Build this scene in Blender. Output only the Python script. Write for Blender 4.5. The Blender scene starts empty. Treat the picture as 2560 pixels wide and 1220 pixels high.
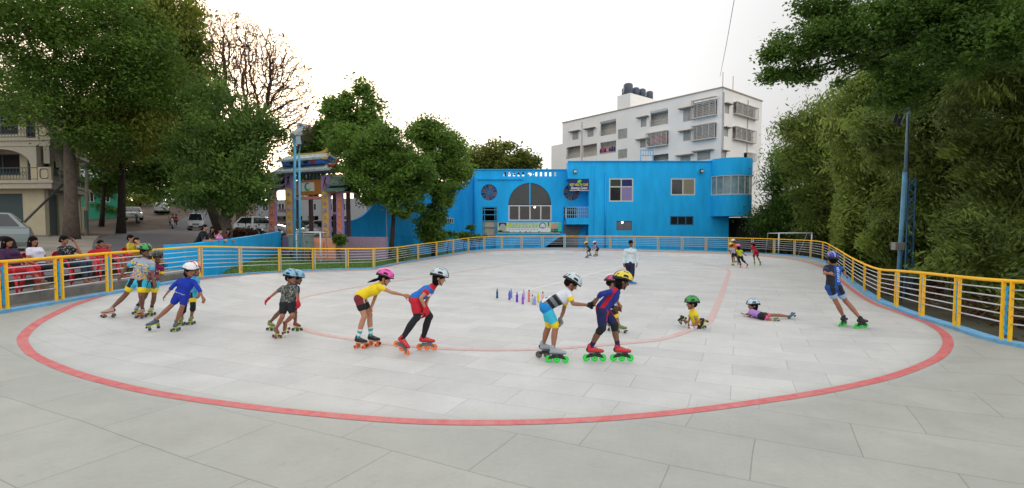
import bpy, bmesh, math, random
import numpy as np
from mathutils import Vector, Matrix
random.seed(7); rng = np.random.default_rng(7)
R = math.radians
SC = bpy.context.scene
COL = SC.collection
# ------------------------------------------------------------------ camera
PITCH = math.atan(0.05); FPX = 1280.0; EYE = Vector((0, 0, 2.1))
cd = bpy.data.cameras.new("camera"); cam = bpy.data.objects.new("camera", cd); COL.objects.link(cam)
cam.location = EYE; cam.rotation_euler = (R(90) - PITCH, 0, 0)
cd.lens = 18; cd.sensor_width = 36; cd.shift_y = 27 / 2560; cd.clip_end = 3000; cd.clip_start = 0.05
SC.camera = cam
# ------------------------------------------------------------------ sky and sun
SUN_EL, SUN_AZ = R(12), R(-28)          # low evening sun behind the trees, left of the view
w = bpy.data.worlds.new("World"); SC.world = w; w.use_nodes = True
nt = w.node_tree; nt.nodes.clear()
sky = nt.nodes.new("ShaderNodeTexSky"); sky.sky_type = 'NISHITA'; sky.sun_disc = False
sky.sun_elevation = SUN_EL; sky.sun_rotation = SUN_AZ; sky.air_density = 1.0; sky.dust_density = 2.5; sky.ozone_density = 1.0
hs = nt.nodes.new("ShaderNodeHueSaturation"); hs.inputs['Saturation'].default_value = 0.22
mx = nt.nodes.new("ShaderNodeMixRGB"); mx.inputs[0].default_value = 0.8; mx.inputs[2].default_value = (6.6, 6.5, 6.45, 1)
bg = nt.nodes.new("ShaderNodeBackground"); bg.inputs[1].default_value = 0.15
ow = nt.nodes.new("ShaderNodeOutputWorld")
L = nt.links.new
L(sky.outputs[0], hs.inputs['Color']); L(hs.outputs[0], mx.inputs[1])
# warm evening glow low round the sun
tcw = nt.nodes.new("ShaderNodeTexCoord"); dp = nt.nodes.new("ShaderNodeVectorMath"); dp.operation = 'DOT_PRODUCT'
dp.inputs[1].default_value = (math.sin(SUN_AZ) * .985, math.cos(SUN_AZ) * .985, .17); L(tcw.outputs['Generated'], dp.inputs[0])
gr = nt.nodes.new("ShaderNodeMapRange"); gr.interpolation_type = 'SMOOTHSTEP'; gr.inputs[1].default_value = .86; gr.inputs[2].default_value = .995; L(dp.outputs['Value'], gr.inputs[0])
gm = nt.nodes.new("ShaderNodeMixRGB"); gm.blend_type = 'MULTIPLY'; gm.inputs[2].default_value = (1.12, .90, .68, 1); L(gr.outputs[0], gm.inputs[0]); L(mx.outputs[0], gm.inputs[1])
# shaped sky brightness: dimmer low down away from the sun, raised overhead as fill
sx = nt.nodes.new("ShaderNodeSeparateXYZ"); L(tcw.outputs['Generated'], sx.inputs[0])
zr = nt.nodes.new("ShaderNodeMapRange"); zr.interpolation_type = 'SMOOTHSTEP'; zr.inputs[1].default_value = .1; zr.inputs[2].default_value = .75; zr.inputs[3].default_value = .66; zr.inputs[4].default_value = 1.12; L(sx.outputs[2], zr.inputs[0])
g2 = nt.nodes.new("ShaderNodeMapRange"); g2.interpolation_type = 'SMOOTHSTEP'; g2.inputs[1].default_value = .45; g2.inputs[2].default_value = 1.0; g2.inputs[3].default_value = 0; g2.inputs[4].default_value = .55; L(dp.outputs['Value'], g2.inputs[0])
back_fill = nt.nodes.new("ShaderNodeMapRange"); back_fill.interpolation_type = 'SMOOTHSTEP'; back_fill.inputs[1].default_value = .1; back_fill.inputs[2].default_value = -.6; back_fill.inputs[3].default_value = 0; back_fill.inputs[4].default_value = .55; L(dp.outputs['Value'], back_fill.inputs[0])  # added fill: unseen sky behind the view brightened to light the facades
nz = nt.nodes.new("ShaderNodeTexNoise"); nz.inputs['Scale'].default_value = 2.2; nz.inputs['Detail'].default_value = 4; L(tcw.outputs['Generated'], nz.inputs[0])
nr = nt.nodes.new("ShaderNodeMapRange"); nr.inputs[1].default_value = .3; nr.inputs[2].default_value = .7; nr.inputs[3].default_value = -.035; nr.inputs[4].default_value = .035; L(nz.outputs[0], nr.inputs[0])
a1_ = nt.nodes.new("ShaderNodeMath"); L(zr.outputs[0], a1_.inputs[0]); L(g2.outputs[0], a1_.inputs[1]); a2_ = nt.nodes.new("ShaderNodeMath"); L(a1_.outputs[0], a2_.inputs[0]); L(back_fill.outputs[0], a2_.inputs[1]); a3_ = nt.nodes.new("ShaderNodeMath"); L(a2_.outputs[0], a3_.inputs[0]); L(nr.outputs[0], a3_.inputs[1])
sc_ = nt.nodes.new("ShaderNodeVectorMath"); sc_.operation = 'SCALE'; L(gm.outputs[0], sc_.inputs[0]); L(a3_.outputs[0], sc_.inputs['Scale'])
L(sc_.outputs[0], bg.inputs[0]); L(bg.outputs[0], ow.inputs[0])
sd = bpy.data.lights.new("sun", 'SUN'); sd.energy = 0.6; sd.angle = R(14); sd.color = (1, .86, .7)
sun = bpy.data.objects.new("sun", sd); COL.objects.link(sun)
_sv = Vector((math.sin(SUN_AZ) * math.cos(SUN_EL), math.cos(SUN_AZ) * math.cos(SUN_EL), math.sin(SUN_EL)))
sun.rotation_euler = (-_sv).to_track_quat('-Z', 'Y').to_euler(); sun.location = (-40, 60, 40)
SC.view_settings.view_transform = 'Standard'; SC.view_settings.look = 'None'
SC.view_settings.exposure = 0.17; SC.view_settings.gamma = 1.0; SC.view_settings.use_curve_mapping = False
SC.cycles.max_bounces = 6; SC.cycles.transparent_max_bounces = 6; SC.cycles.diffuse_bounces = 3
SC.cycles.caustics_reflective = False; SC.cycles.caustics_refractive = False

# ------------------------------------------------------------------ photo pixel -> world
_c, _s = math.cos(PITCH), math.sin(PITCH)
def ray(px, py):
    xc = (px - 1280) / FPX; yc = (637 - py) / FPX
    d = Vector((xc, _c + yc * _s, -_s + yc * _c))
    return d / d.y
def at(px, py, Y):
    return EYE + ray(px, py) * Y
ZO = {'A': (0, 560, 4.519), 'B': (340, 600, 4.693), 'C': (850, 650, 4.879), 'D': (1320, 660, 4.693), 'E': (1200, 580, 4.693),
      'F': (1680, 580, 4.519), 'H': (0, 560, 5.083), 'R': (2040, 620, 5.547), 'Q': (1440, 590, 17.43), 'K': (1800, 590, 13.56), 'W': (300, 480, 6.095), 'P': (0, 0, 1)}
def zp(z, x, y):
    a = ZO[z]; return a[0] + x / a[2], a[1] + y / a[2]
def hit(px, py, fn, t0=2.0, t1=400.0):
    d = ray(px, py); t = t0; prev = t0
    while t < t1:
        p = EYE + d * t
        if p.z <= fn(p.x, p.y):
            a, b = prev, t
            for _ in range(24):
                m = (a + b) / 2; q = EYE + d * m
                if q.z <= fn(q.x, q.y): b = m
                else: a = m
            return EYE + d * b
        prev = t; t += max(0.1, t * 0.01)
    return EYE + d * t1

# ------------------------------------------------------------------ materials
def srgb(r, g, b):
    f = lambda v: (v / 255 / 12.92) if v / 255 <= .04045 else ((v / 255 + .055) / 1.055) ** 2.4
    return (f(r), f(g), f(b))
MATS = {}
def mat(name, col, rough=.6, spec=.4, metal=0, var=0.0, vscale=6.0, bump=0.0, bscale=40.0, emit=0, coat=0, alpha=None, trans=0, streak=0):
    if name in MATS: return MATS[name]
    m = bpy.data.materials.new(name); m.use_nodes = True; n = m.node_tree.nodes; l = m.node_tree.links.new
    p = n["Principled BSDF"]; p.inputs['Base Color'].default_value = (*col, 1)
    p.inputs['Roughness'].default_value = rough; p.inputs['Specular IOR Level'].default_value = spec; p.inputs['Metallic'].default_value = metal
    if coat: p.inputs['Coat Weight'].default_value = coat; p.inputs['Coat Roughness'].default_value = .08
    if emit: p.inputs['Emission Color'].default_value = (*col, 1); p.inputs['Emission Strength'].default_value = emit
    if trans: p.inputs['Transmission Weight'].default_value = trans
    if var or bump:
        tc = n.new("ShaderNodeTexCoord")
    if var:
        t = n.new("ShaderNodeTexNoise"); t.inputs['Scale'].default_value = vscale; t.inputs['Detail'].default_value = 5; t.inputs['Roughness'].default_value = .65
        l(tc.outputs['Object'], t.inputs['Vector'])
        if streak: mq = n.new('ShaderNodeMapping'); mq.inputs['Scale'].default_value = (1, 1, streak); l(tc.outputs['Object'], mq.inputs[0]); l(mq.outputs[0], t.inputs['Vector'])
        r = n.new("ShaderNodeMapRange"); r.inputs[1].default_value = .3; r.inputs[2].default_value = .7
        r.inputs[3].default_value = 1 - var; r.inputs[4].default_value = 1 + var; l(t.outputs[0], r.inputs[0])
        mm = n.new("ShaderNodeVectorMath"); mm.operation = 'SCALE'; mm.inputs[0].default_value = col; l(r.outputs[0], mm.inputs['Scale']); l(mm.outputs[0], p.inputs['Base Color'])
    if bump:
        t2 = n.new("ShaderNodeTexNoise"); t2.inputs['Scale'].default_value = bscale; t2.inputs['Detail'].default_value = 4; l(tc.outputs['Object'], t2.inputs['Vector'])
        b = n.new("ShaderNodeBump"); b.inputs['Strength'].default_value = bump; b.inputs['Distance'].default_value = .02; l(t2.outputs[0], b.inputs['Height']); l(b.outputs[0], p.inputs['Normal'])
    MATS[name] = m; return m
def mats(name, r, g, b, **k): return mat(name, srgb(r, g, b), **k)

# ------------------------------------------------------------------ object helpers
def props(o, label=None, cat=None, group=None, kind=None):
    if label: o['label'] = label
    if cat: o['category'] = cat
    if group: o['group'] = group
    if kind: o['kind'] = kind
    return o
def empty(name, loc, label=None, cat=None, group=None, rz=0):
    o = bpy.data.objects.new(name, None); COL.objects.link(o); o.location = loc; o.rotation_euler = (0, 0, rz); o.empty_display_size = .1
    bpy.context.view_layer.update if False else None
    return props(o, label, cat, group)
def wm(o):
    m = Matrix.LocRotScale(o.location, o.rotation_euler, o.scale)
    return m if o.parent is None else wm(o.parent) @ o.matrix_parent_inverse @ m
def link(name, me, parent=None, world=False):
    o = bpy.data.objects.new(name, me); COL.objects.link(o)
    if parent is not None:
        o.parent = parent
        if world: o.matrix_parent_inverse = wm(parent).inverted()
    return o
class MB:
    """collects shapes for ONE mesh object"""
    def __init__(s): s.v = []; s.f = []; s.m = []; s.mats = []
    def mi(s, m):
        if m is None: return 0
        if m not in s.mats: s.mats.append(m)
        return s.mats.index(m)
    def add(s, vs, fs, m=None):
        k = len(s.v); s.v += [tuple(v) for v in vs]; i = s.mi(m)
        for f in fs: s.f.append(tuple(a + k for a in f)); s.m.append(i)
    def box(s, a, b, m=None, M=None):
        x0, y0, z0 = a; x1, y1, z1 = b
        vs = [(x0, y0, z0), (x1, y0, z0), (x1, y1, z0), (x0, y1, z0), (x0, y0, z1), (x1, y0, z1), (x1, y1, z1), (x0, y1, z1)]
        if M is not None: vs = [M @ Vector(v) for v in vs]
        s.add(vs, [(0, 3, 2, 1), (4, 5, 6, 7), (0, 1, 5, 4), (1, 2, 6, 5), (2, 3, 7, 6), (3, 0, 4, 7)], m)
    def bar(s, p, q, wd, hd=None, m=None, up=(0, 0, 1)):
        p = Vector(p); q = Vector(q); d = (q - p); ln = d.length
        if ln < 1e-6: return
        d /= ln; u = Vector(up)
        if abs(d.dot(u)) > .98: u = Vector((0, 1, 0)) if abs(d.y) < .9 else Vector((1, 0, 0))
        sx = d.cross(u).normalized() * wd / 2; sz = sx.cross(d).normalized() * (hd or wd) / 2
        vs = [p - sx - sz, p + sx - sz, p + sx + sz, p - sx + sz, q - sx - sz, q + sx - sz, q + sx + sz, q - sx + sz]
        s.add(vs, [(0, 1, 2, 3), (7, 6, 5, 4), (0, 4, 5, 1), (1, 5, 6, 2), (2, 6, 7, 3), (3, 7, 4, 0)], m)
    def tube(s, pts, rs, n=8, m=None, caps=True):
        pts = [Vector(p) for p in pts]
        if not hasattr(rs, '__len__'): rs = [rs] * len(pts)
        vs = []; fs = []; prev = None
        for i, p in enumerate(pts):
            d = (pts[min(i + 1, len(pts) - 1)] - pts[max(i - 1, 0)])
            d = d.normalized() if d.length > 1e-9 else Vector((0, 0, 1))
            if prev is None:
                a = Vector((0, 0, 1)) if abs(d.z) < .9 else Vector((1, 0, 0)); x = d.cross(a).normalized()
            else:
                x = (prev - d * prev.dot(d)).normalized()
            prev = x; y = d.cross(x)
            for k in range(n):
                t = 2 * math.pi * k / n; vs.append(p + (x * math.cos(t) + y * math.sin(t)) * rs[i])
        for i in range(len(pts) - 1):
            for k in range(n):
                a = i * n + k; b = i * n + (k + 1) % n; fs.append((a, b, b + n, a + n))
        if caps:
            fs.append(tuple(range(n))[::-1]); fs.append(tuple(range((len(pts) - 1) * n, len(pts) * n)))
        s.add(vs, fs, m)
    def cyl(s, c, ax, r, h, n=16, m=None, r2=None):
        c = Vector(c); ax = Vector(ax).normalized(); s.tube([c - ax * h / 2, c + ax * h / 2], [r, r if r2 is None else r2], n, m)
    def ell(s, c, r, rot=None, nu=12, nv=8, m=None):
        c = Vector(c); vs = [(0, 0, -1)]; fs = []
        for j in range(1, nv):
            t = math.pi * j / nv - math.pi / 2
            for i in range(nu):
                a = 2 * math.pi * i / nu; vs.append((math.cos(t) * math.cos(a), math.cos(t) * math.sin(a), math.sin(t)))
        vs.append((0, 0, 1)); e = len(vs) - 1
        for i in range(nu):
            j = (i + 1) % nu; fs.append((0, 1 + j, 1 + i)); fs.append((e, e - nu + i, e - nu + j))
            for k in range(nv - 2):
                a = 1 + k * nu; fs.append((a + i, a + j, a + nu + j, a + nu + i))
        out = []
        for v in vs:
            q = Vector((v[0] * r[0], v[1] * r[1], v[2] * r[2]))
            if rot is not None: q = rot @ q
            out.append(c + q)
        s.add(out, fs, m)
    def cap(s, p, q, r0, r1, m=None, n=10):
        """closed tapered capsule"""
        p = Vector(p); q = Vector(q); d = q - p; ln = d.length
        if ln < 1e-5: s.ell(p, (r0, r0, r0), None, n, 6, m); return
        d /= ln; pts = []; rs = []
        for t in (0.0, .3, .62, .87):
            pts.append(p - d * r0 * math.cos(t * math.pi / 2)); rs.append(max(r0 * math.sin(t * math.pi / 2), 1e-4))
        pts.append(p); rs.append(r0); pts.append(q); rs.append(r1)
        for t in (.87, .62, .3, 0.0):
            pts.append(q + d * r1 * math.cos(t * math.pi / 2)); rs.append(max(r1 * math.sin(t * math.pi / 2), 1e-4))
        # fixed frame
        a = Vector((0, 0, 1)) if abs(d.z) < .9 else Vector((1, 0, 0)); x = d.cross(a).normalized(); y = d.cross(x)
        vs = []; fs = []
        for P_, r_ in zip(pts, rs):
            for k in range(n):
                t = 2 * math.pi * k / n; vs.append(P_ + (x * math.cos(t) + y * math.sin(t)) * r_)
        for i in range(len(pts) - 1):
            for k in range(n):
                a = i * n + k; b = i * n + (k + 1) % n; fs.append((a, b, b + n, a + n))
        fs.append(tuple(range(n))[::-1]); fs.append(tuple(range((len(pts) - 1) * n, len(pts) * n)))
        s.add(vs, fs, m)
    def poly(s, pts, th, nrm, m=None):
        """flat outline pts (3D) extruded by th along nrm"""
        nrm = Vector(nrm).normalized() * th; n = len(pts); pts = [Vector(p) for p in pts]
        vs = pts + [p + nrm for p in pts]
        fs = [tuple(range(n))[::-1], tuple(range(n, 2 * n))] + [(i, (i + 1) % n, (i + 1) % n + n, i + n) for i in range(n)]
        s.add(vs, fs, m)
    def mesh(s, name, m=None, smooth=False):
        me = bpy.data.meshes.new(name); me.from_pydata(s.v, [], s.f)
        ms = s.mats if s.mats else [m]
        for q in ms: me.materials.append(q)
        me.polygons.foreach_set('material_index', s.m)
        if smooth: me.polygons.foreach_set('use_smooth', [True] * len(s.f))
        me.update(); return me
    def build(s, name, m=None, parent=None, world=False, smooth=False, bevel=0, recalc=True):
        me = s.mesh(name, m, smooth)
        if recalc:
            b = bmesh.new(); b.from_mesh(me); bmesh.ops.recalc_face_normals(b, faces=b.faces); b.to_mesh(me); b.free()
        o = link(name, me, parent, world)
        if bevel:
            mo = o.modifiers.new("bevel", 'BEVEL'); mo.width = bevel; mo.segments = 2; mo.limit_method = 'ANGLE'
        return o
def blend(mb, name, voxel, smooth=4, default=None):
    """merge all closed pieces of mb into one continuous skin; materials come back by nearest source face"""
    me = mb.mesh(name, default)
    src = me.copy()
    o = bpy.data.objects.new("t", me); COL.objects.link(o)
    r = o.modifiers.new("r", 'REMESH'); r.mode = 'VOXEL'; r.voxel_size = voxel
    if smooth:
        sm = o.modifiers.new("s", 'SMOOTH'); sm.iterations = smooth; sm.factor = .5
    dg = bpy.context.evaluated_depsgraph_get(); ev = o.evaluated_get(dg)
    out = bpy.data.meshes.new_from_object(ev); bpy.data.objects.remove(o)
    out.name = name; out.materials.clear()
    for q in src.materials: out.materials.append(q)
    nf = len(out.polygons)
    if len(src.materials) > 1:
        from mathutils.bvhtree import BVHTree
        bv = BVHTree.FromPolygons([v.co for v in src.vertices], [tuple(p.vertices) for p in src.polygons])
        mi = [p.material_index for p in src.polygons]; idx = []
        for p in out.polygons:
            h = bv.find_nearest(p.center); idx.append(mi[h[2]] if h[2] is not None else 0)
        out.polygons.foreach_set('material_index', idx)
    out.polygons.foreach_set('use_smooth', [True] * nf); out.update()
    bpy.data.meshes.remove(src)
    return out
def struct(o, label=None):
    o['kind'] = 'structure'; return o
def dup(root, loc=None, rz=None, label=None):
    def cp(o, parent):
        c = o.copy(); COL.objects.link(c)
        if parent is not None: c.parent = parent; c.matrix_parent_inverse = o.matrix_parent_inverse
        for ch in o.children: cp(ch, c)
        return c
    r = cp(root, None)
    if loc is not None: r.location = loc
    if rz is not None: r.rotation_euler = (0, 0, rz)
    if label: r['label'] = label
    return r
# ------------------------------------------------------------------ rail line: (px, base py, base z, top py)
RAILPTS = [(10, 781, .37, 650.5), (150, 757, .37, 640), (274, 735, .40, 630), (390, 715, .42, 622), (503, 696, .43, 614.6), (602, 687, .30, 616.5),
 (700, 680.5, .14, 618.5), (785, 676, .06, 620), (868, 673.5, .02, 620.5), (935, 671, 0, 620), (994, 659, 0, 617), (1045, 650, 0, 610), (1091, 642.5, .08, 604.5),
 (1133, 634.5, .17, 599.5), (1170, 628.5, .26, 593.5), (1209, 624.5, .34, 591), (1253, 622, .39, 590), (1304, 621, .41, 589.5), (1355, 620.5, .42, 589.5),
 (1411, 620, .42, 589.5), (1467, 620, .42, 589.5), (1526, 622, .42, 589.5), (1586, 623.5, .41, 590), (1646, 625, .4, 591), (1706, 626.5, .4, 592), (1766, 628, .4, 592.8),
 (1823, 630.5, .38, 593.5), (1883, 633, .36, 595), (1935, 636, .34, 596.6), (1986, 640, .31, 598.6), (2026, 645.5, .27, 600.5), (2056, 653, .22, 604), (2072, 661, .16, 610),
 (2090, 673, .08, 620), (2109, 690, .02, 632), (2131, 709.5, 0, 644.5), (2160, 730.5, 0, 658.5), (2196, 752.6, 0, 670.7), (2240, 771, 0, 674), (2303, 795, .02, 679),
 (2390, 822, .06, 688), (2513, 859, .12, 698)]
RAIL = []
for px, py, z, ty in RAILPTS:
    Y = FPX * (2.1 - z) / (py - 573) * 1.0
    d = ray(px, py); Y = (z - 2.1) / d.z
    b = EYE + d * Y; t = at(px, ty, Y)
    RAIL.append((b.x, b.y, z, t.z))
RAIL = [(-9.6, 4.6, .4, 1.5), (-10.2, 6.7, .38, 1.48), (-10.6, 8.7, .37, 1.47)] + RAIL + [(8.7, 6.9, .2, 1.33), (8.35, 4.9, .3, 1.42), (7.4, 3.0, .35, 1.46)]
# even out the depth along the line a little (the measured pixels are rounded)
_Rn = np.array(RAIL)
for _ in range(1):
    _sm = _Rn.copy(); _sm[1:-1] = _Rn[1:-1] * .6 + (_Rn[:-2] + _Rn[2:]) * .2
    msk = np.zeros(len(_Rn), bool); msk[14:31] = True
    _Rn[msk] = _sm[msk]
RAIL = [tuple(r) for r in _Rn]
HIDDEN = [(5.0, .4, .4, 1.5), (2.2, -1.4, .42, 1.5), (-1.5, -1.6, .42, 1.5), (-5, -.2, .42, 1.5), (-8, 2.2, .4, 1.5)]
LOOP = np.array([(r[0], r[1], r[2]) for r in RAIL] + [(r[0], r[1], r[2]) for r in HIDDEN])
_A = LOOP; _B = np.roll(LOOP, -1, axis=0); _AB = _B[:, :2] - _A[:, :2]; _L2 = (_AB ** 2).sum(1)
def rail_near(x, y):
    p = np.array([x, y]); t = np.clip(((p - _A[:, :2]) * _AB).sum(1) / _L2, 0, 1)
    q = _A[:, :2] + _AB * t[:, None]; d = np.hypot(*(q - p).T); i = int(d.argmin())
    return d[i], _A[i, 2] + (_B[i, 2] - _A[i, 2]) * t[i]
def inside(x, y, poly=LOOP):
    c = False; n = len(poly); j = n - 1
    for i in range(n):
        xi, yi = poly[i][0], poly[i][1]; xj, yj = poly[j][0], poly[j][1]
        if (yi > y) != (yj > y) and x < (xj - xi) * (y - yi) / (yj - yi) + xi: c = not c
        j = i
    return c
def rink_z(x, y):
    d, z = rail_near(x, y)
    t = max(0.0, 1 - d / 3.2)
    return z * t * t * (3 - 2 * t)
# ------------------------------------------------------------------ land outside
def smooth(a, b, x):
    t = min(1, max(0, (x - a) / (b - a))); return t * t * (3 - 2 * t)
_ky = [-50, 14, 24, 36, 45, 58, 69, 85, 110, 400]; _kz = [.60, .60, .85, 1.25, 1.5, 2.0, 4.1, 6.3, 8.2, 8.4]
UPPER = [(-300, -60), (-12.4, -60), (-12.4, 8), (-12.5, 14), (-12.6, 18.3), (-12.95, 18.5), (-13.1, 19.6), (-13.5, 21), (-13.9, 22.7), (-14.6, 25.2), (-15.4, 28.3), (-16.2, 31.8), (-17.0, 36.8), (-11.2, 37.0), (-8, 60), (-8, 400), (-300, 400)]
def land_z(x, y):
    z = float(np.interp(y, _ky, _kz))
    zf = float(np.interp(y, [-50, 24, 40, 400], [.60, .85, 1.3, 2.4]))
    z = zf + (z - zf) * smooth(-14, -24, x)
    z += .35 * smooth(-17, -26, x) * smooth(16, 24, y) * (1 - smooth(40, 60, y))
    z += .9 * smooth(-36, -44, x) * smooth(44, 56, y) * (1 - smooth(60, 68, y))
    return z
def low_z(x, y):
    if x < 2 and y < 60: return .02 + .28 * smooth(-11.5, -15, x) * smooth(22, 26, y)
    return -.25
def ground_z(x, y):
    if inside(x, y): return -.45
    return land_z(x, y) if inside(x, y, UPPER) else low_z(x, y)

def grass_mat():
    m = bpy.data.materials.new("ground_mix"); m.use_nodes = True; n = m.node_tree.nodes; l = m.node_tree.links.new; p = n["Principled BSDF"]; p.inputs['Roughness'].default_value = .95
    a = n.new("ShaderNodeVertexColor"); a.layer_name = "tint"
    tc = n.new("ShaderNodeTexCoord"); t = n.new("ShaderNodeTexNoise"); t.inputs['Scale'].default_value = 1.3; t.inputs['Detail'].default_value = 8; t.inputs['Roughness'].default_value = .75
    l(tc.outputs['Object'], t.inputs[0]); r = n.new("ShaderNodeMapRange"); r.inputs[1].default_value = .3; r.inputs[2].default_value = .7; r.inputs[3].default_value = .6; r.inputs[4].default_value = 1.35; l(t.outputs[0], r.inputs[0])
    v = n.new("ShaderNodeVectorMath"); v.operation = 'SCALE'; l(a.outputs[0], v.inputs[0]); l(r.outputs[0], v.inputs['Scale']); l(v.outputs[0], p.inputs['Base Color'])
    return m
xs = np.unique(np.concatenate([np.arange(-28, 30, .6), np.arange(-60, 60, 2.5), np.arange(-400, 401, 20)]))
ys = np.unique(np.concatenate([np.arange(-6, 50, .6), np.arange(-20, 110, 2.5), np.arange(-60, 620, 20)]))
V = []; TINT = []
for y in ys:
    for x in xs:
        V.append((x, y, ground_z(x, y)))
        if inside(x, y, UPPER):
            TINT.append((.085, .058, .04) if y > 34 or x < -30 else (.17, .155, .14))
        elif x < 0 and y < 60: TINT.append((.10, .17, .035))
        else: TINT.append((.05, .05, .028))
nx = len(xs); F = [(j * nx + i, j * nx + i + 1, (j + 1) * nx + i + 1, (j + 1) * nx + i) for j in range(len(ys) - 1) for i in range(nx - 1)]
me = bpy.data.meshes.new("ground"); me.from_pydata(V, [], F); ca = me.color_attributes.new("tint", 'FLOAT_COLOR', 'POINT')
ca.data.foreach_set('color', np.array([(*t, 1) for t in TINT], dtype='f').ravel()); me.materials.append(grass_mat())
struct(link("ground", me))

# ------------------------------------------------------------------ sheets that follow a height function
def sheet(name, left, right, fn, lift, m, nacross=8, sub=6, kind='structure'):
    """strip between two lists of ground points"""
    vs = []; fs = []; rows = []
    for i in range(len(left) - 1):
        for k in range(sub):
            t = k / sub; rows.append((left[i].lerp(left[i + 1], t), right[i].lerp(right[i + 1], t)))
    rows.append((left[-1], right[-1]))
    for a, b in rows:
        for j in range(nacross + 1):
            q = a.lerp(b, j / nacross); vs.append((q.x, q.y, fn(q.x, q.y) + lift))
    n = nacross + 1
    fs = [(i * n + j, i * n + j + 1, (i + 1) * n + j + 1, (i + 1) * n + j) for i in range(len(rows) - 1) for j in range(nacross)]
    me = bpy.data.meshes.new(name); me.from_pydata(vs, [], fs); me.materials.append(m)
    me.polygons.foreach_set('use_smooth', [True] * len(fs))
    o = link(name, me); o['kind'] = kind; return o

# rink floor: fine grid inside the rail line, conforming banks
def stone_mat():
    m = bpy.data.materials.new("rink_stone"); m.use_nodes = True; nn = m.node_tree.nodes; l = m.node_tree.links.new; p = nn["Principled BSDF"]
    tc = nn.new("ShaderNodeTexCoord"); mp = nn.new("ShaderNodeMapping"); l(tc.outputs['Object'], mp.inputs[0]); mp.inputs['Rotation'].default_value = (0, 0, R(24))
    # slightly wavy joints so rows do not run dead straight
    wv = nn.new("ShaderNodeTexNoise"); wv.inputs['Scale'].default_value = .35; wv.inputs['Detail'].default_value = 1; l(mp.outputs[0], wv.inputs[0])
    wa = nn.new("ShaderNodeVectorMath"); wa.operation = 'MULTIPLY_ADD'; wa.inputs[1].default_value = (.14, .14, 0); l(wv.outputs['Color'], wa.inputs[0]); l(mp.outputs[0], wa.inputs[2])
    b = nn.new("ShaderNodeTexBrick"); l(wa.outputs[0], b.inputs['Vector']); b.inputs['Scale'].default_value = 1; b.inputs['Brick Width'].default_value = 1.25; b.inputs['Row Height'].default_value = .62
    b.inputs['Mortar Size'].default_value = .006; b.inputs['Mortar Smooth'].default_value = .4; b.offset = .37; b.offset_frequency = 2; b.inputs['Bias'].default_value = -.1
    b.inputs['Color1'].default_value = (.565, .572, .562, 1); b.inputs['Color2'].default_value = (.495, .505, .50, 1); b.inputs['Mortar'].default_value = (.36, .365, .36, 1)
    n1 = nn.new("ShaderNodeTexNoise"); n1.inputs['Scale'].default_value = 1.1; n1.inputs['Detail'].default_value = 9; n1.inputs['Roughness'].default_value = .7; l(tc.outputs['Object'], n1.inputs[0])
    n2 = nn.new("ShaderNodeTexNoise"); n2.inputs['Scale'].default_value = 18; n2.inputs['Detail'].default_value = 6; n2.inputs['Roughness'].default_value = .8; l(tc.outputs['Object'], n2.inputs[0])
    r1 = nn.new("ShaderNodeMapRange"); r1.inputs[1].default_value = .3; r1.inputs[2].default_value = .7; r1.inputs[3].default_value = .88; r1.inputs[4].default_value = 1.1; l(n1.outputs[0], r1.inputs[0])
    r2 = nn.new("ShaderNodeMapRange"); r2.inputs[1].default_value = .25; r2.inputs[2].default_value = .75; r2.inputs[3].default_value = .93; r2.inputs[4].default_value = 1.07; l(n2.outputs[0], r2.inputs[0])
    # outer bank: tone falls off outside the red line, edge broken up by noise
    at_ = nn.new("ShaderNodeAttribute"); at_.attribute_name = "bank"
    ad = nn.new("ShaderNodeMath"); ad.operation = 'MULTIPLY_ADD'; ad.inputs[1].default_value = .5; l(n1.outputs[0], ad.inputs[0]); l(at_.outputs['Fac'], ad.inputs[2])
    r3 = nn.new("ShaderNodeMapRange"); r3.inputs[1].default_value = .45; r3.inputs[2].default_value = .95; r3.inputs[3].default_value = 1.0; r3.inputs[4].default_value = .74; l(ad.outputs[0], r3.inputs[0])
    m1 = nn.new("ShaderNodeMath"); m1.operation = 'MULTIPLY'; l(r1.outputs[0], m1.inputs[0]); l(r2.outputs[0], m1.inputs[1])
    m2 = nn.new("ShaderNodeMath"); m2.operation = 'MULTIPLY'; l(m1.outputs[0], m2.inputs[0]); l(r3.outputs[0], m2.inputs[1])
    v = nn.new("ShaderNodeVectorMath"); v.operation = 'SCALE'; l(b.outputs['Color'], v.inputs[0]); l(m2.outputs[0], v.inputs['Scale'])
    # dark stains
    n3 = nn.new("ShaderNodeTexNoise"); n3.inputs['Scale'].default_value = 3.2; n3.inputs['Detail'].default_value = 10; n3.inputs['Roughness'].default_value = .85; l(tc.outputs['Object'], n3.inputs[0])
    r4 = nn.new("ShaderNodeMapRange"); r4.inputs[1].default_value = .58; r4.inputs[2].default_value = .72; r4.inputs[3].default_value = 1; r4.inputs[4].default_value = .72; l(n3.outputs[0], r4.inputs[0])
    v2 = nn.new("ShaderNodeVectorMath"); v2.operation = 'SCALE'; l(v.outputs[0], v2.inputs[0]); l(r4.outputs[0], v2.inputs['Scale'])
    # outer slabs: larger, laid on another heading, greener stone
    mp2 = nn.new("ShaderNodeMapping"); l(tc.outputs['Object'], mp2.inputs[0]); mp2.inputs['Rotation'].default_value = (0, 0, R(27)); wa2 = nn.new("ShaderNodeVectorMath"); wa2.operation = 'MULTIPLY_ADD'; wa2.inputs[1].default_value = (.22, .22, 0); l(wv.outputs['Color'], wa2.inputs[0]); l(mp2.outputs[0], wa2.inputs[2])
    b2 = nn.new("ShaderNodeTexBrick"); l(wa2.outputs[0], b2.inputs['Vector']); b2.inputs['Scale'].default_value = 1; b2.inputs['Brick Width'].default_value = 1.55; b2.inputs['Row Height'].default_value = .95; b2.offset = .43
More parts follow.
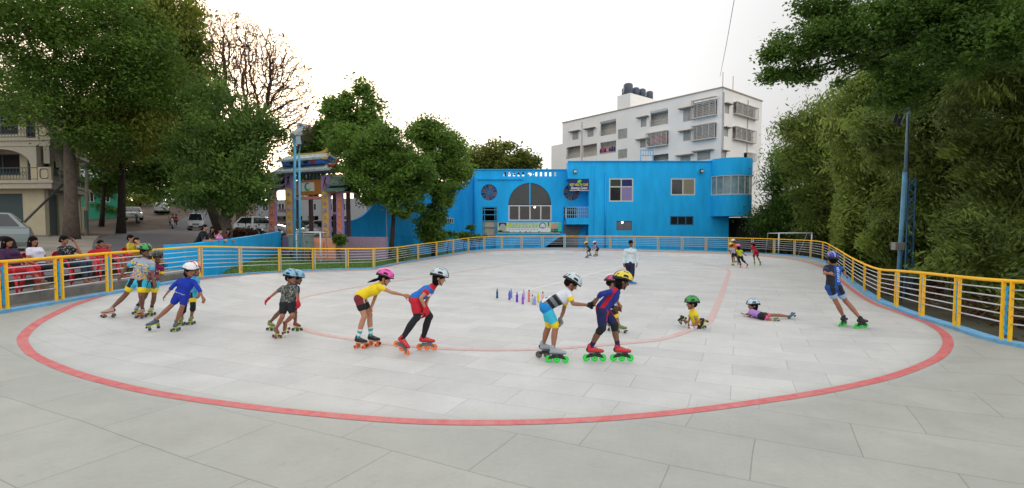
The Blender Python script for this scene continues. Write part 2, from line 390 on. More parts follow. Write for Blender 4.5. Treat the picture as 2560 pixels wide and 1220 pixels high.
    b2.inputs['Mortar Size'].default_value = .007; b2.inputs['Mortar Smooth'].default_value = .3; b2.inputs['Color1'].default_value = (1.0, 1.02, .98, 1); b2.inputs['Color2'].default_value = (.93, .955, .92, 1); b2.inputs['Mortar'].default_value = (.66, .66, .64, 1)
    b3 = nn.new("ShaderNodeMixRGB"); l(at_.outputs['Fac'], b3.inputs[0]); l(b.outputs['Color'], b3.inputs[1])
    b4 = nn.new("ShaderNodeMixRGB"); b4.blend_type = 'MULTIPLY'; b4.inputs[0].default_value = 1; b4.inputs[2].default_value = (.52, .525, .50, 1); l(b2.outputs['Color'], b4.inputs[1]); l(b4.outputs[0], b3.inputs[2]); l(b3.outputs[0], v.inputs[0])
    l(v2.outputs[0], p.inputs['Base Color'])
    r5 = nn.new("ShaderNodeMapRange"); r5.inputs[3].default_value = .38; r5.inputs[4].default_value = .75; l(n1.outputs[0], r5.inputs[0]); l(r5.outputs[0], p.inputs['Roughness'])
    p.inputs['Specular IOR Level'].default_value = .35
    bu = nn.new("ShaderNodeBump"); bu.inputs['Strength'].default_value = .35; bu.inputs['Distance'].default_value = .006
    bm_ = nn.new("ShaderNodeMath"); bm_.operation = 'MULTIPLY_ADD'; bm_.inputs[1].default_value = -1.0; l(b.outputs['Fac'], bm_.inputs[0]); l(n2.outputs[0], bm_.inputs[2]); l(bm_.outputs[0], bu.inputs['Height']); l(bu.outputs[0], p.inputs['Normal'])
    return m
OUT = [(56, 852), (62, 836), (77, 820), (102, 802), (133, 786), (164, 771), (199, 757), (265, 737), (321, 727), (398, 713), (500, 698.5), (553, 692.7), (606, 688.5), (692, 683), (785, 679.5), (868, 677), (935, 674), (992, 661),
 (1047, 652), (1110, 641.5), (1172, 632.5), (1235, 627.5), (1300, 625.5), (1400, 624.3), (1500, 625.3), (1600, 628), (1706, 631), (1800, 634), (1901, 639.5), (1968, 646), (2012, 654), (2052, 666), (2080, 682), (2105, 704), (2134, 727), (2167, 749), (2200, 765),
 (2233, 776), (2286, 795), (2329, 813), (2358, 832), (2370, 853), (2364, 875), (2340, 897), (2280, 924), (2200, 949), (2100, 971), (2000, 989), (1900, 1004), (1800, 1018), (1700, 1030), (1600, 1040), (1500, 1048),
 (1400, 1053), (1300, 1056), (1200, 1057), (1100, 1056), (1000, 1052), (900, 1045), (800, 1036), (700, 1026), (600, 1014), (450, 993), (350, 975), (250, 951), (180, 930), (112, 903), (74, 880)]
INN = [(703, 797), (699, 787), (706, 772), (724, 758), (749, 747), (780, 738.5), (850, 725), (907, 714.6), (977, 704.5), (1071, 692), (1130, 682.4), (1200, 672.7), (1285, 660), (1349, 653), (1413, 648.8), (1498, 646.2), (1560, 646.4), (1626, 648), (1680, 651), (1724, 655), (1768, 662),
 (1808, 669.6), (1822, 677), (1819, 692), (1804, 735), (1786, 779), (1777, 797), (1762, 811), (1724, 826), (1680, 841), (1620, 853), (1490, 864), (1405, 870), (1320, 874), (1230, 875), (1130, 872.5), (1050, 867), (952, 858), (850, 844), (780, 830), (745, 817), (713, 804)]
OUTW = [hit(x, y, rink_z) for x, y in OUT]; INNW = [hit(x, y, rink_z) for x, y in INN]
OUTP = np.array([(p.x, p.y) for p in OUTW])
gx = np.concatenate([np.arange(-12, 22.01, .5)]); gy = np.arange(-2, 49.01, .5)
V = []; idx = {}; bank = []
_o = np.array(OUTP); _ob = np.roll(_o, -1, 0); _oab = _ob - _o; _ol = (_oab ** 2).sum(1)
def out_dist(x, y):
    p = np.array([x, y]); t = np.clip(((p - _o) * _oab).sum(1) / _ol, 0, 1); q = _o + _oab * t[:, None]
    d = float(np.hypot(*(q - p).T).min()); return -d if inside(x, y, OUTP) else d
bm = bmesh.new(); loopv = [bm.verts.new((a, b, c)) for a, b, c in LOOP]
bm.faces.new(loopv)
for axis, arr in ((Vector((1, 0, 0)), gx), (Vector((0, 1, 0)), gy)):
    for v in arr:
        g = bm.verts[:] + bm.edges[:] + bm.faces[:]
        bmesh.ops.bisect_plane(bm, geom=g, plane_co=axis * float(v), plane_no=axis, dist=1e-4)
for v in bm.verts: v.co.z = rink_z(v.co.x, v.co.y)
me = bpy.data.meshes.new("rink_floor"); bm.to_mesh(me); bm.free()
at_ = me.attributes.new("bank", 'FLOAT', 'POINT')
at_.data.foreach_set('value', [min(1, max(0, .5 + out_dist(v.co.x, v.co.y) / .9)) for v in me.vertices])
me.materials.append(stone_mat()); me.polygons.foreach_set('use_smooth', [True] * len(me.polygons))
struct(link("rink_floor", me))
class GridZ:
    """height of the meshed floor (so lines lie exactly on it)"""
    def __init__(s, me):
        from mathutils.bvhtree import BVHTree
        s.b = BVHTree.FromPolygons([v.co for v in me.vertices], [tuple(p.vertices) for p in me.polygons])
    def __call__(s, x, y):
        h = s.b.ray_cast(Vector((x, y, 5)), Vector((0, 0, -1)))
        return h[0].z if h[0] is not None else rink_z(x, y)
FZ = GridZ(me)
def smooth_loop(pts, closed, n=5):
    out = []; N = len(pts)
    rng_ = range(N) if closed else range(N - 1)
    for i in rng_:
        p0, p1, p2, p3 = (pts[(i + k) % N] if closed else pts[min(max(i + k, 0), N - 1)] for k in (-1, 0, 1, 2))
        for k in range(n):
            t = k / n; t2 = t * t; t3 = t2 * t
            out.append(.5 * ((2 * p1) + (p2 - p0) * t + (2 * p0 - 5 * p1 + 4 * p2 - p3) * t2 + (3 * p1 - p0 - 3 * p2 + p3) * t3))
    if not closed: out.append(pts[-1])
    return out
def paint_line(name, pts, wd, m, closed=True, lift=.005, narrow=None):
    P = smooth_loop(pts, closed, 8)
    out = [P[0]]                                     # even steps keep the ribbon from folding
    for p in P[1:]:
        if (p - out[-1]).length > .12: out.append(p)
    P = out; N = len(P); vs = []; fs = []
    for i in range(N):
        a = P[i - 1] if (closed or i) else P[0]; b = P[(i + 1) % N] if (closed or i < N - 1) else P[-1]
        d = (b - a); d.z = 0; d.normalize(); s = Vector((-d.y, d.x, 0)) * wd / 2
        for k in (-1, -.33, .33, 1): q = P[i] + s * k; vs.append((q.x, q.y, FZ(q.x, q.y) + lift))
    for i in range(N if closed else N - 1):
        for k in range(3): a = i * 4 + k; b = ((i + 1) % N) * 4 + k; fs.append((a, a + 1, b + 1, b))
    me = bpy.data.meshes.new(name); me.from_pydata(vs, [], fs); me.materials.append(m); return struct(link(name, me))
def paint_mat(name, c1, c2, wear=.5, vs_=5):
    m = mat(name, c1, rough=.55); nn = m.node_tree.nodes; l = m.node_tree.links.new; p = nn["Principled BSDF"]
    tc = nn.new("ShaderNodeTexCoord"); t = nn.new("ShaderNodeTexNoise"); t.inputs['Scale'].default_value = vs_; t.inputs['Detail'].default_value = 9; t.inputs['Roughness'].default_value = .8; l(tc.outputs['Object'], t.inputs[0])
    r = nn.new("ShaderNodeMapRange"); r.inputs[1].default_value = wear - .12; r.inputs[2].default_value = wear + .2; l(t.outputs[0], r.inputs[0])
    x = nn.new("ShaderNodeMixRGB"); x.inputs[1].default_value = (*c1, 1); x.inputs[2].default_value = (*c2, 1); l(r.outputs[0], x.inputs[0]); l(x.outputs[0], p.inputs['Base Color'])
    return m
RED = paint_mat("red_line_paint", (.55, .085, .095), (.60, .24, .23), .47)
RED2 = paint_mat("faded_red_paint", (.60, .28, .26), (.60, .48, .46), .40)
paint_line("outer_track_line", OUTW, .15, RED)
paint_line("inner_track_line", INNW, .16, RED2)
paint_line("white_track_line", [hit(x, y, rink_z) for x, y in ((1283, 737.5), (1330, 723), (1390, 708), (1450, 692), (1510, 677), (1562, 664))], .1, mat("white_line_paint", (.72, .72, .72), .6, var=.1), closed=False)

# ------------------------------------------------------------------ kerb under the rail (pale blue painted)
KERB = mats("kerb_blue", 105, 165, 205, rough=.75, var=.22, vscale=5, bump=.3, bscale=25)
def offs(pts, i, d):
    a = Vector(pts[max(i - 1, 0)][:2]); b = Vector(pts[min(i + 1, len(pts) - 1)][:2]); t = (b - a).normalized(); n = Vector((t.y, -t.x))   # towards the rink centre
    return Vector(pts[i][:2]) + n * d
kb = MB(); prevs = None; KR = smooth_loop([Vector((r[0], r[1], r[2])) for r in RAIL], False, 4)
KR = [tuple(k) for k in KR]
for i in range(len(KR)):
    zt = KR[i][2]; a = offs(KR, i, .10); b = offs(KR, i, -.14)
    ring = [(a.x, a.y, -.5), (a.x, a.y, zt + .06), (b.x, b.y, zt + .06), (b.x, b.y, -.5)]
    k = len(kb.v); kb.v += ring
    if i:
        for q in range(3): kb.f.append((k - 4 + q, k - 3 + q, k + 1 + q, k + q)); kb.m.append(0)
    else: kb.f.append((k, k + 1, k + 2, k + 3)); kb.m.append(0)
kb.f.append((k, k + 1, k + 2, k + 3)); kb.m.append(0)
struct(kb.build("kerb", KERB))
# ------------------------------------------------------------------ the railing
YEL = paint_mat("rail_yellow", srgb(252, 192, 14), srgb(205, 140, 24), .62, 7)
BARM = mats("rail_white_bar", 205, 208, 214, rough=.45, var=.08)
BRD = mats("rail_blue_board", 35, 150, 200, rough=.6, var=.35, vscale=9)
rail = empty("railing", (RAIL[0][0], RAIL[0][1], RAIL[0][2]), "long yellow metal railing with white bars curving round the skating rink", "railing")
top = MB(); top.tube(smooth_loop([Vector((r[0], r[1], r[3] - .03)) for r in RAIL], False, 5), .033, 10)
top.build("handrail", YEL, rail, True, True)
PP = []
for i, r in enumerate(RAIL):
    a = Vector(RAIL[max(i - 1, 0)][:2]); b = Vector(RAIL[min(i + 1, len(RAIL) - 1)][:2]); t = (b - a).normalized()
    c = Vector(r[:2]); near = c.length < 17
    sp = .065 if not near else .085
    p1 = c - t * sp; p2 = c + t * sp; PP.append((p1, p2, r[2], r[3]))
    for q in (p1, p2):
        m = MB(); M = Matrix.Translation((q.x, q.y, 0)) @ Matrix.Rotation(math.atan2(t.y, t.x), 4, 'Z')
        m.box((-.019, -.025, r[2] - .02), (.019, .025, r[3] - .045), None, M)
        m.build("post", YEL, rail, True)
    nrm = Vector((t.y, -t.x, 0)); m = MB(); h = r[3] - r[2]; base = Vector((c.x, c.y, r[2] + .16)); tt = Vector((t.x, t.y, 0))
    if near:      # wavy cut-out strip between the twin posts
        N = 14; out = [base + tt * (-.028 + .014 * math.sin(k * 2.3)) + Vector((0, 0, (h - .28) * k / N)) for k in range(N + 1)] + [base + tt * (.028 + .014 * math.sin(k * 2.9 + 1)) + Vector((0, 0, (h - .28) * k / N)) for k in range(N, -1, -1)]
        m.poly(out, .012, nrm)
    else:
        m.poly([base - tt * .035, base + tt * .035, base + tt * .035 + Vector((0, 0, h - .28)), base - tt * .035 + Vector((0, 0, h - .28))], .012, nrm)
    m.build("spacer_board", BRD, rail, True)
for i in range(len(PP) - 1):
    a = PP[i][1]; b = PP[i + 1][0]; m = MB(); za, ta = PP[i][2:]; zb, tb = PP[i + 1][2:]
    for k in range(1, 7):
        f = k / 7.15
        pa = Vector((a.x, a.y, ta - .03 - (ta - za) * f * .93)); pb = Vector((b.x, b.y, tb - .03 - (tb - zb) * f * .93))
        if k == 6: continue
        m.tube([pa, pb], .0135, 6)
    m.build("bar_panel", BARM, rail, True, True)
# ------------------------------------------------------------------ vertical planes and panels with openings
from mathutils.geometry import tessellate_polygon
class Plane:
    def __init__(s, p0, d, toward=EYE):
        s.p = Vector((p0[0], p0[1], 0)); s.d = Vector((d[0], d[1], 0)).normalized(); s.n = Vector((s.d.y, -s.d.x, 0))
        if s.n.dot(Vector((toward[0], toward[1], 0)) - s.p) < 0: s.n = -s.n      # n faces the viewer side
    def uz(s, px, py):
        r = ray(px, py); t = (s.p - EYE).dot(s.n) / r.dot(s.n); q = EYE + r * t
        return (q - s.p).dot(s.d), q.z
    def pt(s, u, z, o=0): return s.p + s.d * u + Vector((0, 0, z)) + s.n * o
    def rect(s, x0, y0, x1, y1):
        """pixel box -> (u0,z0,u1,z1)"""
        a, za = s.uz(x0, (y0 + y1) / 2); b, zb = s.uz(x1, (y0 + y1) / 2); xm = (x0 + x1) / 2
        return min(a, b), s.uz(xm, y1)[1], max(a, b), s.uz(xm, y0)[1]
def rect_loop(u0, z0, u1, z1): return [(u0, z0), (u1, z0), (u1, z1), (u0, z1)]
def circ_loop(u, z, r, n=28, a0=0, a1=2 * math.pi, full=True):
    return [(u + r * math.cos(a0 + (a1 - a0) * k / (n if full else n - 1)), z + r * math.sin(a0 + (a1 - a0) * k / (n if full else n - 1))) for k in range(n)]
def panel(mb, P, outline, holes, o, th, m=None):
    """wall slab on plane P: front face at offset o, thickness th going back"""
    loops = [outline] + list(holes); flat = [p for lp in loops for p in lp]
    tri = tessellate_polygon([[Vector((a, b, 0)) for a, b in lp] for lp in loops]); n = len(flat)
    vs = [P.pt(a, b, o) for a, b in flat] + [P.pt(a, b, o - th) for a, b in flat]
    fs = [tuple(t) for t in tri] + [tuple(i + n for i in t[::-1]) for t in tri]; k = 0
    for lp in loops:
        c = len(lp)
        for i in range(c): a = k + i; b = k + (i + 1) % c; fs.append((a, b, b + n, a + n))
        k += c
    mb.add(vs, fs, m)
def pbox(mb, P, u0, z0, u1, z1, o0, o1, m=None):
    vs = [P.pt(u, z, o) for o in (o0, o1) for u, z in rect_loop(u0, z0, u1, z1)]
    mb.add(vs, [(0, 1, 2, 3), (7, 6, 5, 4), (0, 4, 5, 1), (1, 5, 6, 2), (2, 6, 7, 3), (3, 7, 4, 0)], m)
GLASS = mats("dark_glass", 40, 44, 46, rough=.12, spec=.6, var=.3, vscale=1.5)
GLASS2 = mats("pale_glass", 120, 140, 140, rough=.1, spec=.6, var=.25, vscale=1.2)
ALU = mats("window_white_frame", 205, 205, 205, rough=.45)
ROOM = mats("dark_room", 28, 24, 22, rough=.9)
def window(P, parent, u0, z0, u1, z1, cols=2, rows=1, fw=.06, o=0, depth=.12, fm=None, gm=None, louvre=None, name="window", splits=None, gms=None):
    w_ = MB(); fm = fm or ALU
    pbox(w_, P, u0, z0, u1, z0 + fw, o - depth, o - .01); pbox(w_, P, u0, z1 - fw, u1, z1, o - depth, o - .01)
    us = [u0 + (u1 - u0) * k / cols for k in range(cols + 1)]; zs = [z0 + (z1 - z0) * k / rows for k in range(rows + 1)]
    if splits: zs = [z0] + [z0 + (z1 - z0) * s_ for s_ in splits] + [z1]; rows = len(zs) - 1
    for k, u in enumerate(us):
        h = fw / 2; a = u if k == 0 else u - h; b = u if k == cols else u + h
        if k == 0: b = u + fw
        if k == cols: a = u - fw
        pbox(w_, P, a, z0 + fw, b, z1 - fw, o - depth + .003, o - .013)
    for z in zs[1:-1]: pbox(w_, P, u0 + fw, z - fw / 2, u1 - fw, z + fw / 2, o - depth + .006, o - .016)
    wo = w_.build(name, fm, parent, True)
    for i in range(cols):
        for j in range(rows):
            g = MB(); pbox(g, P, us[i] + fw / 2 + .004, zs[j] + fw / 2 + .004, us[i + 1] - fw / 2 - .004, zs[j + 1] - fw / 2 - .004, o - depth * .55, o - depth * .45)
            gg = (gms[(j * cols + i) % len(gms)] if gms else gm) or GLASS
            g.build("pane", gg, wo, True)
    return wo

# ================================================================== blue rink building
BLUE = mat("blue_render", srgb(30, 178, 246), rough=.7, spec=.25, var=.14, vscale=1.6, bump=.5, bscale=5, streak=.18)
BLUE_SHADE = mat("blue_render_shaded", srgb(22, 156, 228), rough=.7, spec=.25, var=.16, vscale=1.3, bump=.4, bscale=6, streak=.18)  # darker blue copy: tree shade on the curved wall put into the colour
YB = 50.0; PB = Plane((0, YB), (1, 0)); PL_ = Plane((0, 51.6), (1, 0))
uzB = PB.uz; zB = uzB(1600, 404)[1]; xR = uzB(1822, 560)[0]; x1472 = uzB(1472, 500)[0]; x1420 = uzB(1420, 425)[0]
bb = empty("rink_building", ((x1472 + xR) / 2, YB, -.25), "bright blue painted two storey building with a rounded corner bay and white framed windows", "building")
m = MB(); W1 = PB.rect(1523, 446, 1583, 504); W2 = PB.rect(1677, 446, 1738, 488); W3 = PB.rect(1541, 552, 1580, 576); W4 = PB.rect(1675, 540, 1734, 563)
panel(m, PB, rect_loop(x1472, -.4, xR, zB), [rect_loop(*W1), rect_loop(*W2), rect_loop(*W3), rect_loop(*W4)], 0, .25)
m.box((xR - .25, YB + .25, -.4), (xR, 60, zB - .003)); m.box((x1472, 59.8, -.4), (xR - .25, 60, zB - .003)); m.box((x1472 + .003, YB + .25, -.4), (x1472 + .2, 59.8, zB - .003))
m.box((x1472 + .2, YB + .25, zB - .8), (xR - .25, 59.8, zB - .6))
m.box((x1472 + .2, YB + .25, 2.9), (xR - .25, 59.8, 3.1))
m.build("wall", BLUE, bb, True)
m = MB(); m.box((x1420, YB - .12, zB), (xR - .1, YB + .3, zB + .07)); m.build("parapet_coping", BLUE, bb, True)
m = MB(); _hz = uzB(1446, 447)[1]; m.box((x1420, YB - .004, _hz), (x1472 - .002, YB + 1.55, zB - .004)); m.build("header_beam", BLUE, bb, True)
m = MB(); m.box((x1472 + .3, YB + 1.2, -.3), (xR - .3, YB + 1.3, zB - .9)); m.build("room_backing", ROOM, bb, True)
G_GREEN = mats("glass_green", 45, 62, 45, rough=.2); G_NAVY = mats("glass_navy", 30, 36, 100, rough=.2); LILAC = mats("lilac_louvre", 150, 140, 185, rough=.6)
LOUV = mats("cream_louvre", 150, 145, 125, rough=.6, var=.15, vscale=8)
window(PB, bb, *W1, cols=2, splits=[.64], fw=.11, gms=[GLASS, LILAC, G_GREEN, G_NAVY])
window(PB, bb, *W2, cols=2, fw=.11, gms=[GLASS, LOUV])
for (a, z0, b, z1), u0f in ((W1, .5), (W2, .5)):      # louvre slats
    m = MB(); n = 12 if a == W2[0] else 11; top_ = z1 - .12 if a == W2[0] else z0 + (z1 - z0) * .62
    for k in range(n): z = z0 + .14 + (top_ - z0 - .2) * k / (n - 1); pbox(m, PB, a + (b - a) * u0f + .09, z - .012, b - .13, z + .012, -.055, -.03)
    m.build("louvre", LOUV if a == W2[0] else LILAC, bb, True)
FR_GREY = mats("grey_window_frame", 90, 105, 115, rough=.5)
window(PB, bb, *W3, cols=2, fw=.06, fm=FR_GREY, gm=mats("lit_grey_glass", 110, 112, 120, rough=.3, var=.2))
window(PB, bb, *W4, cols=3, fw=.09, fm=mats("blue_window_frame", 40, 110, 150, rough=.5), gm=GLASS)
LAMPE = mat("lamp_glow", (1, .95, .85), emit=6); BLK = mats("black_metal", 22, 24, 26, rough=.45)
u, z = uzB(1556, 556); m = MB(); m.ell((u, YB + .02, z), (.09, .07, .09), nu=10, nv=6); m.build("lit_lamp", LAMPE, bb, True)
# rounded bay
bu_, bz0 = uzB(1825, 541); bz1 = uzB(1825, 399)[1]; wz0 = uzB(1825, 489)[1]; wz1 = uzB(1825, 441)[1]; RB = 2.0; cB = Vector((bu_ + .05, YB + .35))
def ring(mb, r0, r1, z0, z1, a0=0, a1=2 * math.pi, n=64, c=cB):
    full = abs(a1 - a0 - 2 * math.pi) < 1e-6; vs = []; fs = []
    for k in range(n + (0 if full else 1)):
        a = a0 + (a1 - a0) * k / n; ca, sa = math.cos(a), math.sin(a)
        vs += [(c.x + r * ca, c.y + r * sa, z) for r, z in ((r0, z0), (r1, z0), (r1, z1), (r0, z1))]
    N = n if full else n
    for k in range(N):
        i = k * 4; j = ((k + 1) % n if full else k + 1) * 4
        for q in range(4): fs.append((i + q, i + (q + 1) % 4, j + (q + 1) % 4, j + q))
    mb.add(vs, fs)
bay = MB(); ring(bay, .02, RB, bz0, wz0); ring(bay, RB - .3, RB + .01, wz1, bz1); ring(bay, .02, RB - .31, wz1 + .1, wz1 + .3)
bo = bay.build("corner_bay", BLUE, bb, True, smooth=False)
pass
g = MB(); ring(g, RB - .12, RB - .1, wz0 + .004, wz1 - .004, R(150), R(390), 30); g.build("pane", mats("bay_glass", 120, 150, 160, rough=.08, spec=.7, var=.35, vscale=1.1), bo, True)
g = MB()
for k in range(13):
    a = R(150 + 240 * k / 12); p = Vector((cB.x + (RB - .06) * math.cos(a), cB.y + (RB - .06) * math.sin(a), 0)); g.bar((p.x, p.y, wz0 + .08), (p.x, p.y, wz1 - .08), .06)
ring(g, RB - .13, RB - .01, wz0 + .004, wz0 + .085, R(150), R(390), 30); ring(g, RB - .13, RB - .01, wz1 - .085, wz1 - .004, R(150), R(390), 30)
g.build("window_frame", ALU, bo, True)
g = MB(); g.box((cB.x - .9, cB.y - .2, wz0 + .03), (cB.x + 1.1, cB.y - .1, wz1 - .05)); g.build("room_backing", mats("bay_inside", 150, 160, 140, rough=.8, var=.4, vscale=.9), bo, True)
# pipe, floodlights, roof ladder
m = MB(); u, z = uzB(1514, 430); m.tube([(u, YB - .09, z), (u, YB - .09, .3)], .07, 8); m.build("drain_pipe", BLUE, bb, True, True)
m = MB(); u0, z = uzB(1486, 415); m.tube([(u0, YB - .03, z), (u0, YB - .03, .3)], .025, 6); m.build("conduit", BLUE, bb, True)
def floodlight(px, py, label):
    u, z = uzB(px, py); e = empty("wall_floodlight", (u, YB - .25, z), label, "floodlight")
    m = MB(); m.box((-.17, -.12, -.22), (.17, .1, .12)); m.build("housing", BLK, e, bevel=.03)
    m = MB(); m.box((-.13, -.135, -.17), (.13, -.122, .05)); m.build("lens", mats("lamp_lens", 200, 200, 195, rough=.2), e)
    m = MB(); m.tube([(0, .1, 0), (0, .2, .18), (0, .245, .18)], .025, 6); m.build("bracket", BLK, e)
floodlight(1437, 428, "black floodlight on the blue wall just above the navy shop sign")
floodlight(1752, 427, "black floodlight on the blue wall beside the rounded bay")
lad = empty("roof_ladder_frame", (at(1617, 404, YB + 1).x, YB + 1, zB - .6), "pale blue metal ladder hoop standing on the flat roof edge", "ladder frame")
LB = mats("light_blue_metal", 70, 165, 205, rough=.45); m = MB(); a = at(1602, 375, YB + 1); b = at(1633, 375, YB + 1)
for x in (a.x, b.x): m.tube([(x, YB + 1, zB - .6), (x, YB + 1, a.z)], .05, 6)
m.tube([(a.x, YB + 1, a.z), (b.x, YB + 1, b.z)], .05, 6); m.build("hoop", LB, lad, True)
m = MB()
for k in range(1, 5): x = a.x + (b.x - a.x) * k / 5; m.tube([(x, YB + 1, a.z), (x, YB + 1, a.z - .55)], .025, 6)
m.tube([(a.x, YB + 1, a.z - .55), (b.x, YB + 1, a.z - .55)], .04, 6); m.build("rung_panel", LB, lad, True)

# ---- left wing with arch
lb = empty("arched_wing", (PL_.uz(1300, 600)[0], 51.6, -.25), "bright blue building wing with big half round window, stained glass roundels and slotted parapet", "building")
uL, zL = PL_.uz(1186, 425); uR = x1472 + .18; zL = PL_.uz(1300, 425)[1]
def pr(x0, y0, x1, y1): return PL_.rect(x0, y0, x1, y1)
ac, az = PL_.uz(1324.5, 511); ar = ac - PL_.uz(1271, 500)[0]; c1, cz1 = PL_.uz(1222.5, 481); cr = PL_.uz(1243, 481)[0] - c1; c2, cz2 = PL_.uz(1429, 481)
D1 = pr(1205, 517, 1243, 590); WB = pr(1271, 512.5, 1379, 552); D2 = pr(1408, 517, 1443, 590)
arch = circ_loop(ac, az, ar, 25, 0, math.pi, False); holes = [circ_loop(c1, cz1, cr), circ_loop(c2, cz2, cr), rect_loop(*D1), rect_loop(*D2)]
holes.append([(WB[0], WB[1]), (WB[2], WB[1])] + [(WB[2], WB[3])] + arch + [(WB[0], WB[3])])
for px in (1262, 1273.5, 1285, 1296.5, 1308, 1341, 1352.5, 1364.5, 1376, 1388): holes.append(rect_loop(*pr(px - 2.6, 430, px + 2.6, 440.5)))
hc = PL_.uz(1324.5, 435.5); holes.append(circ_loop(hc[0], hc[1], .2, 16)); holes.append(circ_loop(PL_.uz(1334, 435)[0], hc[1], .06, 8))
m = MB(); panel(m, PL_, rect_loop(uL, -.4, uR, zL), holes, 0, .25)
zrf = pr(1262, 430, 1266, 442)[1] - .1
m.box((uL, 51.85, -.4), (uL + .25, 60, zL - .004)); m.box((uL + .25, 59.75, -.4), (uR, 60, zrf)); m.box((uL + .25, 51.85, zrf - .2), (uR, 59.75, zrf))
m.build("wall", BLUE, lb, True)
m = MB(); m.box((uL - .05, 51.5, zL), (uR - .2, 51.95, zL + .08)); m.build("parapet_coping", BLUE, lb, True)
m = MB(); a = PL_.uz(1190, 447); b = PL_.uz(1308, 447); pbox(m, PL_, a[0], a[1] - .09, b[0], a[1] + .09, .003, .14); pbox(m, PL_, a[0], -.2, a[0] + .16, a[1] - .09, .003, .1); m.build("moulding", BLUE, lb, True)
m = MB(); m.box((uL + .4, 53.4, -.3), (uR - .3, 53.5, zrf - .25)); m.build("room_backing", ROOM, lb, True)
# arch window
m = MB(); pbox(m, PL_, ac - .07, az, ac + .07, az + ar - .02, -.16, -.02); aw = m.build("arch_window", BLUE, lb, True)
m = MB(); panel(m, PL_, [(ac - ar + .02, az + .02)] + [(ac + (ar - .02) * math.cos(t), az + .02 + (ar - .04) * math.sin(t)) for t in [math.pi * (1 - k / 24) for k in range(1, 24)]] + [(ac + ar - .02, az + .02)], [], -.17, .02); m.build("pane", GLASS, aw, True)
window(PL_, lb, WB[0], WB[1], WB[2], WB[3], cols=4, fw=.13, gm=mats("shop_glass", 48, 44, 40, rough=.1, spec=.6, var=.5, vscale=1.3))
m = MB(); u, z = PL_.uz(1337, 518); m.ell((u, 51.66, z), (.1, .04, .08), nu=8, nv=6); m.build("lit_lamp", LAMPE, lb, True)
# stained glass roundels
SG = [mats("stained_blue", 38, 60, 140, rough=.25), mats("stained_amber", 120, 75, 45, rough=.25), mats("stained_grey", 95, 115, 120, rough=.25), mats("stained_navy", 35, 40, 90, rough=.25)]
LEAD = mats("roundel_bars", 70, 130, 165, rough=.5)
for cu, cz in ((c1, cz1), (c2, cz2)):
    m = MB()
    for k in range(12):
        for q, (r0, r1) in enumerate(((.06, .42), (.46, .97))):
            a0 = k * math.pi / 6 + .05; a1 = (k + 1) * math.pi / 6 - .05; pts = [(cu + cr * r0 * math.cos(a0), cz + cr * r0 * math.sin(a0))] + [(cu + cr * r1 * math.cos(a0 + (a1 - a0) * t / 3), cz + cr * r1 * math.sin(a0 + (a1 - a0) * t / 3)) for t in range(4)] + [(cu + cr * r0 * math.cos(a1), cz + cr * r0 * math.sin(a1))]
            panel(m, PL_, pts, [], -.1, .02, SG[(k * 5 + q * 3 + (k // 3)) % 4 if q else (k % 2) * 3])
    ro = m.build("stained_roundel", None, lb, True)
    m = MB()
    for k in range(12): a = k * math.pi / 6; m.bar(PL_.pt(cu + .05 * math.cos(a), cz + .05 * math.sin(a), -.1), PL_.pt(cu + cr * math.cos(a), cz + cr * math.sin(a), -.1), .05, .05)
    for rr in (.44, .98):
        for k in range(24): a = k * math.pi / 12; b = a + math.pi / 12; m.bar(PL_.pt(cu + cr * rr * math.cos(a), cz + cr * rr * math.sin(a), -.1), PL_.pt(cu + cr * rr * math.cos(b), cz + cr * rr * math.sin(b), -.1), .05, .05)
    m.build("glazing_bar", LEAD, ro, True)
# grille doors
for D in (D1, D2):
    m = MB(); pbox(m, PL_, D[0] + .03, D[1], D[2] - .03, D[1] + (D[3] - D[1]) * .5, -.2, -.14); do = m.build("grille_door", mats("cream_board", 190, 170, 145, rough=.7, var=.12), lb, True)
    m = MB()
    for f in (.02, .3, .52, .73, .9, .985): z = D[1] + (D[3] - D[1]) * f; pbox(m, PL_, D[0], z - .04, D[2], z + .04, -.1, -.04)
    for f in (.03, .17, .85, .97): u = D[0] + (D[2] - D[0]) * f; pbox(m, PL_, u - .035, D[1], u + .035, D[3], -.097, -.043)
    m.build("grille", mats("grille_blue", 60, 150, 190, rough=.5), do, True)
# balcony between the wings
zb0 = PB.uz(1445, 561)[1]; zb1 = PB.uz(1445, 545)[1]; zbt = PB.uz(1445, 518)[1]; u0 = PB.uz(1416, 550)[0]
m = MB(); m.box((u0, YB - .002, zb0), (x1472 - .002, 51.59, zb1)); bal = m.build("balcony_slab", BLUE, lb, True)
m = MB(); m.tube([(u0, YB + .08, zbt), (x1472 - .02, YB + .08, zbt)], .03, 6)
for k in range(12): x = u0 + .05 + (x1472 - u0 - .1) * k / 11; m.tube([(x, YB + .08, zb1), (x, YB + .08, zbt)], .022, 5)
for f in (.3, .65): m.tube([(u0, YB + .08, zb1 + (zbt - zb1) * f), (x1472 - .02, YB + .08, zb1 + (zbt - zb1) * f)], .016, 5)
for k in range(6): y = YB + .1 + 1.4 * k / 5; m.tube([(u0 + .03, y, zb1), (u0 + .03, y, zbt)], .022, 5)
m.tube([(u0 + .03, YB + .08, zbt), (u0 + .03, 51.5, zbt)], .03, 6)
m.build("balustrade", mats("balustrade_grey", 160, 190, 205, rough=.5), bal, True)
# grey stair slope and dark opening below the balcony
m = MB(); a = PB.uz(1415, 620)[0]; P_ = Plane((0, YB + 1.2), (1, 0))
panel(m, P_, [(a, -.3), (x1472 - .9, -.3), (x1472 - .9, zb0 - .9), (x1472 - .3, zb0 - .05), (a, zb0 - .05)], [], 0, .2); m.build("stair_soffit", mats("grey_soffit", 105, 108, 112, rough=.8, var=.1), lb, True)
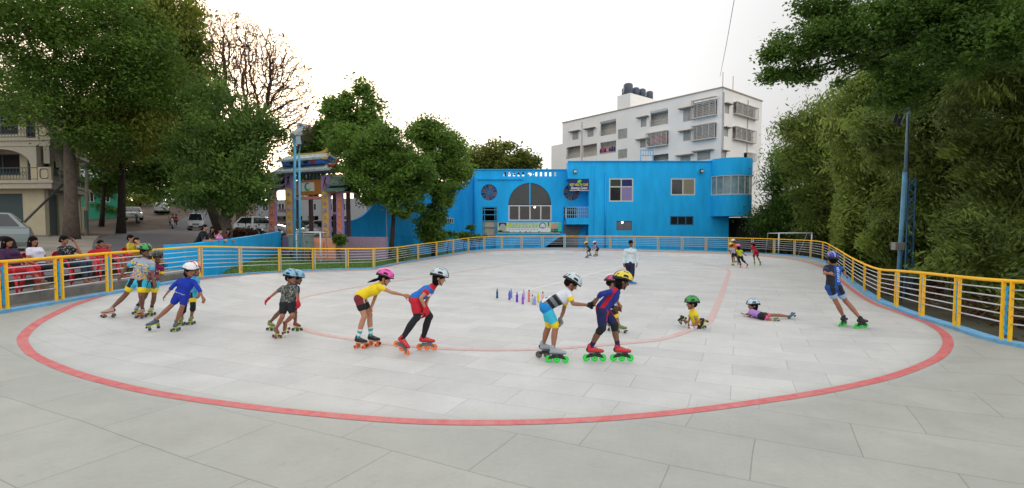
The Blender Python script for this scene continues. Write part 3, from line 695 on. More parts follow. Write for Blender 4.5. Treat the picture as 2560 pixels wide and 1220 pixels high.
# terrace plinth with stair side
uT0 = PL_.uz(1240, 590)[0]; zT = PL_.uz(1300, 584)[1]; PT = Plane((0, 50.25), (1, 0)); uT1 = PT.uz(1415, 600)[0]
st = [PT.uz(1343, 622), PT.uz(1409, 622), PT.uz(1409, 592), PT.uz(1400, 592)]
m = MB(); panel(m, PT, rect_loop(uT0, -.35, uT1, zT), [[(st[0][0], -.2), (st[1][0], -.2), (st[2][0], st[2][1]), (st[3][0], st[3][1])]], 0, .2)
m.box((uT0, 50.46, zT - .2), (uT1, 51.59, zT)); m.build("terrace_plinth", BLUE, lb, True)
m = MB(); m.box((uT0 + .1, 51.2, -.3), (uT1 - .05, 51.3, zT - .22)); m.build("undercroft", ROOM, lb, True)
PERF = mats("perforated_blue", 60, 120, 175, rough=.6)
m = MB()
for r_ in range(9):
    for k in range(9): px = 1296 + k * 8 + r_ * 4.5; py = 621 - r_ * 4.6; 
        # small punched slots of the stair balustrade
    for k in range(9):
        u, z = PT.uz(1286 + r_ * 9 + k * 6, 618 - r_ * 4.5)
        pbox(m, PT, u - .07, z - .035, u + .07, z + .035, .002, .012)
m.build("punched_slots", PERF, lb, True)
# banner (printed cloth on the terrace rail) with its marks
PN = Plane((0, 50.15), (1, 0)); B0 = PN.rect(1244, 556, 1401, 583.5); bz = Vector(((B0[0] + B0[2]) / 2, 50.15, B0[1]))
ban = empty("banner", bz, "long pale green printed banner hung below the half round window", "banner")
def bpx(x, y): return PN.uz(1190 + x / 10.24, 540 + y / 10.24)
def brect(mb, x0, y0, x1, y1, o, m):
    a = bpx(x0, y1); b = bpx(x1, y0); pbox(mb, PN, a[0], a[1], b[0], b[1], o, o + .004, m)
BGREEN = mats("banner_green", 195, 222, 170, rough=.7); BWHITE = mats("banner_white", 225, 235, 240, rough=.7); BYEL = mats("banner_yellow", 200, 215, 90, rough=.7); BGREY = mats("banner_grey", 175, 180, 180, rough=.7)
BDARK = mats("banner_dark", 60, 58, 60, rough=.7); BNAVY = mats("banner_navy", 20, 70, 160, rough=.7); BPINK = mats("banner_pink", 215, 150, 140, rough=.7); BTEAL = mats("banner_teal", 60, 200, 175, rough=.7); BTXT = mats("banner_text", 150, 150, 200, rough=.7)
m = MB(); pbox(m, PN, *B0, -.01, 0); m.build("banner_cloth", BGREEN, ban, True)
m = MB()
brect(m, 790, 310, 1900, 400, .001, BWHITE); brect(m, 570, 395, 2190, 425, .006, BNAVY)
for x0, x1 in ((860, 960), (985, 1110), (1150, 1250), (1300, 1370), (1400, 1590), (1640, 1900)): brect(m, x0, 370, x1, 414, .011, BWHITE)
brect(m, 835, 190, 915, 285, .002, BYEL); brect(m, 2000, 170, 2190, 425, .0012, BTEAL)
for r_ in range(5):
    for k in range(8):
        if (r_ * 3 + k * 5) % 7 in (0,): continue
        x0 = 930 + k * 85; brect(m, x0, 200 + r_ * 20, x0 + 60 - (k % 3) * 12, 207 + r_ * 20, .003, BTXT)
for k in range(9): brect(m, 840 + k * 85, 172, 900 + k * 85, 182, .003, BTXT)
for k in range(7): brect(m, 900 + k * 90, 296, 960 + k * 90, 304, .003, BTXT)
for k in range(10): brect(m, 830 + k * 80, 335, 880 + k * 80, 350, .003, BTXT)
def bell(mb, x, y, rx, ry, o, m, n=20):
    pts = [bpx(x + rx * math.cos(2 * math.pi * k / n), y - ry * math.sin(2 * math.pi * k / n)) for k in range(n)]
    panel(mb, PN, pts, [], o + .004, .003, m)
bell(m, 680, 240, 100, 75, .004, BDARK); brect(m, 580, 170, 780, 215, .009, BDARK); bell(m, 685, 300, 85, 100, .010, BGREY); bell(m, 620, 390, 60, 30, .014, BDARK)
bell(m, 1705, 245, 85, 78, .005, BDARK); bell(m, 1708, 250, 68, 62, .0105, BWHITE); bell(m, 1705, 300, 45, 25, .015, BTXT); bell(m, 1670, 235, 12, 10, .015, BDARK); bell(m, 1745, 235, 12, 10, .015, BDARK)
for k in range(6): brect(m, 1925 + k * 30, 180, 1948 + k * 30, 320, .014, BPINK); brect(m, 1925 + k * 30, 325, 1945 + k * 30, 415, .014, BDARK)
bell(m, 1860, 210, 14, 60, .006, BDARK)
m.build("printed_design", None, ban, True)
# navy shop sign with lettering
PS = Plane((0, 49.94), (1, 0)); S0 = PS.rect(1422, 447, 1472.5, 475.5); sg = empty("shop_sign", ((S0[0] + S0[2]) / 2, 49.94, S0[1]), "navy shop sign with yellow and white lettering and a green leaf", "sign")
m = MB(); pbox(m, PS, *S0, -.05, 0); m.build("sign_board", mats("sign_navy", 24, 38, 98, rough=.5), sg, True)
m = MB(); a = PS.rect(1424, 475.5, 1472.5, 477); pbox(m, PS, *a, -.05, .01); m.build("lower_trim", ALU, sg, True)
def text(name, s, P, u, z, size, m, parent, o=.008, align='CENTER', sx=1, shear=0, bold=0, wmax=None):
    c = bpy.data.curves.new(name, 'FONT'); c.body = s; c.size = size; c.align_x = align; c.align_y = 'CENTER'; c.extrude = .004; c.offset = bold; c.shear = shear
    t = bpy.data.objects.new("t", c); COL.objects.link(t); dg = bpy.context.evaluated_depsgraph_get(); me = bpy.data.meshes.new_from_object(t.evaluated_get(dg)); bpy.data.objects.remove(t)
    xs_ = [v.co.x for v in me.vertices]; wd = max(xs_) - min(xs_)
    if wmax: sx = wmax / wd
    dd = P.d if P.d.cross(Vector((0, 0, 1))).dot(P.n) > 0 else -P.d
    for v in me.vertices: q = P.p + P.d * u + Vector((0, 0, z)) + dd * (v.co.x * sx) + Vector((0, 0, v.co.y)) + P.n * (o + v.co.z); v.co = q
    me.materials.clear(); me.materials.append(m); me.name = name
    return link(name, me, parent, True)
SW = S0[2] - S0[0]; SH = S0[3] - S0[1]; SC_ = (S0[0] + S0[2]) / 2
YT = mats("letter_yellow", 215, 215, 60, rough=.5); WT = mats("letter_white", 235, 238, 240, rough=.5); GR = mats("leaf_green", 120, 195, 75, rough=.5)
text("letters", "BEST HEALTH CARE", PS, SC_, S0[1] + SH * .47, .34, YT, sg, bold=.008, wmax=SW * .9)
text("script_letters", "Slimming Centre", PS, SC_, S0[1] + SH * .18, .36, WT, sg, bold=.006, shear=.35, wmax=SW * .82)
m = MB(); N = 16; pts = [(SC_ + .02 + .22 * math.cos(t) * (1 if math.cos(t) > 0 else .8), S0[1] + SH * .77 + .17 * math.sin(t) + .06 * math.cos(t)) for t in [2 * math.pi * k / N for k in range(N)]]
panel(m, PS, pts, [], .012, .01); m.build("leaf_mark", GR, sg, True)

# ---- curved blue wall to the left of the wing
def pX(px, Y): return ((px - 1280) / 1280 * Y, Y)
cw_plan = [pX(866, 38), pX(905, 38.8), pX(960, 40.2), pX(1030, 42.8), pX(1090, 45.8), pX(1135, 49), pX(1160, 51.2), (uL, 52.0)]
cw = smooth_loop([Vector((a, b, 0)) for a, b in cw_plan], False, 6)
S_ = [0]
for i in range(1, len(cw)): S_.append(S_[-1] + (cw[i] - cw[i - 1]).length)
fine = []; LEN = S_[-1]; NF = 140
for k in range(NF + 1):
    s_ = LEN * k / NF; i = max(0, min(len(cw) - 2, int(np.searchsorted(S_, s_)) - 1)); fine.append(cw[i].lerp(cw[i + 1], (s_ - S_[i]) / (S_[i + 1] - S_[i])))
def cw_top(s):
    t = min(1, s / 2.9)
    z = 2.72 + (1 - math.sqrt(max(0, 1 - t * t))) * 3.6 if s < 2.9 else 6.32
    e = LEN - s; a = 1 - min(1, e / 3.0); return z + (1 - math.sqrt(max(0, 1 - a ** 2))) * (zL - .1 - 6.32)
m = MB()
for k, p in enumerate(fine):
    a = fine[max(k - 1, 0)]; b = fine[min(k + 1, NF)]; t = (b - a).normalized(); n = Vector((t.y, -t.x, 0)); z = cw_top(LEN * k / NF)
    m.v += [tuple(p + Vector((0, 0, -.3))), tuple(p + Vector((0, 0, z))), tuple(p - n * .3 + Vector((0, 0, z))), tuple(p - n * .3 + Vector((0, 0, -.3)))]
    if k:
        i = k * 4
        for q in range(4): m.f.append((i - 4 + q, i - 4 + (q + 1) % 4, i + (q + 1) % 4, i + q)); m.m.append(0)
m.f += [(0, 1, 2, 3)]; m.m.append(0)
cwo = empty("curved_wall", fine[40], "tall curved blue wall with a scooped end joining the arched building", "wall")
m.build("wall_face", BLUE_SHADE, cwo, True)
PC = Plane(pX(1090, 45.9), (pX(1135, 49)[0] - pX(1090, 45.8)[0], 3.2)); r_ = PC.rect(1106, 545, 1131, 558)
window(PC, cwo, r_[0], r_[1], r_[2], r_[3], cols=5, fw=.05, o=.14, depth=.15)
pp = MB(); q = fine[28]; pp.tube([(q.x + .08, q.y - .08, 4.6), (q.x + .08, q.y - .08, .1)], .03, 6); pp.build("white_pipe", BARM, cwo, True)
pp = MB()
for k in range(6, 74, 4): a = fine[k]; b = fine[k + 4]; pp.bar((a.x + .05, a.y - .08, 1.55), (b.x + .05, b.y - .08, 1.55), .03)
pp.build("conduit", BLUE_SHADE, cwo, True)

# ================================================================== low blue wall by the lawn
LW = [at(421, 692, 19.0), at(462, 690, 19.6), at(500, 688, 21.0), at(540, 681, 22.7), at(580, 671, 25.2), at(620, 661, 28.3), at(660, 651, 31.8), at(704, 642, 36.0)]
topy = [612, 611, 608, 602, 597.5, 592, 586, 578.5]
LP = [(p.x, p.y) for p in LW]; lf = []
m = MB()
XY = smooth_loop([Vector((a, b, at(px, ty, b).z)) for (a, b), px, ty in zip(LP, (421, 462, 500, 540, 580, 620, 660, 704), topy)], False, 6)
for k, p in enumerate(XY):
    a = XY[max(k - 1, 0)]; b = XY[min(k + 1, len(XY) - 1)]; t = (b - a); t.z = 0; t.normalize(); n = Vector((t.y, -t.x, 0))
    m.v += [(p.x, p.y, -.1), tuple(p), tuple(p - n * .28), (p.x - n.x * .28, p.y - n.y * .28, -.1)]
    if k:
        i = k * 4
        for q in range(4): m.f.append((i - 4 + q, i - 4 + (q + 1) % 4, i + (q + 1) % 4, i + q)); m.m.append(0)
m.f += [(0, 1, 2, 3), (i, i + 1, i + 2, i + 3)]; m.m += [0, 0]
lwo = m.build("low_wall", BLUE); props(lwo, "low bright blue curved wall beside the lawn with women leaning on it", "wall")
# concrete ledge where the spectators sit
LEDGE = mats("ledge_concrete", 128, 126, 120, rough=.85, var=.25, vscale=3, bump=.4, bscale=18)
m = MB(); e1 = [Vector((RAIL[i][0] - .35, RAIL[i][1], 0)) for i in range(0, 8)]
e1 = [Vector((-9.9, 3, 0))] + e1 + [Vector((-11.1, 18.6, 0))]
for k, p in enumerate(e1):
    zt = .63
    m.v += [(p.x, p.y, -.4), (p.x, p.y, .40), (p.x - .22, p.y, .41), (p.x - .22, p.y, zt), (p.x - 2.0, p.y, zt + .004), (p.x - 2.0, p.y, -.4)]
    if k:
        i = k * 6
        for q in range(6): m.f.append((i - 6 + q, i - 6 + (q + 1) % 6, i + (q + 1) % 6, i + q)); m.m.append(0)
m.f += [(0, 1, 2, 3, 4, 5), (i, i + 1, i + 2, i + 3, i + 4, i + 5)]; m.m += [0, 0]
struct(m.build("ledge", LEDGE))

# ================================================================== white apartment block
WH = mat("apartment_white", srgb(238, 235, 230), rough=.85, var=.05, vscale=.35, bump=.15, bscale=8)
A0 = Vector((25.9, 64)); A1 = Vector((8.4, 85)); dF = (A1 - A0).normalized(); LF = (A1 - A0).length
PF = Plane(A0, dF); PR = Plane(A0, (-dF.y * -1, 0) if False else (.77, .64))
PR = Plane(A0, Vector((-(-dF.y), dF.x * -1)) if False else Vector((dF.y, -dF.x)))
apt = empty("apartment_block", (A0.x, A0.y, 0), "white five storey apartment block with caged balconies and roof water tanks", "apartment block")
zt = PF.uz(1797, 221)[1]; uTs = PF.uz(1575, 270)[0]; uT1 = PF.uz(1543, 260)[0]; zt2 = PF.uz(1480, 291)[1]; zt2 = min(zt, zt2)
uE = PF.uz(1406, 350)[0]; uE2 = PF.uz(1378, 400)[0]
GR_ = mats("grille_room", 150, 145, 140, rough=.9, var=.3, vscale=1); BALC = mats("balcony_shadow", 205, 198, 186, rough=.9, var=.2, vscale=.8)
fwin = [(1708, 272, 1731, 303, 'w'), (1708, 329, 1727, 352, 'w'), (1602, 295, 1616, 317, 'w'), (1600, 350, 1616, 369, 'w'), (1701, 390, 1726, 412, 'w'), (1743, 379, 1776, 400, 'W'),
        (1431, 330, 1446, 349, 'w'), (1469, 323, 1484, 342, 'w'), (1545, 322, 1568, 347, 'v'), (1545, 373, 1568, 396, 'v')]
fbal = [(1733, 248, 1793, 293, 'g'), (1733, 312, 1791, 349, 'g'), (1625, 274, 1670, 313, 'b'), (1620, 331, 1671, 366, 'g'), (1500, 301, 1540, 337, 'b'), (1416, 366, 1451, 395, 'b'), (1456, 361, 1492, 391, 'b'), (1500, 354, 1540, 383, 'b'), (1630, 386, 1671, 410, 'b')]
m = MB(); hl = []
for x0, y0, x1, y1, k in fwin + fbal:
    pts = []
    ym = (y0 + y1) / 2
    u0, u1 = PF.uz(x1, ym)[0], PF.uz(x0, ym)[0]; z1 = PF.uz((x0 + x1) / 2, y0)[1]; z0 = PF.uz((x0 + x1) / 2, y1)[1]; hl.append((u0, z0, u1, z1))
panel(m, PF, [(0, -.3), (uE, -.3), (uE, zt2), (uT1, zt2), (uT1, zt2), (uTs, zt2), (uTs, zt), (0, zt)] if zt2 < zt - .05 else rect_loop(0, -.3, uE, zt), [rect_loop(*h) for h in hl], 0, .25)
Bk = 12.0; LR = PR.uz(1904, 300)[0]
# side face
rw = [(1812, 262, 1823, 284), (1810, 321, 1820, 341), (1806, 379, 1815, 398)]
rb = [(1833, 264, 1888, 293), (1831, 323, 1882, 354), (1860, 384, 1882, 402)]
hr = []
for x0, y0, x1, y1 in rw + rb:
    ym = (y0 + y1) / 2; xm = (x0 + x1) / 2; hr.append((PR.uz(x0, ym)[0], PR.uz(xm, y1)[1], PR.uz(x1, ym)[0], PR.uz(xm, y0)[1]))
panel(m, PR, rect_loop(.003, -.3, LR, zt - .004), [rect_loop(*h) for h in hr], 0, .25)
def quad_prism(mb, pts, z0, z1, mm=None):
    n = len(pts); mb.add([(p[0], p[1], z0) for p in pts] + [(p[0], p[1], z1) for p in pts], [tuple(range(n))[::-1], tuple(range(n, 2 * n))] + [(i, (i + 1) % n, (i + 1) % n + n, i + n) for i in range(n)], mm)
dR = PR.d.to_2d(); dF2 = Vector((dF.x, dF.y))
def FP(u, v): q = A0 + dF2 * u + dR * v; return (q.x, q.y)
quad_prism(m, [FP(.26, LR - .25), FP(.26, LR), FP(uE, LR), FP(uE, LR - .25)], -.3, zt2 - .5)
quad_prism(m, [FP(uE - .25, .26), FP(uE - .004, .26), FP(uE - .004, LR - .26), FP(uE - .25, LR - .26)], -.3, zt2 - .01)
quad_prism(m, [FP(.26, .26), FP(uE - .26, .26), FP(uE - .26, LR - .26), FP(.26, LR - .26)], zt2 - 1.3, zt2 - 1.1)
for lv in (3.3, 6.5, 9.6, 12.7): quad_prism(m, [FP(.26, .26), FP(uE - .26, .26), FP(uE - .26, LR - .26), FP(.26, LR - .26)], lv, lv + .15)
m.build("wall", WH, apt, True)
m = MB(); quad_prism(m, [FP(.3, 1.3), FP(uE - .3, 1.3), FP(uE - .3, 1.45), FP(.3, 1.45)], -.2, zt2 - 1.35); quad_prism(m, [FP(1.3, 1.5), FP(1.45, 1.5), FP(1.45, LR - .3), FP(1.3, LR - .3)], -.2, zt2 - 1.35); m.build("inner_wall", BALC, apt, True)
m = MB(); quad_prism(m, [FP(-.12, -.12), FP(uE + .1, -.12), FP(uE + .1, .3), FP(-.12, .3)], zt + .002, zt + .12); quad_prism(m, [FP(-.12, .3), FP(.3, .3), FP(.3, LR + .1), FP(-.12, LR + .1)], zt + .002, zt + .12); m.build("parapet_coping", mats("coping_tan", 176, 160, 140, rough=.8), apt, True)
z5 = PF.uz(1392, 362)[1]
m = MB(); quad_prism(m, [FP(uE + .004, 0.01), FP(uE2, 0.01), FP(uE2, 8), FP(uE + .004, 8)], -.3, z5); m.build("side_wing", WH, apt, True)
zs_ = PF.uz(1560, 236)[1]; m = MB(); quad_prism(m, [FP(uTs, .02), FP(uT1, .02), FP(uT1, 7.2), FP(uTs, 7.2)], zt2 - 1.0, zs_)
m.build("stair_tower", WH, apt, True)
a1 = PR.uz(1830, 232); m = MB(); zz = PR.uz(1860, 236)[1]; quad_prism(m, [FP(1.2, 3.6), FP(5.0, 3.6), FP(5.0, 8.6), FP(1.2, 8.6)], zt2 - 1.0, zz); m.build("roof_room", WH, apt, True)
TANK = mats("tank_black", 74, 84, 98, rough=.5)
for k, (v_, uu, rr, hh) in enumerate(((1.2, uTs + 1.3, .95, 2.2), (2.9, uTs + 1.2, .75, 1.8), (4.2, uTs + 1.0, .75, 1.8), (5.9, uTs + .9, .75, 1.7), (2.4, uTs + 2.6, .9, 2.0))):
    q = FP(uu, v_); t = MB(); rr *= .72; hh *= .85; t.tube([(q[0], q[1], zs_), (q[0], q[1], zs_ + hh * .85), (q[0], q[1], zs_ + hh * .95), (q[0], q[1], zs_ + hh)], [rr, rr, rr * .75, rr * .3], 14)
    props(t.build("water_tank", TANK, None, smooth=True), ["largest black water tank on the flat roof of the stair tower", "black water tank on the roof tower, right beside the largest tank", "black water tank on the roof tower, third from the left", "rightmost black water tank on the white roof tower", "black water tank at the back of the roof tower between the others"][k], "water tank", "black water tanks on the apartment roof")
# windows with sun shades
SHD = mats("shade_tan", 150, 140, 130, rough=.8); WFR = mats("apt_frame", 170, 168, 165, rough=.6); APG = mats("apt_glass", 160, 160, 152, rough=.25, var=.3, vscale=.9)
for (x0, y0, x1, y1, k), h in zip(fwin, hl):
    wo = window(PF, apt, *h, cols=3 if k == 'v' else 2 if k == 'w' else 4, fw=.09, fm=WFR, gm=APG, depth=.14)
    if k != 'v':
        s_ = MB(); pbox(s_, PF, h[0] - .5, h[3] + .04, h[2] + .5, h[3] + .16, .003, .55); s_.build("sun_shade", SHD, wo, True)
for h in hr[:3]:
    wo = window(PR, apt, *h, cols=1, fw=.08, fm=WFR, gm=APG, depth=.14); s_ = MB(); pbox(s_, PR, h[0] - .25, h[3] + .04, h[2] + .25, h[3] + .14, .003, .45); s_.build("sun_shade", SHD, wo, True)
CAGE = mats("cage_metal", 195, 190, 184, rough=.5); CAGED = mats("cage_shadow", 120, 112, 108, rough=.7)
def cage(P, h, n, out=.45, rail_only=False):
    b = MB()
    if rail_only:
        for f in (.1, .32): pbox(b, P, h[0], h[1] + (h[3] - h[1]) * f, h[2], h[1] + (h[3] - h[1]) * f + .05, .003, .04)
        for k in range(9): u = h[0] + (h[2] - h[0]) * k / 8; pbox(b, P, u - .02, h[1], u + .02, h[1] + (h[3] - h[1]) * .33, .003, .035)
    else:
        for k in range(n): z = h[1] + (h[3] - h[1]) * (k + .5) / n; pbox(b, P, h[0], z - .03, h[2], z + .03, out - .03, out)
        for f in (0, .25, .5, .75, 1): u = h[0] + (h[2] - h[0]) * f; pbox(b, P, u - .03, h[1], u + .03, h[3], out, out + .04)
        for z in (h[1], h[3]): pbox(b, P, h[0] - .03, z - .05, h[2] + .03, z + .05, .003, out + .05)
    b.build("window_cage", CAGE, apt, True)
for (x0, y0, x1, y1, k), h in zip(fbal, hl[len(fwin):]): cage(PF, h, 11, rail_only=(k == 'b'))
for h in hr[3:]: cage(PR, h, 10)
LAUN = [mats("laundry_red", 190, 60, 80, rough=.8), mats("laundry_pink", 225, 130, 150, rough=.8), mats("laundry_teal", 70, 130, 140, rough=.8), mats("laundry_navy", 50, 60, 100, rough=.8)]
def laundry(P, h, n, o, label, zf=.12, seed=1):
    rr = random.Random(seed); e = empty("laundry", P.pt((h[0] + h[2]) / 2, h[1], o), label, "laundry"); 
    for k in range(n):
        u = h[0] + (h[2] - h[0]) * (k + .5) / n; b = MB(); hh = (h[3] - h[1]) * rr.uniform(.3, .45); z0 = h[1] + (h[3] - h[1]) * zf; w_ = (h[2] - h[0]) / n * .42
        b.add([P.pt(u - w_, z0 + rr.uniform(0, .2), o), P.pt(u + w_, z0 + rr.uniform(0, .2), o + .05), P.pt(u + w_ * .8, z0 + hh, o), P.pt(u - w_ * .9, z0 + hh, o), P.pt(u - w_, z0, o - .04), P.pt(u + w_, z0, o - .03), P.pt(u + w_ * .8, z0 + hh, o - .03), P.pt(u - w_ * .9, z0 + hh, o - .03)],
              [(0, 1, 2, 3), (7, 6, 5, 4), (0, 4, 5, 1), (1, 5, 6, 2), (2, 6, 7, 3), (3, 7, 4, 0)]); b.build("garment", rr.choice(LAUN), e, True)
laundry(PF, hl[len(fwin) + 7], 7, .08, "red and navy washing hung along an apartment balcony", .12, 3); laundry(PF, hl[len(fwin) + 3], 5, .3, "red and teal washing behind a caged apartment window", .25, 5)
m = MB()
for px, t in ((1800, 192), (1831, 210)): q = PR.uz(px + 1, 240) if px > 1800 else (0.1, 0); p = PR.pt(q[0], zt, 0); m.tube([p, p + Vector((0, 0, 1.9))], .05, 5)
m.build("roof_pipe", WFR, apt, True)
m = MB()
for u in (.35, LR * .62): p = PR.pt(u, 0, .06); m.tube([(p.x, p.y, 0), (p.x, p.y, zt - .5)], .06, 6)
for u in (PF.uz(1455, 380)[0], ): p = PF.pt(u, 0, .06); m.tube([(p.x, p.y, 0), (p.x, p.y, zt2 - .5)], .05, 6)
m.build("drain_pipe", WFR, apt, True)
# ================================================================== painted temple style gate
g0 = at(672, 600, 38.6); g1 = at(858, 600, 35.6); PG = Plane((g0.x, g0.y), (g1.x - g0.x, g1.y - g0.y)); ZG = 1.0
gate = empty("ornamental_gate", PG.pt(3, ZG, 0), "ornate gate with tiled upturned roofs and painted yellow, orange and purple pillars", "gate")
PUR = mats("gate_purple", 178, 152, 205, rough=.7, var=.12, vscale=3); GY = mats("gate_yellow", 232, 200, 92, rough=.7, var=.12, vscale=3); GO = mats("gate_orange", 232, 142, 100, rough=.7, var=.12, vscale=3)
GBL = mats("gate_blue", 62, 110, 190, rough=.6, var=.15); GTILE = mats("gate_tile", 180, 196, 196, rough=.5, var=.25, vscale=4); GTILE2 = mats("gate_tile_green", 112, 136, 122, rough=.5, var=.3, vscale=4); GRED = mats("gate_red", 150, 55, 50, rough=.6); GPNK = mats("gate_pink", 220, 150, 130, rough=.7)
GBR = mats("gate_brown", 105, 82, 80, rough=.8, var=.2)
def gcol(x0, x1, ytop, ysplit, mface, mtop, flowers, dz=0):
    u0 = PG.uz(x0, 550)[0]; u1 = PG.uz(x1, 550)[0]; zt = PG.uz((x0 + x1) / 2, ytop)[1]; zs = PG.uz((x0 + x1) / 2, ysplit)[1]
    m = MB(); pbox(m, PG, u0, ZG - .1, u1, zt, -.14, 0); c = m.build("pillar", PUR, gate, True)
    m = MB(); w_ = (u1 - u0); pbox(m, PG, u0 + w_ * .15, ZG, u1 - w_ * .15, zs, .003, .03); c2 = m.build("pillar_panel", mface, c, True)
    m = MB(); uc = (u0 + u1) / 2; n = flowers
    cols = [PUR, GRED, GPNK, mats("flower_blue", 60, 80, 130, rough=.7), ALU]
    for k in range(n):
        z = zs - (zs - ZG) * (k + .6) / (n + .4); r_ = w_ * (.2 if k % 3 else .16)
        for q in range(5): a = q * 1.2566 + k; m.ell(PG.pt(uc + r_ * .6 * math.cos(a), z + r_ * .6 * math.sin(a), .035), (r_ * .5, r_ * .5, r_ * .5), nu=6, nv=4, m=cols[(k * 2) % 4])
        m.ell(PG.pt(uc, z, .07), (r_ * .3,) * 3, nu=6, nv=4, m=cols[4])
    m.build("flower_relief", None, c, True)
    m = MB(); pbox(m, PG, u0 + w_ * .2, zs + .2, u1 - w_ * .2, zs + .22, .003, .02)
    m.tube([PG.pt(uc - w_ * .2, zs + .3, .05), PG.pt(uc, zs + .7, .06), PG.pt(uc - w_ * .1, zt - .3, .05)], .035, 5, GRED if dz else BLK); m.tube([PG.pt(uc + w_ * .2, zs + .3, .05), PG.pt(uc, zs + .7, .06), PG.pt(uc + w_ * .15, zs + 1.0, .05)], .03, 5, BLK)
    if zt - zs > .5: m.build("painted_figure", PUR, c, True)
    return u0, u1, zt
cA = gcol(672, 690, 474, 480, GO, PUR, 6); cB_ = gcol(714, 734, 432, 473, GY, PUR, 7); cC = gcol(804, 825, 438, 478, GY, PUR, 7, 1); cD = gcol(841, 857, 482, 487, GO, PUR, 6)
m = MB()
for a, b in ((cA[1] + .7, .09), (cB_[1] + .2, .1), (cC[0] - .14, .1), (cD[0] - .25, .09)): pbox(m, PG, a - b, ZG - .1, a + b, 4.9, -1.6, -1.35)
m.build("rear_post", GBR, gate, True)
def troof(u0, u1, z0, z1, half, m_tile, name="tiled_roof", over=.25, n=None, par=None):
    """two sided tiled skirt, rolls run down the slope"""
    b = MB(); c = -.3; n = n or int((u1 - u0) / .17); sl = []
    for s in (1, -1):
        a0 = [PG.pt(u0, z0, c + s * half), PG.pt(u1, z0, c + s * half), PG.pt(u1 - over, z1, c + s * .12), PG.pt(u0 + over, z1, c + s * .12)]
        b.add(a0 + [p + Vector((0, 0, -.1)) for p in a0], [(0, 1, 2, 3), (7, 6, 5, 4), (0, 4, 5, 1), (1, 5, 6, 2), (3, 2, 6, 7), (0, 3, 7, 4)])
        for k in range(n + 1):
            f = k / n; p = a0[0].lerp(a0[1], f); q = a0[3].lerp(a0[2], f); b.tube([p + Vector((0, 0, .01)), p.lerp(q, .5) + Vector((0, 0, -.01)), q + Vector((0, 0, .02))], .055, 6)
    o = b.build(name, m_tile, par or gate, True)
    b = MB(); pbox(b, PG, u0 + over, z1 - .05, u1 - over, z1 + .06, c - .15, c + .15); b.build("ridge", ALU, o, True)
    b = MB(); pbox(b, PG, u0 + .1, z0 - .15, u1 - .12, z0 - .101, c - half + .3, c + half - .3); b.build("eave", mats("eave_grey", 120, 130, 150, rough=.7) if m_tile is GTILE else GPNK, o, True)
    return o
def PGz(x, y): return PG.uz(x, y)
uc0, uc1 = PGz(693, 425)[0], PGz(838, 425)[0]; zc0, zc1 = PGz(765, 428)[1], PGz(765, 413)[1]; troof(uc0, uc1, zc0, zc1, .75, GTILE)
m = MB(); a = PG.rect(713, 397, 817, 413); pbox(m, PG, a[0], a[1], a[2], a[3], -.9, .3); up = m.build("upper_band", GBL, gate, True)
m = MB()
for k in range(6): u = a[0] + (a[2] - a[0]) * (k + .5) / 6; pbox(m, PG, u - .2, a[1] + .08, u + .2, a[3] - .08, .303, .34, [GRED, mats("gate_dark", 25, 30, 60)][k % 2] if k not in (0, 5) else GBL)
m.build("carved_panel", None, up, True)
ua, ub = PGz(702, 400)[0], PGz(823, 400)[0]; troof(ua, ub, PGz(765, 399)[1], PGz(765, 388)[1], .65, GTILE, over=.4)
GYR = mats("gate_ridge_yellow", 205, 170, 90, rough=.6, var=.12)
def ridge(u0, u1, z, hgt, curl, mm, name):
    b = MB(); N = 18; top_ = []; bot = []
    for k in range(N + 1):
        t = k / N; u = u0 + (u1 - u0) * t; e = abs(2 * t - 1) ** 5; top_.append((u, z + hgt + curl * .6 * e)); bot.append((u, z + curl * .55 * e))
    panel(b, PG, bot + top_[::-1], [], -.22, .16); b.build(name, mm, gate, True)
ridge(PGz(716, 390)[0], PGz(811, 390)[0], PGz(765, 389)[1], .22, .42, GYR, "ridge_crest")
def curl(x, y, s, mm, sc=1):
    """upturned corner ornament"""
    b = MB(); u, z = PGz(x, y); pts = []; rs = []
    for k in range(12): t = k / 11; pts.append(PG.pt(u + s * (t * .9 + .12 * math.sin(t * 5)) * sc, z + (t ** 2.6) * .55 * sc - .1 * math.sin(t * 3) * sc, .35 - .25 * t)); rs.append((.12 - .07 * t) * sc)
    b.tube(pts, rs, 8)
    for k in range(2, 10, 2): b.tube([pts[k], pts[k] + Vector((0, 0, .2 * sc))], [.04, .01], 5)
    b.build("corner_ornament", mm, gate, True, True)
curl(692, 412, -1, GRED, .8); curl(830, 414, 1, GRED, .9); curl(812, 397, 1, GYR, .75); curl(712, 396, -1, GYR, .6)
for x0, x1, ya, yb, yc, yd in ((660, 711, 453, 442, 470, 458), (824, 868, 462, 449, 477, 466)):
    troof(PGz(x0, yb)[0], PGz(x1, yb)[0], PGz(x0, ya)[1], PGz(x0, yb - 6)[1], .55, GTILE2, over=.1); troof(PGz(x0 - 3, yd)[0], PGz(x1 + 2, yd)[0], PGz(x0, yc)[1], PGz(x0, yd)[1], .7, GTILE2, over=.1)
    ridge(PGz(x0, yb)[0], PGz(x1, yb)[0], PGz(x0, yb - 6)[1], .16, .3, GYR, "ridge_crest")
    m = MB(); pbox(m, PG, PGz(x0 + 4, yb)[0], PGz(x0, ya)[1] - .4, PGz(x1 - 2, yb)[0], PGz(x0, ya)[1] - .1, -.8, .15); m.build("side_band", mats("gate_dark", 25, 30, 60), gate, True)
m = MB(); a = PG.rect(736, 450, 803, 486); pbox(m, PG, a[0], a[1], a[2], a[3], -.45, -.1); lin = m.build("lintel_board", mats("gate_ochre", 196, 128, 60, rough=.7, var=.1), gate, True)
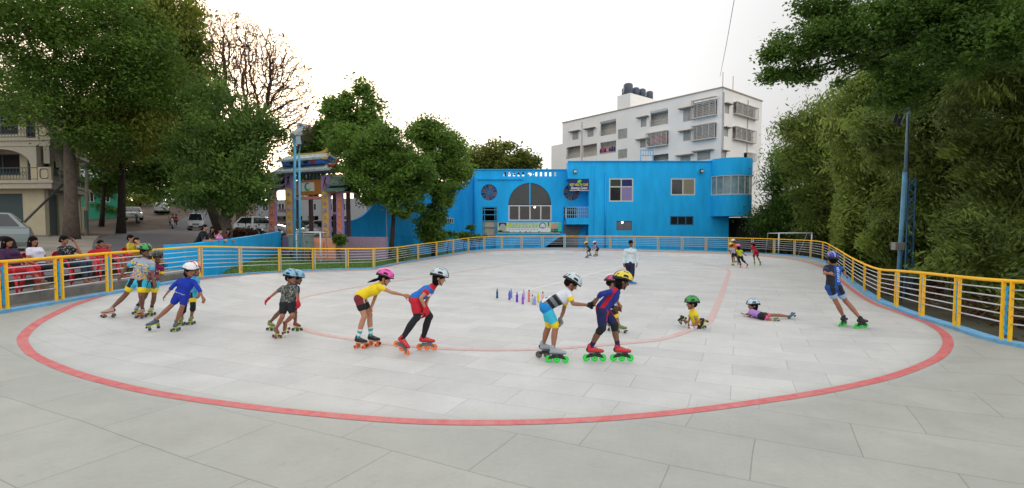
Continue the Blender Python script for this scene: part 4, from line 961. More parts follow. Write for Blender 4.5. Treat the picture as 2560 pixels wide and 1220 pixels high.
m = MB(); a = PG.rect(752, 456, 783, 478); pbox(m, PG, a[0], a[1], a[2], a[3], -.099, -.06); lg = m.build("logo_board", mats("logo_white", 225, 230, 228, rough=.6), lin, True)
cu, cz = (a[0] + a[2]) / 2, (a[1] + a[3]) / 2; m = MB()
LG = [mats("logo_blue", 40, 150, 190, rough=.6), mats("logo_green", 70, 180, 70, rough=.6), mats("logo_yellow", 190, 210, 60, rough=.6)]
m = MB()
for (a0, a1, q) in ((60, 200, 0), (195, 280, 1), (275, 345, 2)):
    outer = [(cu + .3 * math.cos(R(t)), cz + .3 * math.sin(R(t))) for t in np.linspace(a0, a1, 12)]; inner = [(cu + .05 + .19 * math.cos(R(t)), cz + .03 + .19 * math.sin(R(t))) for t in np.linspace(a1, a0, 12)]
    panel(m, PG, outer + inner, [], -.05, .008, LG[q])
m.build("logo_mark", None, lg, True) if False else m.build("logo_mark", None, lin, True)
m = MB(); a = PG.rect(736, 491, 803, 498); pbox(m, PG, a[0], a[1], a[2], a[3], -.45, -.15); m.build("cross_beam", GPNK, gate, True)
m = MB(); a = PG.rect(690, 522, 714, 530); pbox(m, PG, *a, -.5, -.2); a = PG.rect(825, 530, 841, 536); pbox(m, PG, *a, -.5, -.2); m.build("side_beam", mats("gate_mauve", 170, 135, 150, rough=.7), gate, True)
m = MB()
for k in range(7): x = 742 + k * 9; a = PG.rect(x, 432, x + 2.5, 450); pbox(m, PG, *a, -.4, -.25)
m.build("lattice", mats("gate_lattice", 70, 80, 105, rough=.7), gate, True)
# salmon wall and steps below the gate
SAL = mats("salmon_paint", 226, 160, 132, rough=.75, var=.12, vscale=2)
p0 = at(776, 620, 34.0); p1 = at(836, 620, 34.2); PSw = Plane((p0.x, p0.y), (p1.x - p0.x, p1.y - p0.y)); so = empty("salmon_wall", PSw.pt(1, 0), "low salmon painted wall with a step in front of the gate", "wall")
m = MB(); a = PSw.rect(776, 595, 838, 620); pbox(m, PSw, a[0], .1, a[2], a[3], -.3, 0); m.build("wall_face", SAL, so, True)
m = MB(); pbox(m, PSw, a[0] - .8, .1, a[0] + .9, a[3] - .25, .003, .5); m.build("step", SAL, so, True)
p0 = at(706, 620, 35.8); pd_ = at(776, 620, 35.4); PQ = Plane((p0.x, p0.y), (pd_.x - p0.x, pd_.y - p0.y)); m = MB(); a = PQ.rect(706, 590, 862, 620); pbox(m, PQ, a[0], .05, a[2] + 3, a[3] - .05, -.3, 0)
props(m.build("plinth_wall", mats("mauve_plaster", 150, 130, 150, rough=.85, var=.15)), "mauve plastered wall below the gate behind the grey cabinet", "wall")
# electrical cabinet
p = at(748, 645, 32.6); cab = empty("electrical_cabinet", (p.x, p.y, .1), "grey electrical cabinet on short legs below the twin blue poles", "cabinet")
CG = mats("cabinet_grey", 135, 150, 148, rough=.5, var=.08); x0 = at(721, 600, 32.6).x - p.x; x1 = at(776, 600, 32.6).x - p.x; z0 = at(748, 627, 32.6).z - .1; z1 = at(748, 588, 32.6).z - .1
m = MB(); m.box((x0, 0, z0), (x1, .6, z1)); m.build("cabinet_body", CG, cab, bevel=.015); m = MB(); m.box((x0 - .06, -.06, z1), (x1 + .06, .66, z1 + .06)); m.build("lid", mats("cabinet_lid", 175, 180, 175, rough=.5), cab)
for x in (x0 + .08, x0 + .45, x1 - .45, x1 - .08): m = MB(); m.box((x - .03, .1, 0), (x + .03, .16, z0)); m.build("leg", BLK, cab)
m = MB(); m.box(((x0 + x1) / 2 - .008, -.006, z0 + .05), ((x0 + x1) / 2 + .008, -.001, z1 - .05)); m.box((x1 - .25, -.02, (z0 + z1) / 2), (x1 - .2, -.001, (z0 + z1) / 2 + .12)); m.build("door_handle", BLK, cab)

# goal frames
def goal(name, xs_, ys_, Y, label, back=1.0, mm=None):
    x0 = at(xs_[0], 600, Y).x; x1 = at(xs_[1], 600, Y).x; z1 = at(xs_[0], ys_, Y).z; z0 = low_z(x0, Y)
    e = empty(name, ((x0 + x1) / 2, Y, z0), label, "goal frame", "metal goal frames"); 
    for x in (x0, x1): m = MB(); m.tube([(x, Y, z0), (x, Y, z1)], .05, 8); m.build("post", BARM, e, True, True)
    m = MB(); m.tube([(x0 - .04, Y, z1), (x1 + .04, Y, z1)], .05, 8); m.build("crossbar", BARM, e, True, True)
    for x in (x0, x1): m = MB(); m.tube([(x, Y, z1), (x + (.6 if x == x1 and back > 1 else 0), Y + back, z1 - .02), (x, Y + back * 1.2, z0)], .035, 8); m.build("back_stay", BARM, e, True, True)
goal("goal_frame", (741, 801), 581, 31.0, "white metal goal frame beside the grey cabinet")
goal("goal_frame", (1947, 2029), 583, 37.0, "white metal goal frame behind the far right of the railing", 1.6)

# twin blue light poles
BP = mats("pole_blue", 78, 160, 195, rough=.45, var=.15, vscale=3)
def fl(e, loc, rz, tilt, sc=1.0, mm=None):
    M = Matrix.Translation(loc) @ Matrix.Rotation(rz, 4, 'Z') @ Matrix.Rotation(tilt, 4, 'X')
    m = MB(); m.box((-.24 * sc, -.16 * sc, -.3 * sc), (.24 * sc, .0, .3 * sc), None, M); m.box((-.16 * sc, 0, -.2 * sc), (.16 * sc, .14 * sc, .2 * sc), None, M); h = m.build("floodlight", mm or BLK, e, True, bevel=.02)
    m = MB(); m.box((-.2 * sc, -.175 * sc, -.26 * sc), (.2 * sc, -.163 * sc, .26 * sc), None, M); m.build("lens", mats("flood_lens", 165, 185, 195, rough=.15), h, True)
pL = at(745, 650, 31.0); tp = at(737, 330, 31.0); e = empty("light_pole", (pL.x, 31, .1), "tall pale blue floodlight pole in front of the gate, taller of the two", "light pole")
m = MB(); m.tube([(pL.x - .2, 31, .1), (tp.x - .0, 31, tp.z)], [.085, .075], 10); m.build("pole", BP, e, True, True); fl(e, Vector((tp.x + .18, 30.9, tp.z - .1)), R(-40), R(-50), 1.1, mats("flood_grey", 160, 165, 165, rough=.4))
m = MB(); m.tube([(tp.x, 31, tp.z), (tp.x + .2, 30.95, tp.z + .2), (tp.x + .5, 30.95, tp.z + .35)], .03, 6); m.build("bracket", BP, e, True)
x = at(745.5, 640, 30.7); t2 = at(748, 383, 30.7); e = empty("light_pole", (x.x, 30.7, .1), "shorter pale blue pole with a black floodlight beside the taller pole", "light pole")
m = MB(); m.tube([(x.x + .12, 30.7, .1), (t2.x, 30.7, t2.z)], [.07, .06], 10); m.tube([(t2.x, 30.7, t2.z), (t2.x + .1, 30.7, t2.z + .6)], .025, 6); m.build("pole", BP, e, True, True); fl(e, Vector((t2.x + .12, 30.6, t2.z + .75)), R(-20), R(10), .9)
for k in range(9): z = .8 + k * .62; m = MB(); m.bar((x.x - .02 - .0 * k, 30.72, z), (pL.x - .15 - .02 * k, 30.98, z), .03); m.build("rung", BP, e, True)

# right light pole with floodlight and lattice mast
rb = at(2252, 690, 16.2); rt = at(2272, 272, 16.2)
e = empty("light_pole", (rb.x, 16.2, -.25), "tall weathered blue pole with a bent arm and floodlight by the bamboo", "light pole")
RP = mats("pole_weathered", 95, 120, 135, rough=.55, var=.25, vscale=3); RPB = mats("pole_blue_faded", 85, 140, 170, rough=.55, var=.25, vscale=3)
zc = at(2262, 430, 16.2); xb = rb.x - .08
m = MB(); m.tube([(xb, 16.2, -.3), (zc.x, 16.2, zc.z)], [.07, .062], 10); m.build("lower_pole", RPB, e, True, True)
m = MB(); m.tube([(zc.x + .02, 16.2, zc.z - .05), (rt.x, 16.2, rt.z - .05), ], [.05, .045], 8); m.tube([(rt.x, 16.2, rt.z - .05), (rt.x + .01, 16.2, rt.z), (rt.x - .4, 16.1, rt.z - .02)], .035, 8); m.build("upper_arm", RP, e, True, True)
m = MB(); m.tube([(rt.x - .4, 16.1, rt.z - .02), (rt.x - .52, 16.1, rt.z - .1), (rt.x - .52, 16.1, rt.z - .22)], .02, 6); m.build("bracket", BLK, e, True)
fl(e, Vector((rt.x - .45, 16.02, rt.z - .33)), R(50), R(14), .75)
m = MB(); a = at(2233, 606, 16.0); b = at(2256, 625, 16.0); m.box((a.x, 15.9, b.z), (b.x, 16.1, a.z)); m.build("junction_box", mats("box_grey", 130, 128, 125, rough=.5), e, True, bevel=.01)
m = MB(); m.tube([(xb + .09, 16.14, -.2), (zc.x + .08, 16.14, zc.z - .2), (rt.x - .03, 16.15, rt.z - .2)], .012, 5); m.build("cable", BLK, e, True)
lm = at(2272, 690, 17.2); lt = at(2281, 445, 17.2); e = empty("lattice_mast", (lm.x, 17.2, -.25), "dull blue lattice mast standing behind the floodlight pole", "mast")
LMB = mats("mast_blue", 40, 95, 125, rough=.6, var=.2)
for dx, dy in ((-.12, 0), (.12, 0), (0, .2)):
    m = MB(); m.tube([(lm.x + dx, 17.2 + dy, -.3), (lt.x + dx, 17.2 + dy, lt.z)], .022, 6); m.build("mast_leg", LMB, e, True)
m = MB(); n = 14
for k in range(n):
    f0 = k / n; f1 = (k + 1) / n; z0 = -.2 + (lt.z + .2) * f0; z1 = -.2 + (lt.z + .2) * f1; xa = lm.x + (lt.x - lm.x) * f0; xb_ = lm.x + (lt.x - lm.x) * f1; s = 1 if k % 2 else -1
    m.bar((xa - .12 * s, 17.2, z0), (xb_ + .12 * s, 17.2, z1), .02); m.bar((xa + .12, 17.2, z0), (xa, 17.4, z1), .018); m.bar((xb_ - .12, 17.2, z1), (xb_ + .12, 17.2, z1), .02)
m.box((lm.x - .15, 13.79, -.2), (lm.x + .15, 17.2, lt.z - .1)) if False else None
m.build("bracing", LMB, e, True)

# ================================================================== corner house on the left
CR = mats("house_cream", 182, 172, 146, rough=.85, var=.1, vscale=1.2, bump=.2, bscale=9); CRD = mats("house_trim", 172, 166, 150, rough=.8, var=.1); SHUT = mats("shutter_grey", 62, 78, 80, rough=.6, var=.1); IRON = mats("balcony_iron", 70, 85, 88, rough=.6); LINE = mats("moulding_line", 75, 75, 72, rough=.8)
HC = at(131, 500, 34.0); HE = at(197, 500, 39.5); HF = at(-160, 500, 34.6)
PHf = Plane((HC.x, HC.y), (HF.x - HC.x, HF.y - HC.y)); PHs = Plane((HC.x, HC.y), (HE.x - HC.x, HE.y - HC.y), (0, 0, 0))
ho = empty("corner_house", (HC.x - 2, HC.y + 2, 1.5), "cream balconied house with grey shutters behind the parked silver car", "house")
s0 = PHf.uz(60, 452)[1]; s1 = PHf.uz(60, 346)[1]; LH = 9.0; DS = (Vector((HE.x, HE.y)) - Vector((HC.x, HC.y))).length + 3.5
def hb(mb, u0, u1, v0, v1, z0, z1, mm=None):
    """box: u along the front (to the left), v along the side (away)"""
    q = []
    for u, v in ((u0, v0), (u1, v0), (u1, v1), (u0, v1)): p = PHf.d * u + PHs.d * v + Vector((HC.x, HC.y, 0)); q.append((p.x, p.y))
    quad_prism(mb, q, z0, z1, mm)
ZH = 1.7; top_ = s1 + 3.1
m = MB(); sh = [PHf.rect(-60, 484, 60, 576), ]
GFf = Plane((HC.x, HC.y), (HF.x - HC.x, HF.y - HC.y)); GFf.p = GFf.p + PHs.d * .9; GFf.p = GFf.p + PHf.d * .9
GFs = Plane((0, 0), (PHs.d.x, PHs.d.y)); GFs.p = Vector((HC.x, HC.y, 0)) + PHf.d * .9 + PHs.d * .9; GFs.n = PHs.n.copy()
r1 = GFf.rect(-60, 484, 58, 577); 
panel(m, GFf, rect_loop(0, ZH, LH, s0 - .01), [rect_loop(*r1)], 0, .3)
rs = (.7, ZH, 3.0, s0 - .75)
hol = [rect_loop(*rs)] if rs[2] - rs[0] > .3 else []
panel(m, GFs, rect_loop(.31, ZH, DS - 1, s0 - .01), hol, 0, .3)
hb(m, .9, LH + .9, DS + .1, DS + .3, ZH, top_); m.build("ground_floor_wall", CR, ho, True)
m = MB()
for k in range(26): z = r1[1] + (r1[3] - r1[1]) * k / 26; pbox(m, GFf, r1[0] + .01, z, r1[2] - .01, z + (r1[3] - r1[1]) / 26 - .012, -.16, -.12)
pbox(m, GFf, r1[0] + .01, r1[1], r1[2] - .01, r1[3], -.2, -.165); m.build("roller_shutter", SHUT, ho, True)
if hol:
    m = MB()
    for k in range(26): z = rs[1] + (rs[3] - rs[1]) * k / 26; pbox(m, GFs, rs[0] + .01, z, rs[2] - .01, z + (rs[3] - rs[1]) / 26 - .012, -.16, -.12)
    pbox(m, GFs, rs[0] + .01, rs[1], rs[2] - .01, rs[3], -.2, -.165); m.build("roller_shutter", SHUT, ho, True)
for zz in (s0, s1):
    m = MB(); hb(m, -.12, LH + .9, -.12, DS, zz - .15, zz + .02); hb(m, 0, LH + .9, 0, DS, zz - .5, zz - .152); m.build("balcony_slab", CRD, ho, True)
for z0, z1, dk in ((s0 + .02, s1 - .51, 1.5), (s1 + .02, top_, 1.5)):     # set back upper walls
    m = MB(); P2 = Plane((0, 0), (PHf.d.x, PHf.d.y)); P2.p = Vector((HC.x, HC.y, 0)) + PHf.d * 1.4 + PHs.d * 1.5; P2.n = PHf.n.copy()
    P3 = Plane((0, 0), (PHs.d.x, PHs.d.y)); P3.p = Vector((HC.x, HC.y, 0)) + PHf.d * 1.4 + PHs.d * 1.5; P3.n = PHs.n.copy()
    wn = [(.15, z0 + .1, .85, z1 - .35), (1.4, z0 + .5, 5.4, z1 - .3)]
    panel(m, P2, rect_loop(0, z0, LH - .5, z1), [rect_loop(*w_) for w_ in wn], 0, .25)
    ws = [(1.0, z0 + .8, 2.2, z1 - .4), (3.2, z0 + .8, 4.4, z1 - .4)]
    panel(m, P3, rect_loop(.26, z0, DS - 1.6, z1), [rect_loop(*w_) for w_ in ws], 0, .25); m.build("upper_wall", CR, ho, True)
    for w_ in wn: window(P2, ho, *w_, cols=1 if w_[2] < 1 else 3, fw=.08, o=-.02, fm=SHUT, gm=ROOM)
    for w_ in ws: window(P3, ho, *w_, cols=2, fw=.06, o=-.02, fm=SHUT, gm=GLASS)
m = MB(); hb(m, 1.2, LH + .9, 1.3, DS, top_, top_ + .2); m.build("roof_slab", CRD, ho, True)
def rrect(u0, z0, u1, z1, r_, n=4):
    out = []
    for (cx, cz, a) in ((u1 - r_, z1 - r_, 0), (u0 + r_, z1 - r_, 90), (u0 + r_, z0 + r_, 180), (u1 - r_, z0 + r_, 270)):
        for k in range(n + 1): t = R(a + 90 * k / n); out.append((cx + r_ * math.cos(t), cz + r_ * math.sin(t)))
    return out
for zz in (s0 + .02, s1 + .02):
    m = MB(); pbox(m, PHf, .02, zz, .95, zz + .88, -.15, 0); pbox(m, PHs, .0, zz, .14, zz + .876, -.15, 0); pp = m.build("parapet_panel", CR, ho, True)
    m = MB(); panel(m, PHf, rrect(.17, zz + .1, .8, zz + .78, .18), [rrect(.22, zz + .15, .75, zz + .73, .14)], .03, .027); m.build("moulding", LINE, pp, True)
    for P_, u0, u1 in ((PHf, .95, LH), (PHs, .14, DS - 2)):
        nb = 2 if P_ is PHf else 4; L_ = (u1 - u0) / nb
        for k in range(nb):
            a, b = u0 + L_ * k, u0 + L_ * (k + 1) - .12; m = MB(); pbox(m, P_, a, zz + .82, b, zz + .87, -.1, -.05); pbox(m, P_, a, zz + .08, b, zz + .12, -.1, -.05)
            n = max(3, int((b - a) / .22))
            for q in range(n + 1): u = a + (b - a) * q / n; m.bar(P_.pt(u, zz + .1, -.075), P_.pt(u, zz + .84, -.075), .018)
            for q in range(n):
                ua = a + (b - a) * q / n; ub = a + (b - a) * (q + 1) / n; m.bar(P_.pt(ua, zz + .3, -.075), P_.pt(ub, zz + .66, -.075), .014); m.bar(P_.pt(ua, zz + .66, -.075), P_.pt(ub, zz + .3, -.075), .014)
            m.build("balcony_rail", IRON, ho, True)
            if k < nb - 1: m = MB(); pbox(m, P_, b, zz, b + .12, zz + .9, -.15, -.02); m.build("rail_pier", CR, ho, True)
# columns and arch beams on the first floor balcony
for P_, ua, ub in ((PHf, 1.55, 6.2), (PHs, .5, 2.5)):
    zc_ = s1 - .51; zl = zc_ - 1.15; cu = (ua + ub) / 2; ra = (ub - ua) / 2
    el = [(cu - ra * math.cos(t), zl + 1.0 * math.sin(t)) for t in [math.pi * k / 20 for k in range(21)]]
    m = MB(); panel(m, P_, [(ua - .5 if P_ is PHf else .0, zc_)] + [(ua - .5 if P_ is PHf else .0, zl)] + el + [(ub + .4, zl), (ub + .4, zc_)], [], -.05, .3); m.build("arch_beam", CRD, ho, True)
for u in (1.3,): m = MB(); pbox(m, PHf, u - .22, s0 + .02, u + .22, s1 - 1.6, -.4, -.06); m.build("column", CR, ho, True)
m = MB()
hb(m, .3, LH + .9, .3, 7, .8, 1.5); hb(m, .6, LH + .9, .6, 6.8, 1.503, ZH)
m.build("entrance_step", mats("step_grey", 120, 118, 112, rough=.9, var=.15), ho, True)
# cream compound wall and green house beyond
p0 = at(186, 560, 41); p1 = at(214, 560, 44); Pc = Plane((p0.x, p0.y), (p1.x - p0.x, p1.y - p0.y)); m = MB(); a = Pc.rect(184, 516, 213, 575); pbox(m, Pc, a[0], 1.2, a[2], a[3], -.25, 0)
props(m.build("boundary_wall", CR), "cream boundary wall end beside the concrete lamp post", "wall")
p0 = at(150, 500, 58); p1 = at(305, 500, 62); Pg = Plane((p0.x, p0.y), (p1.x - p0.x, p1.y - p0.y)); gh = empty("green_house", Pg.pt(3, 1.8), "turquoise green house with a white parapet half hidden by trees", "house")
TQ = mats("turquoise_wall", 60, 160, 130, rough=.8, var=.12, vscale=1); a = Pg.rect(192, 443, 300, 560)
m = MB(); wz = [Pg.rect(215, 480, 235, 505), Pg.rect(255, 480, 275, 505)]; panel(m, Pg, rect_loop(a[0], 1.5, a[2], a[3]), [rect_loop(*w_) for w_ in wz], 0, .3); pbox(m, Pg, a[0], a[3] - .3, a[2], a[3], -6, -.301); m.build("wall", TQ, gh, True)
for w_ in wz: window(Pg, gh, *w_, cols=2, fw=.08)
m = MB(); b = Pg.rect(192, 424, 262, 443); pbox(m, Pg, b[0], b[1] + .003, b[2], b[3], -.4, .06); m.build("parapet", mats("parapet_white", 205, 215, 222, rough=.8), gh, True)
m = MB(); b = Pg.rect(205, 468, 290, 476); pbox(m, Pg, b[0], b[1], b[2], b[3], .003, .9); m.build("balcony_slab", mats("brick_red", 130, 62, 48, rough=.8), gh, True)
q = at(224, 424, 60); t = MB(); t.tube([(q.x, 61, q.z - .2), (q.x, 61, q.z + .45), (q.x, 61, q.z + .6)], [.42, .42, .2], 12); props(t.build("water_tank", mats("tank_blue", 40, 110, 175, rough=.5), smooth=True), "small blue water tank on top of the turquoise house", "water tank")
# long white building seen through the gate
p0 = at(600, 540, 66); p1 = at(915, 540, 60); Pw = Plane((p0.x, p0.y), (p1.x - p0.x, p1.y - p0.y)); wb = empty("white_building", Pw.pt(8, 2), "long low white building seen through the gate", "building")
a = Pw.rect(640, 498, 912, 575); m = MB(); hs_ = [Pw.rect(x, 540, x + 26, 566) for x in range(650, 890, 40)]; panel(m, Pw, rect_loop(a[0], 1.6, a[2], a[3]), [rect_loop(*w_) for w_ in hs_] + [rect_loop(*Pw.rect(x, 508, x + 16, 527)) for x in range(655, 890, 40)], 0, .3); pbox(m, Pw, a[0], a[3] - .3, a[2], a[3] - .004, -7, -.301); m.build("wall", mats("far_white", 178, 182, 186, rough=.85, var=.08), wb, True)
for w_ in hs_: m = MB(); pbox(m, Pw, *w_, -1.4, -1.3); m.build("garage_door", ROOM, wb, True)
for x in range(655, 890, 40): window(Pw, wb, *Pw.rect(x, 508, x + 16, 527), cols=2, fw=.08)
for px0, px1, yt, Y, lab in ((742, 764, 309, 130, "far pale tower block rising behind the bare tree"), (926, 943, 293, 120, "far pale tower block behind the tall green tree")):
    a = at(px0, yt, Y); b = at(px1, yt, Y); P_ = Plane((a.x, Y), (1, 0)); e = empty("tower_block", (a.x, Y, 5), lab, "tower block"); hs_ = [(.6 + i * 1.4, z, 1.5 + i * 1.4, z + 1.4) for i in range(int((b.x - a.x) / 1.5)) for z in np.arange(8, a.z - 2, 3.0)]
    m = MB(); panel(m, P_, rect_loop(0, 1, b.x - a.x, a.z), [rect_loop(*h) for h in hs_], 0, .3); m.box((a.x, Y + .31, 1), (b.x, Y + 8, a.z)); m.build("wall", mats("tower_grey", 190, 196, 200, rough=.85), e, True)
# open shelter to the right of the rink building
shx0, shx1 = at(1824, 560, 51).x, at(1905, 560, 51).x; e = empty("dark_shelter", (shx0 + 2, 52, -.25), "dark open shelter roof beside the blue building", "shelter")
m = MB(); m.box((shx0 + .02, 50.6, 3.05), (shx1 + 1, 58, 3.25)); m.build("roof", mats("shelter_roof", 60, 62, 62, rough=.8), e, True)
for x in (shx0 + 1.5, shx0 + 3.2, shx1 + .5): m = MB(); m.box((x - .08, 50.9, -.3), (x + .08, 51.06, 3.04)); m.build("post", mats("shelter_post", 45, 46, 45), e, True)
m = MB(); m.box((shx0 + .4, 55.2, -.3), (shx1 + 5, 55.4, 3.04)); m.box((shx0 + .4, 52.2, -.3), (shx0 + 1.2, 55.19, 3.04)); m.build("shade_backing", mats("shelter_shade", 32, 34, 32, rough=.9), e, True)  # added backing: the shade of the void is put into its dark colour

# ---- concrete lamp post and the leaning steel stay on the left
q = hit(216, 591, land_z, 30); e = empty("lamp_post", (q.x, q.y, q.z), "weathered concrete lamp post with a round lamp head beside the road", "lamp post"); t = at(217, 424, q.y)
CP = mats("post_concrete", 140, 132, 120, rough=.9, var=.3, vscale=4); m = MB(); m.tube([(q.x, q.y, q.z - .2), (t.x, t.y, t.z)], [.14, .09], 8); m.build("post", CP, e, True, True)
m = MB(); m.tube([(t.x, t.y, t.z), (t.x - .1, t.y - .1, t.z + .2)], .04, 6); m.build("arm", CP, e, True); m = MB(); m.ell((t.x - .15, t.y - .1, t.z + .3), (.28, .2, .16)); m.build("lamp_head", mats("lamp_shade_grey", 120, 122, 120, rough=.5), e, True, True)
m = MB(); m.box((q.x + .02, q.y - .16, q.z + .6), (q.x + .22, q.y - .1, q.z + 1.8)); m.build("notice_plate", mats("green_plate", 50, 75, 70, rough=.6), e, True)
a = at(60, 556, 31); b = at(160, 458, 33.0); m = MB(); m.tube([(a.x, a.y, 1.2), tuple(a), tuple(b)], .07, 6); props(m.build("steel_stay", mats("stay_grey", 60, 62, 62, rough=.6), None, smooth=True), "thin grey steel stay leaning across the house front", "stay")

a = at(1800, 192, 70); b = at(1846, -60, 40); m = MB(); m.tube([a, a.lerp(b, .5) - Vector((0, 0, .3)), b], .03, 5); props(m.build("overhead_cable", mats("cable_grey", 150, 150, 155, rough=.6)), "thin grey cable running up from the apartment roof into the sky", "cable")
# ------------------------------------------------------------------ foliage
def leaf_mat(name, dark, light, third=None):
    m = bpy.data.materials.new(name); m.use_nodes = True; n = m.node_tree.nodes; l = m.node_tree.links.new; p = n["Principled BSDF"]; out = n["Material Output"]
    a = n.new("ShaderNodeAttribute"); a.attribute_name = "tone"
    r = n.new("ShaderNodeValToRGB"); r.color_ramp.elements[0].color = (*dark, 1); r.color_ramp.elements[1].color = (*light, 1)
    if third: e = r.color_ramp.elements.new(.8); e.color = (*light, 1); r.color_ramp.elements[2].color = (*third, 1)
    l(a.outputs['Fac'], r.inputs[0]); l(r.outputs[0], p.inputs['Base Color']); p.inputs['Roughness'].default_value = .55; p.inputs['Specular IOR Level'].default_value = .25
    t = n.new("ShaderNodeBsdfTranslucent"); l(r.outputs[0], t.inputs[0]); mx = n.new("ShaderNodeMixShader"); mx.inputs[0].default_value = .45
    l(p.outputs[0], mx.inputs[1]); l(t.outputs[0], mx.inputs[2]); l(mx.outputs[0], out.inputs[0]); return m
LF_DARK = leaf_mat("foliage_dark", (0.040, 0.085, 0.016), (0.199, 0.338, 0.056), (0.258, 0.356, 0.056))
LF_MID = leaf_mat("foliage_mid", (0.048, 0.101, 0.019), (0.172, 0.308, 0.049), (0.343, 0.438, 0.082))
LF_OLIVE = leaf_mat("foliage_olive", (0.076, 0.101, 0.017), (0.305, 0.346, 0.058), (0.366, 0.331, 0.072))
LF_FRESH = leaf_mat("foliage_fresh", (0.043, 0.086, 0.021), (0.158, 0.276, 0.052), (0.268, 0.368, 0.081))
LF_BAMB = leaf_mat("foliage_bamboo", (.055, .085, .022), (.27, .37, .07), (.36, .30, .12))
LF_DRY = leaf_mat("foliage_dry", (.08, .045, .025), (.20, .10, .06), (.22, .18, .08))
BARK = mats("bark_grey", 92, 82, 72, rough=.95, var=.3, vscale=5, bump=.6, bscale=20); BARKD = mats("bark_dark", 55, 47, 40, rough=.95, var=.3, vscale=5, bump=.6, bscale=20)
def leaves(name, blobs, n, size, m, parent, aspect=.5, csize=.5, droop=.3, shell=.5, tone=(0, 1), clumps=None, down=0):
    """n small leaf faces gathered in clumps inside ellipsoid blobs"""
    vol = np.array([(b[1][0] * b[1][1] * b[1][2]) ** .67 for b in blobs]); pr_ = vol / vol.sum()
    nc = clumps or max(30, n // 200); bi = rng.choice(len(blobs), nc, p=pr_); C = np.array([list(b[0]) for b in blobs])[bi]; RR = np.array([b[1] for b in blobs])[bi]
    d = rng.normal(size=(nc, 3)); d /= np.linalg.norm(d, axis=1)[:, None]; rr = rng.uniform(shell ** 2, 1, nc) ** .5; cc = C + d * RR * rr[:, None]
    ct = rng.beta(1.1, 1.3, nc); ci = rng.integers(0, nc, n); sg = csize * rng.uniform(.6, 1.3, nc)[ci]
    P = cc[ci] + rng.normal(size=(n, 3)) * sg[:, None] * np.array([.6, .6, .42])
    ok = ~(in_loop(P[:, 0], P[:, 1], LOOP) & (P[:, 2] < 5.2)); P = P[ok]; ci = ci[ok]; n = len(P)
    a = rng.normal(size=(n, 3)); a[:, 2] = a[:, 2] * .5 - droop; a /= np.linalg.norm(a, axis=1)[:, None]
    if down:   # sprays hang in a common direction inside each clump
        cd_ = rng.normal(size=(nc, 3)); cd_[:, 2] = -down; cd_ /= np.linalg.norm(cd_, axis=1)[:, None]; a = a * .45 + cd_[ci]; a /= np.linalg.norm(a, axis=1)[:, None]
    b = np.cross(a, rng.normal(size=(n, 3)) * .6 + np.array([0, 0, 1.0])); b /= np.linalg.norm(b, axis=1)[:, None] + 1e-9
    b = np.cross(b, a) * rng.normal(size=(n, 1)) * .7 + b; b /= np.linalg.norm(b, axis=1)[:, None]
    s = size * rng.uniform(.45, 1.55, n)[:, None]; V = np.empty((n, 4, 3)); V[:, 0] = P - a * s / 2; V[:, 1] = P + b * s * aspect / 2; V[:, 2] = P + a * s / 2; V[:, 3] = P - b * s * aspect / 2
    me = bpy.data.meshes.new(name); me.vertices.add(4 * n); me.vertices.foreach_set('co', V.astype('f').ravel()); me.loops.add(4 * n); me.loops.foreach_set('vertex_index', np.arange(4 * n, dtype='i'))
    me.polygons.add(n); me.polygons.foreach_set('loop_start', np.arange(0, 4 * n, 4, dtype='i')); me.polygons.foreach_set('loop_total', np.full(n, 4, dtype='i'))
    t = np.clip(tone[0] + (tone[1] - tone[0]) * (ct[ci] * .65 + rng.uniform(0, 1, n) * .35), 0, 1)
    at_ = me.attributes.new("tone", 'FLOAT', 'FACE'); at_.data.foreach_set('value', t.astype('f')); me.materials.append(m); me.update(calc_edges=True)
    return link(name, me, parent, True), cc
def in_loop(X, Y, poly):
    c = np.zeros(len(X), bool); n = len(poly); j = n - 1
    for i in range(n):
        xi, yi = poly[i][0], poly[i][1]; xj, yj = poly[j][0], poly[j][1]
        if yi != yj: c ^= ((yi > Y) != (yj > Y)) & (X < (xj - xi) * (Y - yi) / (yj - yi) + xi)
        j = i
    return c
def limb(mb, a, b, ra, rb, wig=.12, n=5, sides=7):
    a = Vector(a); b = Vector(b); L_ = (b - a).length; pts = []; rs = []
    for k in range(n + 1):
        t = k / n; o = Vector(rng.normal(size=3)) * wig * L_ * .3 * math.sin(math.pi * t); pts.append(a.lerp(b, t) + o + Vector((0, 0, L_ * .06 * math.sin(math.pi * t)))); rs.append(ra + (rb - ra) * t)
    mb.tube(pts, rs, sides); return pts
def B(px, py, Y, rx, ry, rd=None):
    c = at(px, py, Y); k = Y / 1280; return (c, (rx * k, (rd or (rx + ry) / 2) * k, ry * k))
